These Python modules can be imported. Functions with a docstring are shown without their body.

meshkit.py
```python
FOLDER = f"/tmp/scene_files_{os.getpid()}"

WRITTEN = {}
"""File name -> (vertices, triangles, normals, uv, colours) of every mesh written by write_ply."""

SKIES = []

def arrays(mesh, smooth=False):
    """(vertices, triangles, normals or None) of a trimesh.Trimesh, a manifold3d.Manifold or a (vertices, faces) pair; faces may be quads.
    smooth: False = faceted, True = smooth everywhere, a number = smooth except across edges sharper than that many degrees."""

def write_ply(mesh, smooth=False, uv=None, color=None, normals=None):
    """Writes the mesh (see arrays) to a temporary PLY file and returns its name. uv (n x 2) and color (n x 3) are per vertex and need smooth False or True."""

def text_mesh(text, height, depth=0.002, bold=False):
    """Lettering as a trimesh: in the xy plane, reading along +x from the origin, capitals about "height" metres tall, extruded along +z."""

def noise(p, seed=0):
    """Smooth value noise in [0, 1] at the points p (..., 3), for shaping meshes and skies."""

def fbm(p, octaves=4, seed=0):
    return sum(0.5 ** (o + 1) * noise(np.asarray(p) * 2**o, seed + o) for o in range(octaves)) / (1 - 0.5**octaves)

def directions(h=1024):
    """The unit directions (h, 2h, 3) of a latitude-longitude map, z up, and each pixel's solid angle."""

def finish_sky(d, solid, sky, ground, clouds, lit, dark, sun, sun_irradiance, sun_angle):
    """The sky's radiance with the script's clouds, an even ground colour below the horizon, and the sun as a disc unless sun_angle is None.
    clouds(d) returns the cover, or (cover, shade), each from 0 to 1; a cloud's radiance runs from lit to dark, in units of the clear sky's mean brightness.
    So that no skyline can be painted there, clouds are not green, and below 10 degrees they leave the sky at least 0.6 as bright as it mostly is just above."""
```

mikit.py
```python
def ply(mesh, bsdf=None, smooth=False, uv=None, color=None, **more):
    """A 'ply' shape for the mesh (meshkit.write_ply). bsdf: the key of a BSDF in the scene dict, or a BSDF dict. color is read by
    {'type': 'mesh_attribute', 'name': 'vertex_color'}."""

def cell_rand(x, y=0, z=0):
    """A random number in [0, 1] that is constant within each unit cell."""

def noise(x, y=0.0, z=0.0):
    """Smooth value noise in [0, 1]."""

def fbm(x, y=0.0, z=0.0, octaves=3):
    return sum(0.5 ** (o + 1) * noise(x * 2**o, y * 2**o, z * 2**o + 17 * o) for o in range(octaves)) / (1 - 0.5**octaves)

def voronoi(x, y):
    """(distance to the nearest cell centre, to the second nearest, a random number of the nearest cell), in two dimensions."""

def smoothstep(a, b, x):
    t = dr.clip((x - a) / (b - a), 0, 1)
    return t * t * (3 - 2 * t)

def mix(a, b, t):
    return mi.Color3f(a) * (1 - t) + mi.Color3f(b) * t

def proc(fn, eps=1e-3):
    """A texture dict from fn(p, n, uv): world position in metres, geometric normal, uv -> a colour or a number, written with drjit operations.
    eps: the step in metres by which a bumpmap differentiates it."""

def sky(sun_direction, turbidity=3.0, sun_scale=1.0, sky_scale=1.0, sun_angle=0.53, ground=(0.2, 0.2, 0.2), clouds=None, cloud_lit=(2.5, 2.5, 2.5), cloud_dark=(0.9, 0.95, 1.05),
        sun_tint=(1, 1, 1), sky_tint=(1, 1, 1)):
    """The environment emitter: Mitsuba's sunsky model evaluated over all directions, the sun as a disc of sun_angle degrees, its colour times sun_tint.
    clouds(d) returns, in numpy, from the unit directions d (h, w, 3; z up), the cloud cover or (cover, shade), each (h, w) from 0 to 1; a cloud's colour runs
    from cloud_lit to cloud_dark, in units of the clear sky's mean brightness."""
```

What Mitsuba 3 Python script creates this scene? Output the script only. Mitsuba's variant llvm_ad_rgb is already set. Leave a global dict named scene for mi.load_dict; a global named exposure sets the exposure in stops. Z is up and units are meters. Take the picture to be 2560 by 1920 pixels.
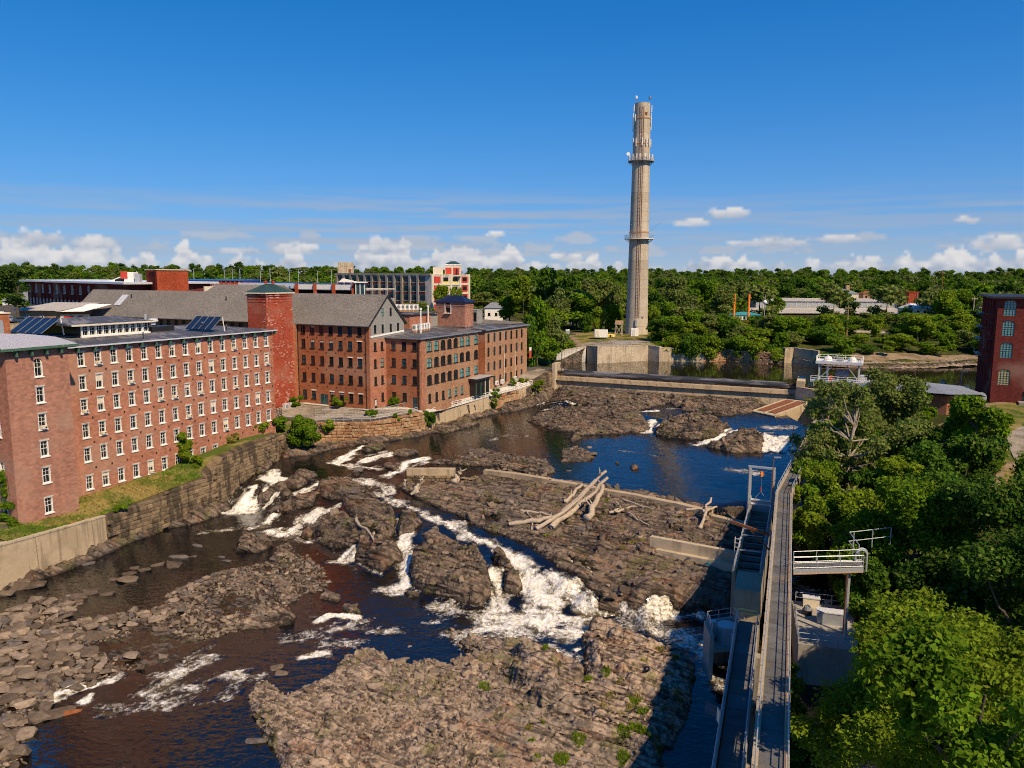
import math, numpy as np, trimesh, shapely, mitsuba as mi, drjit as dr, mikit, meshkit
from mikit import noise, fbm, voronoi, cell_rand, smoothstep, mix, proc
from scipy.interpolate import LinearNDInterpolator, NearestNDInterpolator
from scipy.ndimage import distance_transform_edt, gaussian_filter
T = mi.ScalarTransform4f
scene, labels = {}, {}
A_ = np.array

# ---------------------------------------------------------------- camera, sky, exposure
exposure = 1.75
PITCH, ROLL, EYE = math.radians(7.85), 0.0055, A_([0, 0, 39.0])
_f = A_([0, math.cos(PITCH), -math.sin(PITCH)])
_r = A_([1., 0, 0]) * math.cos(ROLL) + np.cross([1., 0, 0], _f) * math.sin(ROLL)
scene['camera'] = {'type': 'perspective', 'fov': 66.22, 'fov_axis': 'x', 'near_clip': 1.0, 'far_clip': 20000.0,
                   'to_world': T().look_at(origin=EYE.tolist(), target=(EYE + _f).tolist(), up=np.cross(_r, _f).tolist())}


def clouds(d):
    az = np.degrees(np.arctan2(d[..., 0], d[..., 1])); el = np.degrees(np.arcsin(np.clip(d[..., 2], -1, 1)))
    p = lambda a, b, c=0.0: np.stack([az * a, el * b, np.full_like(az, c)], -1)
    # a row of heaped cumulus low on the horizon
    fine = meshkit.fbm(p(1.6, 2.4), 4, 3)
    heap = meshkit.fbm(p(.20, 0), 2, 5) * 1.0 + meshkit.fbm(p(.85, 0, 3), 3, 6) * 1.15 - .62
    top = .35 + 2.1 * np.clip(heap, 0, 1.2) * np.where(az > 9, .72, 1) + (fine - .5) * 1.5
    body = np.clip((top - el) / .16, 0, 1) * np.clip((el + .6) / .5, 0, 1)
    shade = np.clip(1.05 - .95 * np.clip((el - .3) / 1.1, 0, 1) - (fine - .5) * 1.8, 0, 1)
    # separate small puffs
    fine2 = meshkit.fbm(p(1.3, 2.6, 9), 4, 8)
    cover2 = np.zeros_like(az); sh2 = np.zeros_like(az)
    for a, e, w, h in ((12.9, 3.6, 1.6, .40), (15.1, 4.25, 1.7, .40), (18.0, 2.3, 2.6, .40), (22.3, 2.5, 2.0, .3), (-1.1, 2.85, .6, .28), (31.4, 2.0, 1.6, .6), (29.6, 3.6, .7, .25),
                       (-30.8, 2.0, 1.7, .7), (-27.6, 1.9, 1.6, .5), (-15.6, 1.7, 2.0, .55), (-9.0, 1.9, 1.9, .65), (-18.7, 1.5, 1.6, .4), (4.0, 1.3, 1.6, .35)):
        q = 1 - np.sqrt(((az - a) / w) ** 2 + (np.where(el < e, (el - e) * 1.7, el - e) / h) ** 2) + (fine2 - .5) * 1.5
        cover2 = np.maximum(cover2, np.clip(q / .22, 0, 1)); sh2 = np.where(q > .0, np.clip(.55 - (el - e) / h * .55 - (fine2 - .5), 0, 1), sh2)
    scud = meshkit.fbm(p(.42, 1.5, 4), 5, 14) * np.clip((4.2 - el) / 1.5, 0, 1) * np.clip((el - .9) / .6, 0, 1)
    q3 = np.clip((scud - .565) / .07, 0, 1) * .8; sh2 = np.where(q3 > cover2, .72, sh2); cover2 = np.maximum(cover2, q3)
    # long thin grey bands
    band = meshkit.fbm(p(.07, 2.6, 1), 4, 11) * .7 + meshkit.fbm(p(.35, 6.0, 2), 3, 12) * .3
    side = np.clip(1.15 - np.abs(az + 6) / 34, .5, 1) * np.clip((6.2 - el) / 2.2, 0, 1) * np.clip((el - .3) / 1.2, 0, 1)
    far = np.clip(1 - np.abs(az - 31) / 7, 0, 1) * np.clip(1 - np.abs(el - 4.3) / .8, 0, 1)
    band = np.clip((band - .42) / .16, 0, 1) * np.maximum(side, far) * .8
    haze = .62 * np.exp(-np.maximum(el, 0) / 5.6) + .20 * np.exp(-np.maximum(el, 0) / 2.2)      # the pale air low in the sky
    cover = 1 - (1 - body * .95) * (1 - cover2 * .95) * (1 - band) * (1 - haze)
    tot = body + cover2 + band + haze + 1e-6
    return cover, (body * shade + cover2 * sh2 + band * .88 + haze * .55) / tot


scene['sky'] = mikit.sky((.416, -.573, .707), turbidity=2.6, clouds=clouds, cloud_lit=(4.4, 4.2, 4.0), cloud_dark=(1.3, 1.72, 2.45), sky_tint=(.02, .56, 1.03), sun_tint=(1.08, 1.0, .86))


# ---------------------------------------------------------------- helpers
def number(k):
    if k not in scene and k not in labels: return k
    i = 1
    while f'{k}_{i:03d}' in scene or f'{k}_{i:03d}' in labels: i += 1
    return f'{k}_{i:03d}'


_next = {}


def fresh(k):
    n = _next.get(k, 0); _next[k] = n + 1
    return k if n == 0 else f'{k}_{n:03d}'


def tag(k, label=None, cat=None, group=None, kind=None):
    d = labels.setdefault(k, {})
    for a, b in (('label', label), ('category', cat), ('group', group), ('kind', kind)):
        if b: d[a] = b
    return k


def thing(name, label, cat, group=None):
    return tag(fresh(name), label, cat, group)


def add(name, mesh, bsdf=None, parent=None, smooth=False, uv=None, to=None, **tags):
    """one entry of the scene; mesh is a shape dict, an MB or a mesh"""
    k = fresh(f'{parent}__{name}' if parent else name)
    if isinstance(mesh, MB): mesh = mesh.mesh()
    if not isinstance(mesh, dict):
        if uv is not None and len(np.shape(uv)) == 1: uv = np.tile(np.asarray(uv, float), (len(mesh[0]) if isinstance(mesh, tuple) else len(mesh.vertices), 1))
        mesh = mikit.ply(mesh, bsdf, smooth, uv=uv)
    d = dict(mesh)
    if to is not None: d['to_world'] = to
    scene[k] = d
    if tags: tag(k, **tags)
    return k


def frame(o, x, y, z=(0, 0, 1)):
    """matrix with the axes x, y, z and origin o"""
    m = np.eye(4); m[:3, 0], m[:3, 1], m[:3, 2], m[:3, 3] = x, y, z, o
    return T(m.tolist())


class MB:
    """collects pieces of one mesh"""
    def __init__(s): s.v, s.f, s.n = [], [], 0

    def raw(s, v, f):
        v = np.asarray(v, float); f = np.asarray(f, int)
        if f.shape[1] == 4: f = np.vstack([f[:, [0, 1, 2]], f[:, [0, 2, 3]]])
        s.v.append(v); s.f.append(f + s.n); s.n += len(v); return s

    def box(s, c, d, x=(1, 0, 0), y=(0, 1, 0), z=(0, 0, 1)):
        c, x, y, z = (A_(q, float) for q in (c, x, y, z)); d = A_(d, float) / 2
        v = A_([c + i * d[0] * x + j * d[1] * y + k * d[2] * z for i in (-1, 1) for j in (-1, 1) for k in (-1, 1)])
        f = [[0, 1, 3, 2], [4, 6, 7, 5], [0, 4, 5, 1], [2, 3, 7, 6], [0, 2, 6, 4], [1, 5, 7, 3]]
        if np.dot(np.cross(x, y), z) < 0: f = [q[::-1] for q in f]
        return s.raw(v, f)

    def span(s, a, b):
        a, b = A_(a, float), A_(b, float); return s.box((a + b) / 2, np.abs(b - a))

    def bar(s, p, q, w, h=None, up=(0, 0, 1)):
        p, q = A_(p, float), A_(q, float); y = q - p; L = np.linalg.norm(y)
        if L < 1e-6: return s
        y /= L; x = np.cross(y, up)
        if np.linalg.norm(x) < 1e-3: x = np.cross(y, (1, 0, 0))
        x /= np.linalg.norm(x); z = np.cross(x, y)
        return s.box((p + q) / 2, (w, L, h or w), x, y, z)

    def tube(s, pts, r, n=6, cap=True):
        pts = A_(pts, float); r = np.broadcast_to(A_(r, float), (len(pts),)); t = np.gradient(pts, axis=0); t /= np.linalg.norm(t, axis=1, keepdims=True) + 1e-9
        a = np.cross(t, np.where(np.abs(t[:, 2:]) < .9, [[0, 0, 1.]], [[1., 0, 0]])); a /= np.linalg.norm(a, axis=1, keepdims=True) + 1e-9; b = np.cross(t, a)
        an = np.arange(n) * 2 * math.pi / n
        v = pts[:, None] + r[:, None, None] * (np.cos(an)[None, :, None] * a[:, None] + np.sin(an)[None, :, None] * b[:, None])
        f = [[i * n + j, i * n + (j + 1) % n, (i + 1) * n + (j + 1) % n, (i + 1) * n + j] for i in range(len(pts) - 1) for j in range(n)]
        v = v.reshape(-1, 3); tri = np.vstack([A_(f)[:, [0, 1, 2]], A_(f)[:, [0, 2, 3]]])
        if cap:
            tri = np.vstack([tri, [[0, j + 1, j] for j in range(1, n - 1)], [[len(v) - n, len(v) - n + j, len(v) - n + j + 1] for j in range(1, n - 1)]])
        return s.raw(v, tri[:, ::-1])

    def prism(s, poly, z0, z1):
        """upright prism over a ccw polygon of xy points; z1 may be a list of heights"""
        P = A_(poly, float)
        if np.sum(P[:, 0] * np.roll(P[:, 1], -1) - np.roll(P[:, 0], -1) * P[:, 1]) < 0:
            P = P[::-1]; z1 = z1[::-1] if np.ndim(z1) else z1; z0 = z0[::-1] if np.ndim(z0) else z0
        n = len(P); b = np.column_stack([P, np.broadcast_to(z0, (n,))]); t = np.column_stack([P, np.broadcast_to(z1, (n,))])
        f = [[i, (i + 1) % n, n + (i + 1) % n] for i in range(n)] + [[i, n + (i + 1) % n, n + i] for i in range(n)]
        e = trimesh.creation.triangulate_polygon(shapely.Polygon(P), engine='earcut')
        idx = [int(np.argmin(np.abs(P - q).sum(1))) for q in e[0]]
        for tr in e[1]:
            a, bb, c = (idx[k] for k in tr)
            if np.cross(P[bb] - P[a], P[c] - P[a]) < 0: bb, c = c, bb
            f += [[n + a, n + bb, n + c], [a, c, bb]]
        return s.raw(np.vstack([b, t]), f)

    def quad(s, *p): return s.raw(p, [[0, 1, 2, 3]] if len(p) == 4 else [[0, 1, 2]])

    def mesh(s): return np.vstack(s.v), np.vstack(s.f)


def rgb(r, g, b): return {'type': 'rgb', 'value': [r, g, b]}


def paint(k, c, rough=.6, spec=.4, **more):
    scene[k] = {'type': 'twosided', 'bsdf': {'type': 'principled', 'base_color': rgb(*c), 'roughness': rough, 'specular': spec, **more}}


def sel(i, cols):
    """palette: the colour number i"""
    out = mi.Color3f(cols[0])
    for k, c in enumerate(cols[1:], 1): out = dr.select(i > k - .5, mi.Color3f(c), out)
    return out


# ---------------------------------------------------------------- materials
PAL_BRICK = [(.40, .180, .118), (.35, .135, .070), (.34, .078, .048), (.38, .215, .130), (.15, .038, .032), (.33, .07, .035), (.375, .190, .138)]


def brick_col(p, n, uv):
    c = sel(uv.x, PAL_BRICK)
    h = dr.select(dr.abs(n.x) > dr.abs(n.y), p.y, p.x) * 1.0
    big = fbm(p.x * .13 + p.z * .05, p.y * .13, p.z * .16, 3)
    streak = fbm(h * 1.3, p.z * .12, 3.0, 3)
    r = cell_rand(dr.floor(h * 2.4 + .5 * cell_rand(dr.floor(p.z * 4))), dr.floor(p.z * 4), 1)
    fine = fbm(p.x * 2.2, p.y * 2.2, p.z * 3.5, 2)
    v = .74 + .26 * big + .34 * (r - .5) + .34 * (fine - .5) + .30 * (streak - .5) + .12
    c = c * v
    c = mix(c, mi.Color3f(.36, .25, .19), smoothstep(.56, .74, big) * .45)
    worn = smoothstep(.80, .86, r) * smoothstep(.42, .62, fbm(p.x * .35, p.y * .35, p.z * .35, 2)) * dr.select(dr.abs(uv.x - 2) < .4, 1.0, 0.0)
    return mix(c, mi.Color3f(.62, .45, .40), worn * .55)


scene['m_brick'] = {'type': 'twosided', 'bsdf': {'type': 'diffuse', 'reflectance': proc(brick_col)}}
PAL_CONC = [(.50, .40, .27), (.42, .35, .25), (.55, .46, .33), (.36, .34, .31), (.30, .24, .17), (.60, .57, .52)]


def conc_col(p, n, uv):
    c = sel(uv.x, PAL_CONC)
    big = fbm(p.x * .3, p.y * .3, p.z * .3, 3)
    up = dr.abs(n.z)
    drip = fbm(p.x * 1.7 + p.y * 1.7, p.z * .16, 1.0, 4)
    fine = fbm(p.x * 4, p.y * 4, p.z * 4, 2)
    v = .70 + .45 * big + .25 * (fine - .5)
    c = c * v
    c = mix(c, mi.Color3f(.09, .075, .055), smoothstep(.52, .74, drip) * (1 - up) * .42)
    return mix(c, mi.Color3f(.20, .15, .09), smoothstep(.58, .72, big) * .35)


scene['m_concrete'] = {'type': 'twosided', 'bsdf': {'type': 'diffuse', 'reflectance': proc(conc_col)}}
SX, SY = -.49, -.87   # across the strike of the ledge


def rock_col(p, n, uv):
    ac, al = p.x * .495 + p.y * .869, p.x * .869 - p.y * .495
    big = fbm(p.x * .12, p.y * .12, p.z * .2, 3)
    lay = fbm(ac * 1.8 + p.z * .8, al * .09, p.z * .5, 4)
    fine = fbm(p.x * 2.6, p.y * 2.6, p.z * 2.6, 3)
    c = mix(mi.Color3f(.112, .086, .067), mi.Color3f(.285, .212, .155), smoothstep(.36, .64, lay * .62 + fine * .38))
    c = mix(c, mi.Color3f(.365, .280, .210), smoothstep(.1, .8, uv.y) * smoothstep(.34, .62, fine) * .9)
    c = mix(c, mi.Color3f(.155, .135, .115), smoothstep(.55, .68, big) * .55)
    c = mix(c, mi.Color3f(.27, .12, .055), smoothstep(.62, .72, fbm(al * .25, ac * .7, 7.0, 3)) * .35)
    c = mix(c, mi.Color3f(.13, .13, .035), smoothstep(.64, .74, fbm(p.x * .45, p.y * .45, 21.0, 3)) * .55)
    c = c * (.70 + .30 * smoothstep(.2, .8, uv.y))
    c2 = 1 - smoothstep(.0, .06, dr.abs(fbm(al * .8 + 5, ac * .55, 9.0, 3) - .5))
    c = c * (1 - .5 * c2)
    crack = 1 - smoothstep(.0, .08, dr.abs(fbm(ac * .9 + p.z, al * .22, 4.0, 3) - .5))
    c = c * (1 - .7 * crack) * (.72 + .56 * fine)
    wet = 1 - smoothstep(.03, .40, uv.x + (fine - .5) * .3)
    return c * (1 - .66 * wet) * 1.08


def rock_bump(p, n, uv):
    ac, al = p.x * .495 + p.y * .869, p.x * .869 - p.y * .495
    return fbm(ac * 1.9 + p.z * 1.5, al * .16, p.z, 4) * .75 + fbm(p.x * 3.2, p.y * 3.2, p.z * 3.2, 3) * .24


scene['m_rock'] = {'type': 'twosided', 'bsdf': {'type': 'bumpmap', 'arbitrary': {'type': 'proc', **proc(rock_bump, .04)}, 'scale': 1.0,
                   'bsdf': {'type': 'principled', 'base_color': proc(rock_col), 'roughness': .75, 'specular': .3}}}


def water_foam(p, n, uv):
    s = fbm(p.x * .9 + p.z * .6, p.y * .9 - p.z * .5, p.z * 1.1, 4)
    t = fbm(p.x * 3.4 + 3 * s, p.y * 3.4, p.z * 4.5, 3)
    v = fbm(p.x * 1.6 - p.y * .5 + 2 * t, p.y * .45, p.z * .3, 3)
    w = fbm(p.x * 9 + 2 * s, p.y * 7, p.z * 6, 2)
    q = uv.x * .80 + (s - .5) * .8 + (t - .5) * .9 + (w - .5) * .6 - dr.abs(v - .5) * .7
    return smoothstep(.12, .95, q) * smoothstep(.02, .12, uv.x)


def water_col(p, n, uv):
    m = water_foam(p, n, uv)
    deep = mix(mi.Color3f(.014, .009, .005), mi.Color3f(.005, .005, .006), smoothstep(.1, .9, uv.y))
    deep = mix(deep, mi.Color3f(.14, .105, .04), smoothstep(.25, .8, uv.x) * .8)
    g = fbm(p.x * 4.5, p.y * 3.0, p.z * 3.0, 3)
    return mix(deep, mix(mi.Color3f(.62, .58, .46), mi.Color3f(.84, .83, .79), smoothstep(.30, .60, g)), m)


def water_rough(p, n, uv): return mix(mi.Color3f(.07), mi.Color3f(.7), water_foam(p, n, uv))


def water_bump(p, n, uv):
    a = fbm(p.x * 1.1 + p.y * .35, p.y * 2.4, 1.0, 3) * .032 + fbm(p.x * 3.1, p.y * 5.0, 4.0, 2) * .011
    return a * (1 + 2.5 * uv.x) + fbm(p.x * 3.4, p.y * 3.4, p.z * 3, 3) * .22 * dr.minimum(uv.x, 1.0)


def pond_bump(p, n, uv): return fbm(p.x * .9, p.y * 2.0, 1.0, 3) * .006


scene['m_pond'] = {'type': 'bumpmap', 'arbitrary': {'type': 'proc', **proc(pond_bump, .05)}, 'scale': 1.0, 'bsdf': {'type': 'principled', 'base_color': rgb(.012, .010, .006), 'roughness': .06, 'specular': .5}}
scene['m_water'] = {'type': 'bumpmap', 'arbitrary': {'type': 'proc', **proc(water_bump, .03)}, 'scale': 1.0,
                    'bsdf': {'type': 'principled', 'base_color': proc(water_col), 'roughness': proc(water_rough), 'specular': .55}}
PAL_LEAF = [(.105, .190, .014), (.078, .155, .018), (.165, .240, .018), (.062, .125, .016), (.20, .25, .03), (.155, .190, .050), (.052, .100, .024), (.25, .22, .055)]


def leaf_col(p, n, uv):
    c = sel(uv.x, PAL_LEAF)
    b = fbm(p.x * .07, p.y * .07, p.z * .05, 2)
    return c * (.60 + .55 * uv.y + .5 * (b - .35))


scene['m_leaf'] = {'type': 'twosided', 'bsdf': {'type': 'principled', 'base_color': proc(leaf_col), 'roughness': .5, 'specular': .35}}
scene['m_leaf'] = {'type': 'principledthin', 'base_color': proc(leaf_col), 'roughness': .55, 'diff_trans': .75, 'spec_trans': 0.0, 'eta': 1.35}


def ground_col(p, n, uv):
    # uv.x: 0 grass, 1 dry grass, 2 dirt, 3 forest floor, 4 asphalt, 5 gravel
    c = sel(uv.x, [(.085, .115, .025), (.26, .20, .075), (.30, .225, .15), (.045, .055, .018), (.085, .085, .09), (.33, .29, .24)])
    g = fbm(p.x * .35, p.y * .35, 0.0, 4); f = fbm(p.x * 2.5, p.y * 2.5, p.z, 3)
    c = mix(c, sel(uv.x, [(.20, .18, .06), (.10, .125, .028), (.20, .15, .09), (.08, .09, .025), (.11, .105, .10), (.22, .19, .15)]), smoothstep(.42, .62, g))
    return c * (.65 + .7 * f)


scene['m_ground'] = {'type': 'twosided', 'bsdf': {'type': 'diffuse', 'reflectance': proc(ground_col)}}


def shingle_col(p, n, uv):
    r = cell_rand(dr.floor(p.x * 3.0), dr.floor(p.y * 3.0), dr.floor(p.z * 4.5)); f = fbm(p.x * .25, p.y * .25, p.z * .25, 3)
    return mi.Color3f(.215, .20, .185) * (.72 + .40 * r + .35 * (f - .5))


scene['m_shingle'] = {'type': 'twosided', 'bsdf': {'type': 'diffuse', 'reflectance': proc(shingle_col)}}


def roof_col(p, n, uv):
    f = fbm(p.x * .4, p.y * .4, p.z, 3); s = fbm(p.x * 1.5 + p.y, p.y * .25, 2.0, 3)
    return mix(mi.Color3f(.055, .055, .062), mi.Color3f(.15, .145, .15), smoothstep(.45, .7, f * .6 + s * .4))


scene['m_roof'] = {'type': 'twosided', 'bsdf': {'type': 'principled', 'base_color': proc(roof_col), 'roughness': .55, 'specular': .4}}


def stone_col(p, n, uv):
    # uv.x: tone 0..1, uv.y: 0 grey-brown blocks, 1 warm rubble
    f = fbm(p.x * 1.5, p.y * 1.5, p.z * 1.5, 4); g = fbm(p.x * 6, p.y * 6, p.z * 6, 2)
    a = mix(mi.Color3f(.125, .095, .066), mi.Color3f(.27, .20, .125), uv.x); b = mix(mi.Color3f(.30, .16, .085), mi.Color3f(.42, .29, .17), uv.x)
    c = mix(a, b, uv.y) * (.55 + .55 * f + .45 * g)
    st = fbm(p.x * .8 + p.y * .8, p.z * .25, 8.0, 3)
    return mix(c, mi.Color3f(.045, .040, .034), smoothstep(.52, .66, st) * .7 * (1 - uv.y * .7))


scene['m_stone'] = {'type': 'twosided', 'bsdf': {'type': 'diffuse', 'reflectance': proc(stone_col)}}


def wood_col(p, n, uv):
    g = fbm(p.x * 3 + p.y * 2, p.y * 3, p.z * 3, 3)
    a = mix(mi.Color3f(.34, .28, .22), mi.Color3f(.52, .44, .35), g)
    return dr.select(uv.x > .5, mix(mi.Color3f(.06, .048, .036), mi.Color3f(.17, .14, .11), g), a)


scene['m_wood'] = {'type': 'twosided', 'bsdf': {'type': 'diffuse', 'reflectance': proc(wood_col)}}
paint('m_white', (.78, .77, .73), .5)
paint('m_cream', (.66, .60, .47), .6)
paint('m_glass', (.012, .016, .020), .06, .7)
paint('m_glassblue', (.02, .06, .085), .08, .8)
paint('m_glassteal', (.16, .36, .36), .15, .6)
paint('m_glassyellow', (.48, .46, .26), .2, .5)
paint('m_darkframe', (.022, .020, .020), .5)
paint('m_galv', (.42, .45, .48), .42, .5, metallic=.35)
paint('m_steel', (.20, .22, .25), .5, .5)
paint('m_rust', (.20, .075, .035), .8)
paint('m_rustlight', (.42, .26, .15), .8)
paint('m_siding', (.27, .265, .25), .6)
paint('m_greenroof', (.030, .068, .066), .4, .5)
paint('m_navyroof', (.012, .016, .045), .35, .5)
paint('m_blue', (.02, .13, .50), .5)
paint('m_red', (.50, .055, .035), .6)
paint('m_orange', (.85, .23, .02), .5)
paint('m_yellow', (.80, .62, .15), .6)
paint('m_black', (.02, .02, .022), .38, .5)
paint('m_silver', (.55, .57, .62), .3, .6)
paint('m_tin', (.34, .32, .29), .6)
paint('m_deck', (.215, .215, .21), .7)
paint('m_green', (.06, .13, .085), .5)
paint('m_membrane', (.36, .36, .40), .45, .5)
paint('m_teal', (.04, .25, .27), .5)
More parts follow.
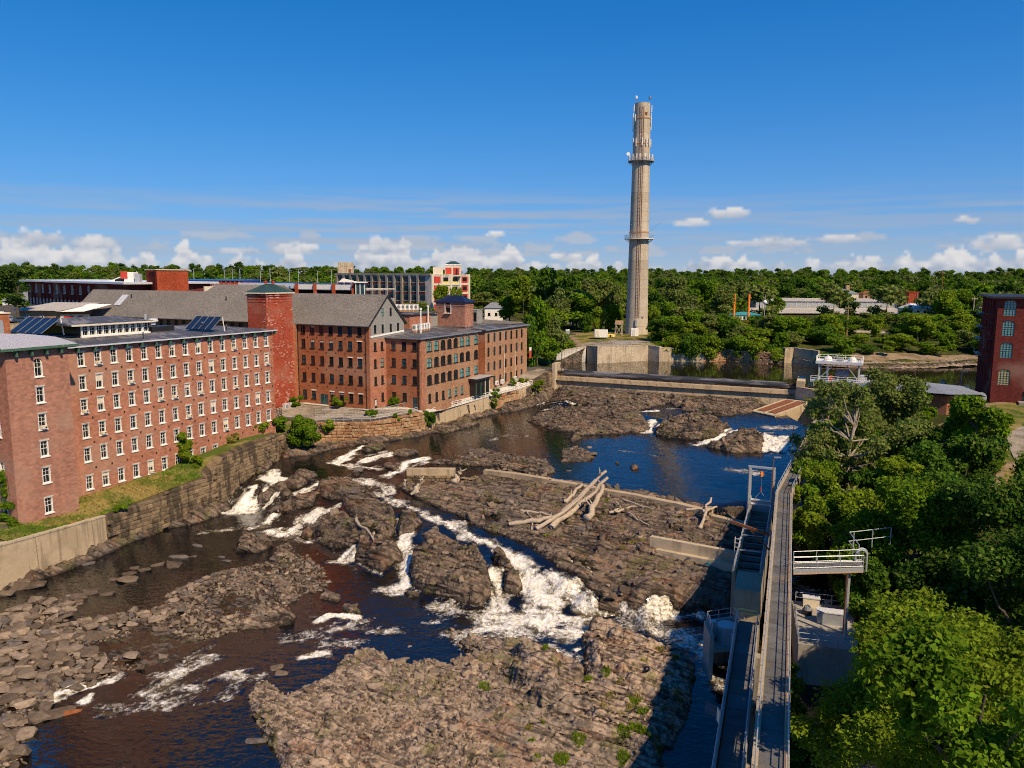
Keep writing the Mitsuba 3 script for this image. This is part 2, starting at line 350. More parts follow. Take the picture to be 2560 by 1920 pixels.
CTL=[[-40.55,57.65,0.0],[-29.55,57.75,0.0],[-18.52,57.85,0.0],[-7.45,57.95,0.0],[3.65,58.05,0.0],[15.9,58.15,0.0],[-61.15,89.51,0.0],[-56.92,96.82,0.0],[-51.99,105.35,0.0],[-48.34,121.1,0.0],[-39.08,77.97,0.0],[-24.53,78.14,0.0],[-9.32,73.42,0.0],[4.65,76.45,0.0],[14.75,79.66,-0.0],[19.49,78.65,0.0],[22.49,84.86,0.0],[-30.18,97.2,0.0],[-50.45,72.96,0.0],[-130.0,40.0,0.0],[-60.0,40.0,0.0],[0.0,40.0,0.0],[60.0,40.0,0.0],[-130.0,70.0,0.0],[-130.0,95.0,0.0],[-75.0,97.0,0.0],[-62.67,91.86,0.0],[-59.01,98.52,0.0],[-59.09,110.95,0.0],[-55.63,110.38,0.0],[-53.48,117.04,0.0],[-49.11,120.72,0.0],[-46.54,125.78,0.0],[-46.73,126.99,0.0],[-42.87,126.25,0.0],[-38.58,120.16,0.0],[-35.53,115.28,0.0],[-31.54,114.33,0.0],[-30.09,111.75,0.0],[-26.52,106.61,0.0],[-23.79,103.54,0.0],[-21.65,102.75,0.0],[-18.71,99.62,0.0],[-16.85,97.64,0.0],[-15.07,93.41,0.0],[-12.85,92.99,0.0],[-11.44,91.68,0.0],[-8.55,89.16,-0.0],[-5.03,87.98,0.0],[-1.97,88.42,0.0],[0.93,86.86,0.0],[3.44,86.5,0.0],[6.82,86.93,0.0],[10.37,88.59,0.0],[10.75,86.59,0.0],[13.28,86.62,0.0],[16.0,86.85,0.0],[18.12,86.49,0.0],[21.27,86.34,0.0],[23.19,85.97,0.0],[-45.66,132.76,2.4],[-44.87,128.21,2.4],[-43.65,139.57,3.8],[-46.21,143.54,3.9],[-43.09,133.47,3.0],[-43.45,128.92,1.2],[-38.54,122.35,0.5],[-34.96,133.94,3.7],[-34.68,131.73,3.0],[-36.52,128.38,2.4],[-28.41,122.62,2.4],[-40.22,131.01,2.4],[-30.91,120.37,1.4],[-33.85,121.08,1.4],[-34.16,117.97,0.5],[-31.66,118.74,0.5],[-28.53,128.73,3.6],[-25.37,128.8,3.6],[-25.3,118.87,2.6],[-21.69,118.93,2.6],[-19.4,105.86,2.0],[-21.97,110.87,2.0],[-16.73,108.38,2.0],[-21.64,104.89,1.7],[-22.64,104.75,0.7],[-14.15,106.07,2.8],[-13.23,108.61,2.8],[-15.66,103.87,2.2],[-13.55,101.32,1.8],[-14.52,101.28,1.0],[-17.25,100.17,1.0],[-13.59,97.17,0.4],[-14.75,96.18,0.4],[-22.45,123.37,3.9],[-25.87,131.43,3.9],[-18.4,121.29,3.8],[-15.58,117.28,3.6],[-10.52,110.74,3.2],[-5.96,104.69,2.9],[-1.87,100.14,2.7],[0.8,97.24,2.6],[3.35,95.01,2.5],[5.47,93.61,2.3],[7.13,91.75,2.3],[1.84,91.69,1.0],[5.28,89.79,0.9],[7.93,90.41,1.2],[-2.69,95.44,2.3],[-5.61,98.47,2.3],[-8.91,103.99,2.3],[-11.89,103.94,2.3],[-1.69,91.51,0.5],[-10.98,95.66,1.4],[-5.2,91.07,1.4],[-39.95,141.03,4.0],[-31.52,139.04,4.0],[-25.9,137.05,4.0],[-35.47,148.09,4.0],[-41.96,138.81,4.0],[-22.83,131.12,4.0],[-43.96,145.57,4.0],[-39.5,151.8,4.0],[-41.21,148.64,4.0],[-29.29,153.91,5.2],[-22.56,147.6,5.2],[-16.51,144.7,5.2],[-25.57,150.7,5.2],[-35.41,148.96,4.1],[-29.67,141.48,4.1],[-21.93,134.75,4.1],[-32.95,144.24,4.1],[-19.2,138.19,4.7],[-26.14,144.22,4.7],[-24.54,157.84,5.2],[-19.52,163.02,5.2],[-16.89,166.63,5.2],[-14.3,165.8,5.2],[-8.46,178.47,5.2],[-7.26,177.48,5.2],[1.22,192.08,5.2],[5.58,200.92,5.2],[9.84,209.17,5.2],[-7.43,156.67,5.2],[1.08,165.33,5.2],[10.02,165.58,5.2],[-13.19,145.34,5.2],[9.85,156.9,5.2],[15.99,133.26,5.2],[32.36,138.91,5.2],[34.91,115.93,5.2],[38.49,124.27,5.2],[48.78,137.12,5.2],[29.11,157.4,5.2],[8.19,129.15,5.2],[16.08,123.81,5.2],[23.36,118.88,5.2],[29.91,113.56,5.2],[2.14,132.95,5.2],[-2.16,134.91,5.2],[-4.82,138.05,5.2],[-16.9,127.51,4.0],[-18.37,131.21,4.0],[-7.16,126.08,4.2],[2.28,119.51,4.2],[8.51,111.38,4.2],[13.12,108.06,4.2],[21.14,106.9,4.2],[26.82,105.09,4.2],[30.01,102.1,4.0],[32.98,109.03,4.0],[-6.57,115.61,3.7],[-2.05,109.34,3.7],[7.81,101.42,3.3],[3.93,101.36,3.3],[6.38,98.35,3.2],[11.92,97.37,3.2],[17.02,94.4,3.0],[25.75,93.07,3.0],[28.66,97.12,3.0],[9.23,88.65,2.3],[15.87,87.47,2.3],[22.0,88.4,2.3],[10.74,86.67,1.2],[15.71,86.33,1.2],[21.58,86.41,1.2],[33.82,176.68,6.8],[35.43,173.14,6.8],[42.09,182.6,6.8],[47.27,166.7,6.8],[48.55,163.54,6.8],[53.36,161.35,6.8],[28.97,186.17,6.8],[52.92,173.12,6.9],[57.19,166.48,6.9],[57.13,155.78,6.9],[62.26,165.01,6.9],[29.53,168.63,5.2],[28.0,167.0,5.2],[38.17,156.94,5.2],[33.86,158.94,5.2],[48.53,148.65,5.2],[45.71,148.58,5.2],[41.15,147.23,5.2],[54.52,148.17,5.2],[38.05,151.57,5.2],[11.3,199.5,6.8],[27.73,185.72,6.8],[36.37,186.0,6.8],[19.8,192.37,6.8],[7.78,195.45,5.3],[12.01,195.58,5.3],[1.98,187.35,5.2],[7.12,171.13,5.2],[14.42,163.51,5.2],[15.82,180.21,6.0],[23.8,177.42,6.0],[60.38,189.55,7.5],[46.95,194.53,7.5],[17.57,201.2,7.5],[10.13,214.76,8.0],[11.91,217.16,8.0],[35.73,218.08,8.0],[58.17,214.31,8.0],[73.69,210.43,8.0],[75.79,208.34,8.0],[2.0,235.0,8.3],[70.0,235.0,8.3],[120.0,190.0,8.3],[-40.0,235.0,6.0],[-60.0,175.0,4.0],[-62.0,140.0,2.0],[70.0,150.0,6.9],[75.0,110.0,5.0],[60.0,80.0,2.0]]
ROCK=[([(-24.86,69.64),(-23.55,70.81),(-21.71,69.9),(-20.9,68.77),(-19.07,70.39),(-17.68,72.82),(-17.3,75.66),(-15.65,77.87),(-13.26,77.06),(-12.01,74.92),(-10.72,73.9),(-9.99,74.17),(-8.4,74.7),(-6.31,74.21),(-4.61,75.53),(-4.3,76.89),(-7.46,81.49),(-7.06,83.38),(-5.44,82.45),(-3.28,80.93),(-3.34,80.99),(-1.56,80.75),(2.29,79.03),(4.49,76.88),(5.26,74.83),(6.71,73.74),(7.48,75.08),(7.38,81.9),(9.12,83.82),(12.69,81.44),(16.37,78.95),(18.31,77.28),(18.74,75.2),(18.1,71.95),(17.06,68.76),(15.28,63.43),(14.3,61.05),(12.79,60.28),(12.38,58.13),(15.56,52.64),(-18.91,52.36),(-18.3,57.85),(-20.65,61.51),(-22.95,64.93),(-24.12,67.42)],1.7,1.5,1),([(-58.93,86.09),(-57.58,89.34),(-54.99,92.41),(-51.4,89.43),(-50.26,83.17),(-45.66,86.26),(-41.75,88.72),(-41.86,92.59),(-39.95,97.31),(-37.29,100.38),(-32.66,104.23),(-26.99,106.61),(-28.26,105.43),(-24.25,99.54),(-22.71,96.1),(-23.41,92.84),(-25.26,92.37),(-28.07,83.22),(-31.96,80.38),(-33.61,76.09),(-36.79,73.19),(-38.79,72.17),(-41.84,68.4),(-41.76,66.25),(-41.76,63.43),(-38.92,58.28),(-40.29,56.5),(-43.73,56.47),(-56.55,74.5)],0.18,2.0,2),([(-39.54,107.0),(-40.56,114.52),(-37.97,111.94),(-34.44,109.48),(-35.37,106.47)],1.5,0.8,0),([(-32.62,101.51),(-33.52,107.09),(-32.15,109.52),(-29.22,104.85),(-29.9,101.55)],0.9,0.8,0),([(-31.58,94.56),(-30.85,96.95),(-28.34,96.02),(-26.54,92.8),(-27.82,91.02)],0.9,0.8,0),([(-30.47,83.19),(-30.33,86.16),(-29.76,88.98),(-27.7,89.74),(-26.09,87.49),(-24.94,84.45),(-26.59,82.82),(-29.88,82.15)],0.6,1.0,2),([(-26.68,85.72),(-26.08,87.7),(-24.53,85.75),(-24.56,83.49),(-25.86,83.47)],0.6,0.6,0),([(-23.51,91.08),(-22.9,93.76),(-20.44,91.56),(-20.77,89.83)],0.5,0.5,0),([(-20.07,88.19),(-19.73,89.85),(-17.28,87.02),(-17.56,85.84),(-18.97,86.21)],0.5,0.5,0),([(-39.56,132.23),(-38.15,136.36),(-36.84,138.27),(-34.15,134.76),(-35.26,133.09),(-36.52,130.23),(-38.8,131.29)],0.8,0.7,0),([(-32.71,127.81),(-32.02,133.26),(-29.54,132.31),(-25.21,127.98),(-23.25,123.9),(-23.96,121.38),(-27.79,124.11),(-30.76,124.67)],0.9,0.7,0),([(-39.4,129.9),(-38.1,130.56),(-36.25,128.3),(-38.78,127.71)],0.5,0.7,0),([(-36.58,125.07),(-34.23,126.15),(-32.43,126.68),(-31.76,122.96),(-34.65,122.34)],0.7,0.7,0),([(-27.48,122.69),(-25.54,124.73),(-22.17,121.72),(-18.27,117.32),(-17.24,113.28),(-16.73,108.37),(-18.59,107.1),(-20.23,110.61),(-24.87,116.77)],1.05,0.7,0),([(-29.79,114.91),(-29.05,117.37),(-25.88,117.29),(-21.18,111.19),(-19.83,108.32),(-21.0,105.75),(-25.89,107.49),(-27.97,110.09)],1.0,0.7,0),([(-17.0,114.63),(-15.25,114.63),(-12.88,111.05),(-14.5,107.22),(-16.16,107.3)],1.0,0.7,0),([(-21.55,103.29),(-21.32,105.32),(-19.61,107.08),(-16.31,104.26),(-13.97,101.61),(-15.39,100.56),(-17.01,98.64),(-20.26,101.69)],1.25,0.7,0),([(-31.59,113.34),(-31.29,116.4),(-29.92,114.53),(-29.78,112.22)],0.8,0.7,0),([(-29.04,137.17),(-27.64,138.02),(-26.32,135.16),(-27.95,134.34)],0.4,0.7,0),([(-13.42,100.36),(-12.8,103.19),(-9.58,104.87),(-6.52,100.9),(-3.68,97.3),(-2.66,94.46),(-2.21,90.96),(-3.34,88.52),(-5.95,89.13),(-10.57,91.89),(-12.45,94.13),(-13.25,97.44)],1.35,0.7,0),([(-2.77,98.03),(-1.86,99.69),(-0.51,98.23),(0.43,95.16),(-0.67,94.77)],0.9,0.7,0),([(-0.83,93.48),(0.97,94.64),(1.67,91.94),(0.43,90.1),(-0.99,91.62)],1.2,0.7,0),([(-13.05,107.07),(-10.68,108.0),(-8.01,105.32),(-6.26,102.99),(-8.33,104.21),(-12.04,105.3)],0.5,0.7,0),([(-13.39,92.98),(-11.53,92.47),(-10.7,91.42),(-12.62,91.23)],0.4,0.7,0),([(-43.57,129.31),(-41.8,131.67),(-38.42,132.11),(-39.76,128.09),(-42.13,127.81)],0.9,0.6,0),([(-40.03,124.13),(-36.73,125.15),(-34.8,122.41),(-38.0,122.1)],0.7,0.6,0),([(-36.33,125.42),(-32.17,125.06),(-32.19,127.13),(-35.98,127.7)],0.6,0.6,0),([(-19.56,127.53),(-16.28,122.69),(-11.49,116.46),(-8.65,113.98),(-5.57,108.93),(-0.76,104.35),(2.36,100.74),(5.55,95.26),(10.76,90.4),(9.91,86.78),(11.08,86.6),(15.05,86.3),(16.02,87.2),(18.23,87.27),(19.67,86.73),(21.29,86.45),(23.72,86.11),(25.59,86.29),(27.0,90.06),(31.1,100.45),(35.18,113.04),(29.5,112.77),(23.3,118.56),(14.88,123.61),(13.01,124.9),(-4.1,135.37),(-5.7,130.96),(-17.87,131.14)],0.55,1.0,0),([(-29.43,150.84),(-28.45,153.26),(-25.69,154.01),(-24.79,152.03),(-25.7,149.75),(-28.4,149.1)],0.6,0.7,0),([(-22.98,145.85),(-21.44,149.52),(-19.25,148.94),(-17.5,147.1),(-20.06,144.53)],0.6,0.7,0),([(-24.03,139.71),(-23.05,141.87),(-20.17,140.47),(-19.05,137.05),(-20.89,136.34)],0.6,0.7,0),([(-28.84,136.77),(-27.67,138.07),(-26.44,135.7),(-27.68,134.85)],0.6,0.7,0),([(-14.98,139.84),(-13.71,142.5),(-11.33,141.68),(-9.09,142.71),(-7.1,149.77),(-3.84,149.12),(0.97,143.63),(4.01,141.04),(7.04,140.46),(8.21,134.29),(6.56,130.23),(2.35,132.5),(-3.53,137.06),(-9.56,138.19)],0.7,1.2,0),([(9.45,150.21),(11.33,152.86),(13.35,152.91),(15.4,150.36),(15.88,144.21),(13.66,140.7),(10.47,140.62),(8.87,140.58)],0.3,1.2,0),([(11.72,158.36),(13.21,166.13),(14.51,161.32),(12.81,156.98)],1.0,0.6,0),([(21.0,136.49),(22.02,138.12),(22.59,135.99),(21.19,134.4)],0.6,0.5,0),([(18.83,139.7),(19.38,140.83),(19.6,139.49),(19.0,138.93)],0.3,0.5,0),([(3.05,181.85),(11.1,195.54),(22.56,190.62),(30.34,184.15),(30.89,175.63),(30.36,169.29),(27.19,167.46),(14.51,164.53),(7.17,172.35)],1.0,1.5,0),([(30.57,167.38),(38.87,178.68),(43.7,175.16),(46.98,166.76),(43.06,159.98),(36.95,159.42),(31.69,163.27)],1.5,1.2,0),([(38.82,153.56),(43.94,157.67),(48.55,163.54),(52.08,162.07),(50.91,154.47),(48.53,148.64),(42.9,148.51)],1.2,1.0,0),([(10.01,211.74),(15.81,220.52),(32.52,219.02),(52.05,216.28),(73.03,208.49),(70.5,201.07),(62.84,192.72),(56.8,182.53),(48.91,179.25),(40.85,186.86),(39.51,194.77),(30.8,187.07),(26.52,187.36),(17.1,195.49),(9.94,209.78)],0.9,2.0,0),([(-15.25,176.96),(-10.6,182.34),(-7.26,177.48),(-10.03,172.44),(-14.3,165.8),(-17.25,166.67),(-17.34,174.99)],0.8,0.8,0),([(-6.28,200.92),(1.33,213.06),(8.2,214.04),(12.08,222.68),(12.19,211.44),(9.85,209.5),(5.6,201.67),(1.24,194.4),(-2.9,191.7)],1.2,1.2,0),([(-15.42,178.99),(-10.78,185.48),(-5.08,196.15),(-2.9,191.7),(-10.49,180.46)],0.7,0.8,0),([(-47.46,155.52),(-43.43,157.94),(-37.87,159.67),(-31.74,159.01),(-27.44,160.12),(-20.76,167.04),(-19.56,163.53),(-24.14,158.21),(-28.33,156.63),(-31.17,156.08),(-35.15,154.13),(-38.58,150.43),(-42.33,148.61),(-43.89,146.76)],0.8,1.0,0),([(-25.59,163.59),(-20.22,168.98),(-17.46,168.69),(-17.25,166.67),(-19.42,162.16),(-24.68,158.76)],0.8,1.0,0),([(-54.2,118.69),(-52.26,124.0),(-51.48,130.0),(-48.67,129.75),(-46.72,126.97),(-48.25,121.48),(-50.51,118.5),(-53.26,117.04)],1.2,1.0,0),([(-64.41,94.56),(-62.79,101.05),(-59.98,106.67),(-59.15,111.48),(-56.35,116.5),(-54.69,119.82),(-53.1,115.66),(-55.63,110.38),(-56.32,106.73),(-57.58,102.2),(-59.01,98.52),(-60.46,95.56),(-62.67,91.86)],0.8,0.8,0),([(-47.37,139.6),(-47.05,148.04),(-44.6,144.51),(-44.27,139.86),(-45.77,137.88)],0.8,0.8,0)]
HOLES=[[(-4.54,120.09),(-0.88,118.42),(-1.3,116.04),(-3.75,116.66)],[(-4.93,113.12),(-2.54,112.53),(-1.64,109.61),(-3.52,109.59)],[(6.7,97.45),(7.94,96.51),(11.87,93.53),(10.58,93.24),(8.02,95.14)],[(2.77,66.58),(-0.29,68.02),(-0.39,67.46),(1.94,64.82),(3.45,64.15),(2.74,65.69)],[(-2.35,72.57),(0.0,71.35),(1.53,68.6),(0.82,68.59),(-1.35,70.93)],[(-7.66,70.05),(-5.86,68.71),(-5.9,67.83),(-7.18,68.92)]]
FOAM=[(-8.38,110.39,-5.13,104.12,1.2,1.0),(-5.13,104.12,-1.9,101.86,1.2,1.0),(-1.9,101.86,0.8,97.24,1.2,1.0),(0.8,97.24,2.97,94.35,1.2,1.0),(-22.99,123.72,-19.77,121.2,1.0,0.8),(-19.77,121.2,-15.59,117.28,1.0,0.8),(-15.59,117.28,-13.02,114.21,1.0,0.8),(-13.02,114.21,-10.52,110.74,1.0,0.8),(-10.52,110.74,-8.38,110.39,1.0,0.8),(-29.04,133.49,-24.73,130.66,1.2,0.7),(-24.73,130.66,-21.26,127.55,1.2,0.7),(-21.26,127.55,-19.78,124.24,1.2,0.7),(1.88,94.46,2.9,91.7,1.8,1.2),(2.9,91.7,4.37,88.79,1.8,1.2),(4.37,88.79,5.15,87.07,1.8,1.2),(4.57,93.78,7.09,90.97,1.5,1.2),(7.09,90.97,8.87,87.47,1.5,1.2),(-2.14,95.2,-1.53,92.31,1.3,1.0),(-1.53,92.31,-0.94,88.27,1.3,1.0),(-1.56,84.9,3.4,85.34,3.2,1.0),(3.4,85.34,8.24,83.9,3.2,1.0),(-3.91,82.3,1.69,82.37,3.0,0.7),(1.69,82.37,7.25,81.73,3.0,0.7),(-8.47,88.34,-5.83,87.17,1.3,0.7),(-5.83,87.17,-2.44,86.81,1.3,0.7),(-14.86,108.39,-15.23,103.66,1.0,1.1),(-15.23,103.66,-13.55,101.33,1.0,1.1),(-13.55,101.33,-13.88,97.93,1.0,1.1),(-13.88,97.93,-13.19,94.17,1.0,1.1),(-15.43,93.4,-13.44,93.35,1.2,0.9),(-21.8,105.69,-23.1,104.05,0.9,1.0),(-24.92,103.24,-22.16,103.36,0.7,0.7),(-17.08,113.71,-16.49,108.16,0.25,0.9),(-35.35,128.61,-33.85,131.45,1.2,1.1),(-30.99,120.74,-32.28,119.4,1.3,1.1),(-32.28,119.4,-34.09,116.09,1.3,1.1),(-34.09,116.09,-34.56,114.62,1.3,1.1),(-27.74,121.73,-29.86,120.82,1.0,0.9),(-30.7,114.98,-29.84,112.04,0.4,1.0),(-34.84,112.63,-32.45,113.33,0.8,0.6),(-32.45,113.33,-29.3,111.15,0.8,0.6),(-43.41,138.79,-41.41,133.79,1.0,1.2),(-44.07,135.81,-40.09,133.6,1.2,1.2),(-44.58,132.56,-44.82,128.03,0.8,1.2),(-44.82,128.03,-45.0,126.21,0.8,1.2),(-45.88,125.94,-42.66,126.35,1.4,1.0),(-42.47,131.4,-43.56,127.76,0.6,1.1),(-39.84,130.06,-41.15,126.21,0.5,1.1),(-38.58,120.16,-37.54,124.6,0.8,0.9),(-36.17,115.95,-31.6,114.58,1.6,1.0),(-46.91,115.08,-43.02,116.52,0.8,0.6),(-43.02,116.52,-39.04,117.99,0.8,0.6),(-32.95,144.24,-31.39,148.6,1.6,1.1),(-31.39,148.6,-30.09,152.78,1.6,1.1),(-29.67,141.48,-27.41,143.72,1.6,1.1),(-27.41,143.72,-23.84,146.94,1.6,1.1),(-21.93,134.75,-19.05,137.05,1.3,1.1),(-19.05,137.05,-18.95,141.24,1.3,1.1),(-18.95,141.24,-16.32,142.97,1.3,1.1),(-33.26,143.19,-31.02,141.56,1.0,0.8),(-31.02,141.56,-23.76,138.11,1.0,0.8),(-29.69,132.36,-26.67,132.91,0.7,0.7),(-28.88,134.47,-27.12,132.03,0.8,0.6),(-21.38,134.6,-18.9,136.99,1.2,0.9),(-18.9,136.99,-15.99,141.12,1.2,0.9),(-23.07,123.48,-20.49,121.97,0.8,0.6),(-20.49,121.97,-18.66,121.37,0.8,0.6),(-25.05,132.3,-23.74,130.6,0.8,0.7),(-23.74,130.6,-21.54,128.47,0.8,0.7),(-34.78,68.93,-33.24,72.23,1.3,0.7),(-33.24,72.23,-31.2,75.58,1.3,0.7),(-33.4,68.49,-30.52,70.11,1.4,0.75),(-30.52,70.11,-28.74,71.79,1.4,0.75),(-28.74,71.79,-27.07,72.3,1.4,0.75),(-26.94,68.56,-26.53,71.82,0.8,0.6),(-26.53,71.82,-24.44,71.84,0.8,0.6),(-35.84,66.31,-31.65,67.2,1.3,0.45),(-31.65,67.2,-29.23,69.89,1.3,0.45),(-33.47,74.24,-32.51,76.93,0.5,0.5),(-32.51,76.93,-31.52,79.21,0.5,0.5),(-42.1,68.85,-41.18,69.77,1.0,1.6),(-41.18,69.77,-39.88,70.48,1.0,1.6),(-39.88,70.48,-38.91,71.2,1.0,1.6),(-39.26,67.77,-39.27,68.88,0.5,1.4),(-21.5,75.88,-20.34,76.43,0.9,1.6),(-20.34,76.43,-19.1,76.72,0.9,1.6),(-21.79,84.49,-21.03,86.17,0.5,1.5),(-21.03,86.17,-19.58,86.19,0.5,1.5),(-19.58,86.19,-17.61,85.88,0.5,1.5),(-20.06,81.96,-18.23,83.24,0.8,0.6),(-18.23,83.24,-16.28,82.63,0.8,0.6),(-23.8,80.39,-19.98,81.65,1.4,0.5),(-19.98,81.65,-17.07,84.55,1.4,0.5),(-19.43,79.26,-16.73,79.29,1.2,0.5),(-9.82,83.99,-8.32,84.66,0.6,0.6),(-14.59,82.65,-11.74,82.37,1.0,0.45),(-3.4,82.57,0.21,83.98,1.6,0.9),(0.21,83.98,5.05,82.95,1.6,0.9),(5.05,82.95,7.44,82.71,1.6,0.9),(1.38,80.02,3.67,78.8,1.4,0.6),(3.67,78.8,5.26,76.66,1.4,0.6),(5.26,76.66,5.92,74.83,1.4,0.6),(11.13,83.29,14.24,83.77,1.6,0.6),(14.24,83.77,15.91,82.88,1.6,0.6),(15.91,82.88,17.94,80.99,1.6,0.6),(18.59,81.25,19.03,78.98,1.4,0.8),(19.03,78.98,20.28,78.42,1.4,0.8),(20.28,78.42,21.42,75.68,1.4,0.8),(19.4,73.37,20.08,70.57,1.0,0.6),(6.84,78.1,7.68,78.6,0.4,0.9),(16.76,87.04,17.02,86.05,0.45,1.1),(15.44,84.69,18.42,86.3,1.3,0.7),(13.22,86.23,15.09,82.58,1.5,0.55),(15.09,82.58,18.17,81.86,1.5,0.55),(6.88,97.44,8.88,94.59,0.5,0.9),(8.88,94.59,11.85,93.4,0.5,0.9),(32.39,176.04,30.18,168.74,0.9,1.2),(34.86,173.53,32.58,171.62,0.9,1.2),(28.1,167.65,30.65,167.87,0.5,0.8),(46.96,165.56,43.06,159.98,1.0,1.2),(43.06,159.98,37.71,156.24,1.0,1.2),(48.55,163.54,45.56,158.18,0.8,1.2),(52.91,159.9,50.06,150.86,1.6,1.3),(54.61,156.95,52.27,149.84,2.0,1.3),(56.66,154.41,54.73,150.43,1.4,1.1),(55.64,166.51,63.39,166.4,2.0,0.7),(38.85,135.84,42.6,133.85,1.6,0.6),(21.65,150.51,28.39,145.71,0.5,0.4),(8.38,195.45,12.04,196.13,0.9,0.9),(10.86,202.84,15.83,198.5,0.8,0.9),(15.58,195.22,22.26,187.94,0.7,0.9),(22.26,187.94,30.6,185.81,0.7,0.9),(30.6,185.81,34.85,187.13,0.7,0.9),(38.37,188.93,41.06,189.26,0.5,0.6),(53.8,197.79,56.83,197.76,0.5,0.7),(-3.65,161.72,-0.7,165.28,0.8,0.35),(-0.7,165.28,3.72,163.65,0.8,0.35),(-4.13,160.03,-2.44,162.61,0.9,0.4)]
STRIKE=[0.869,-0.495]
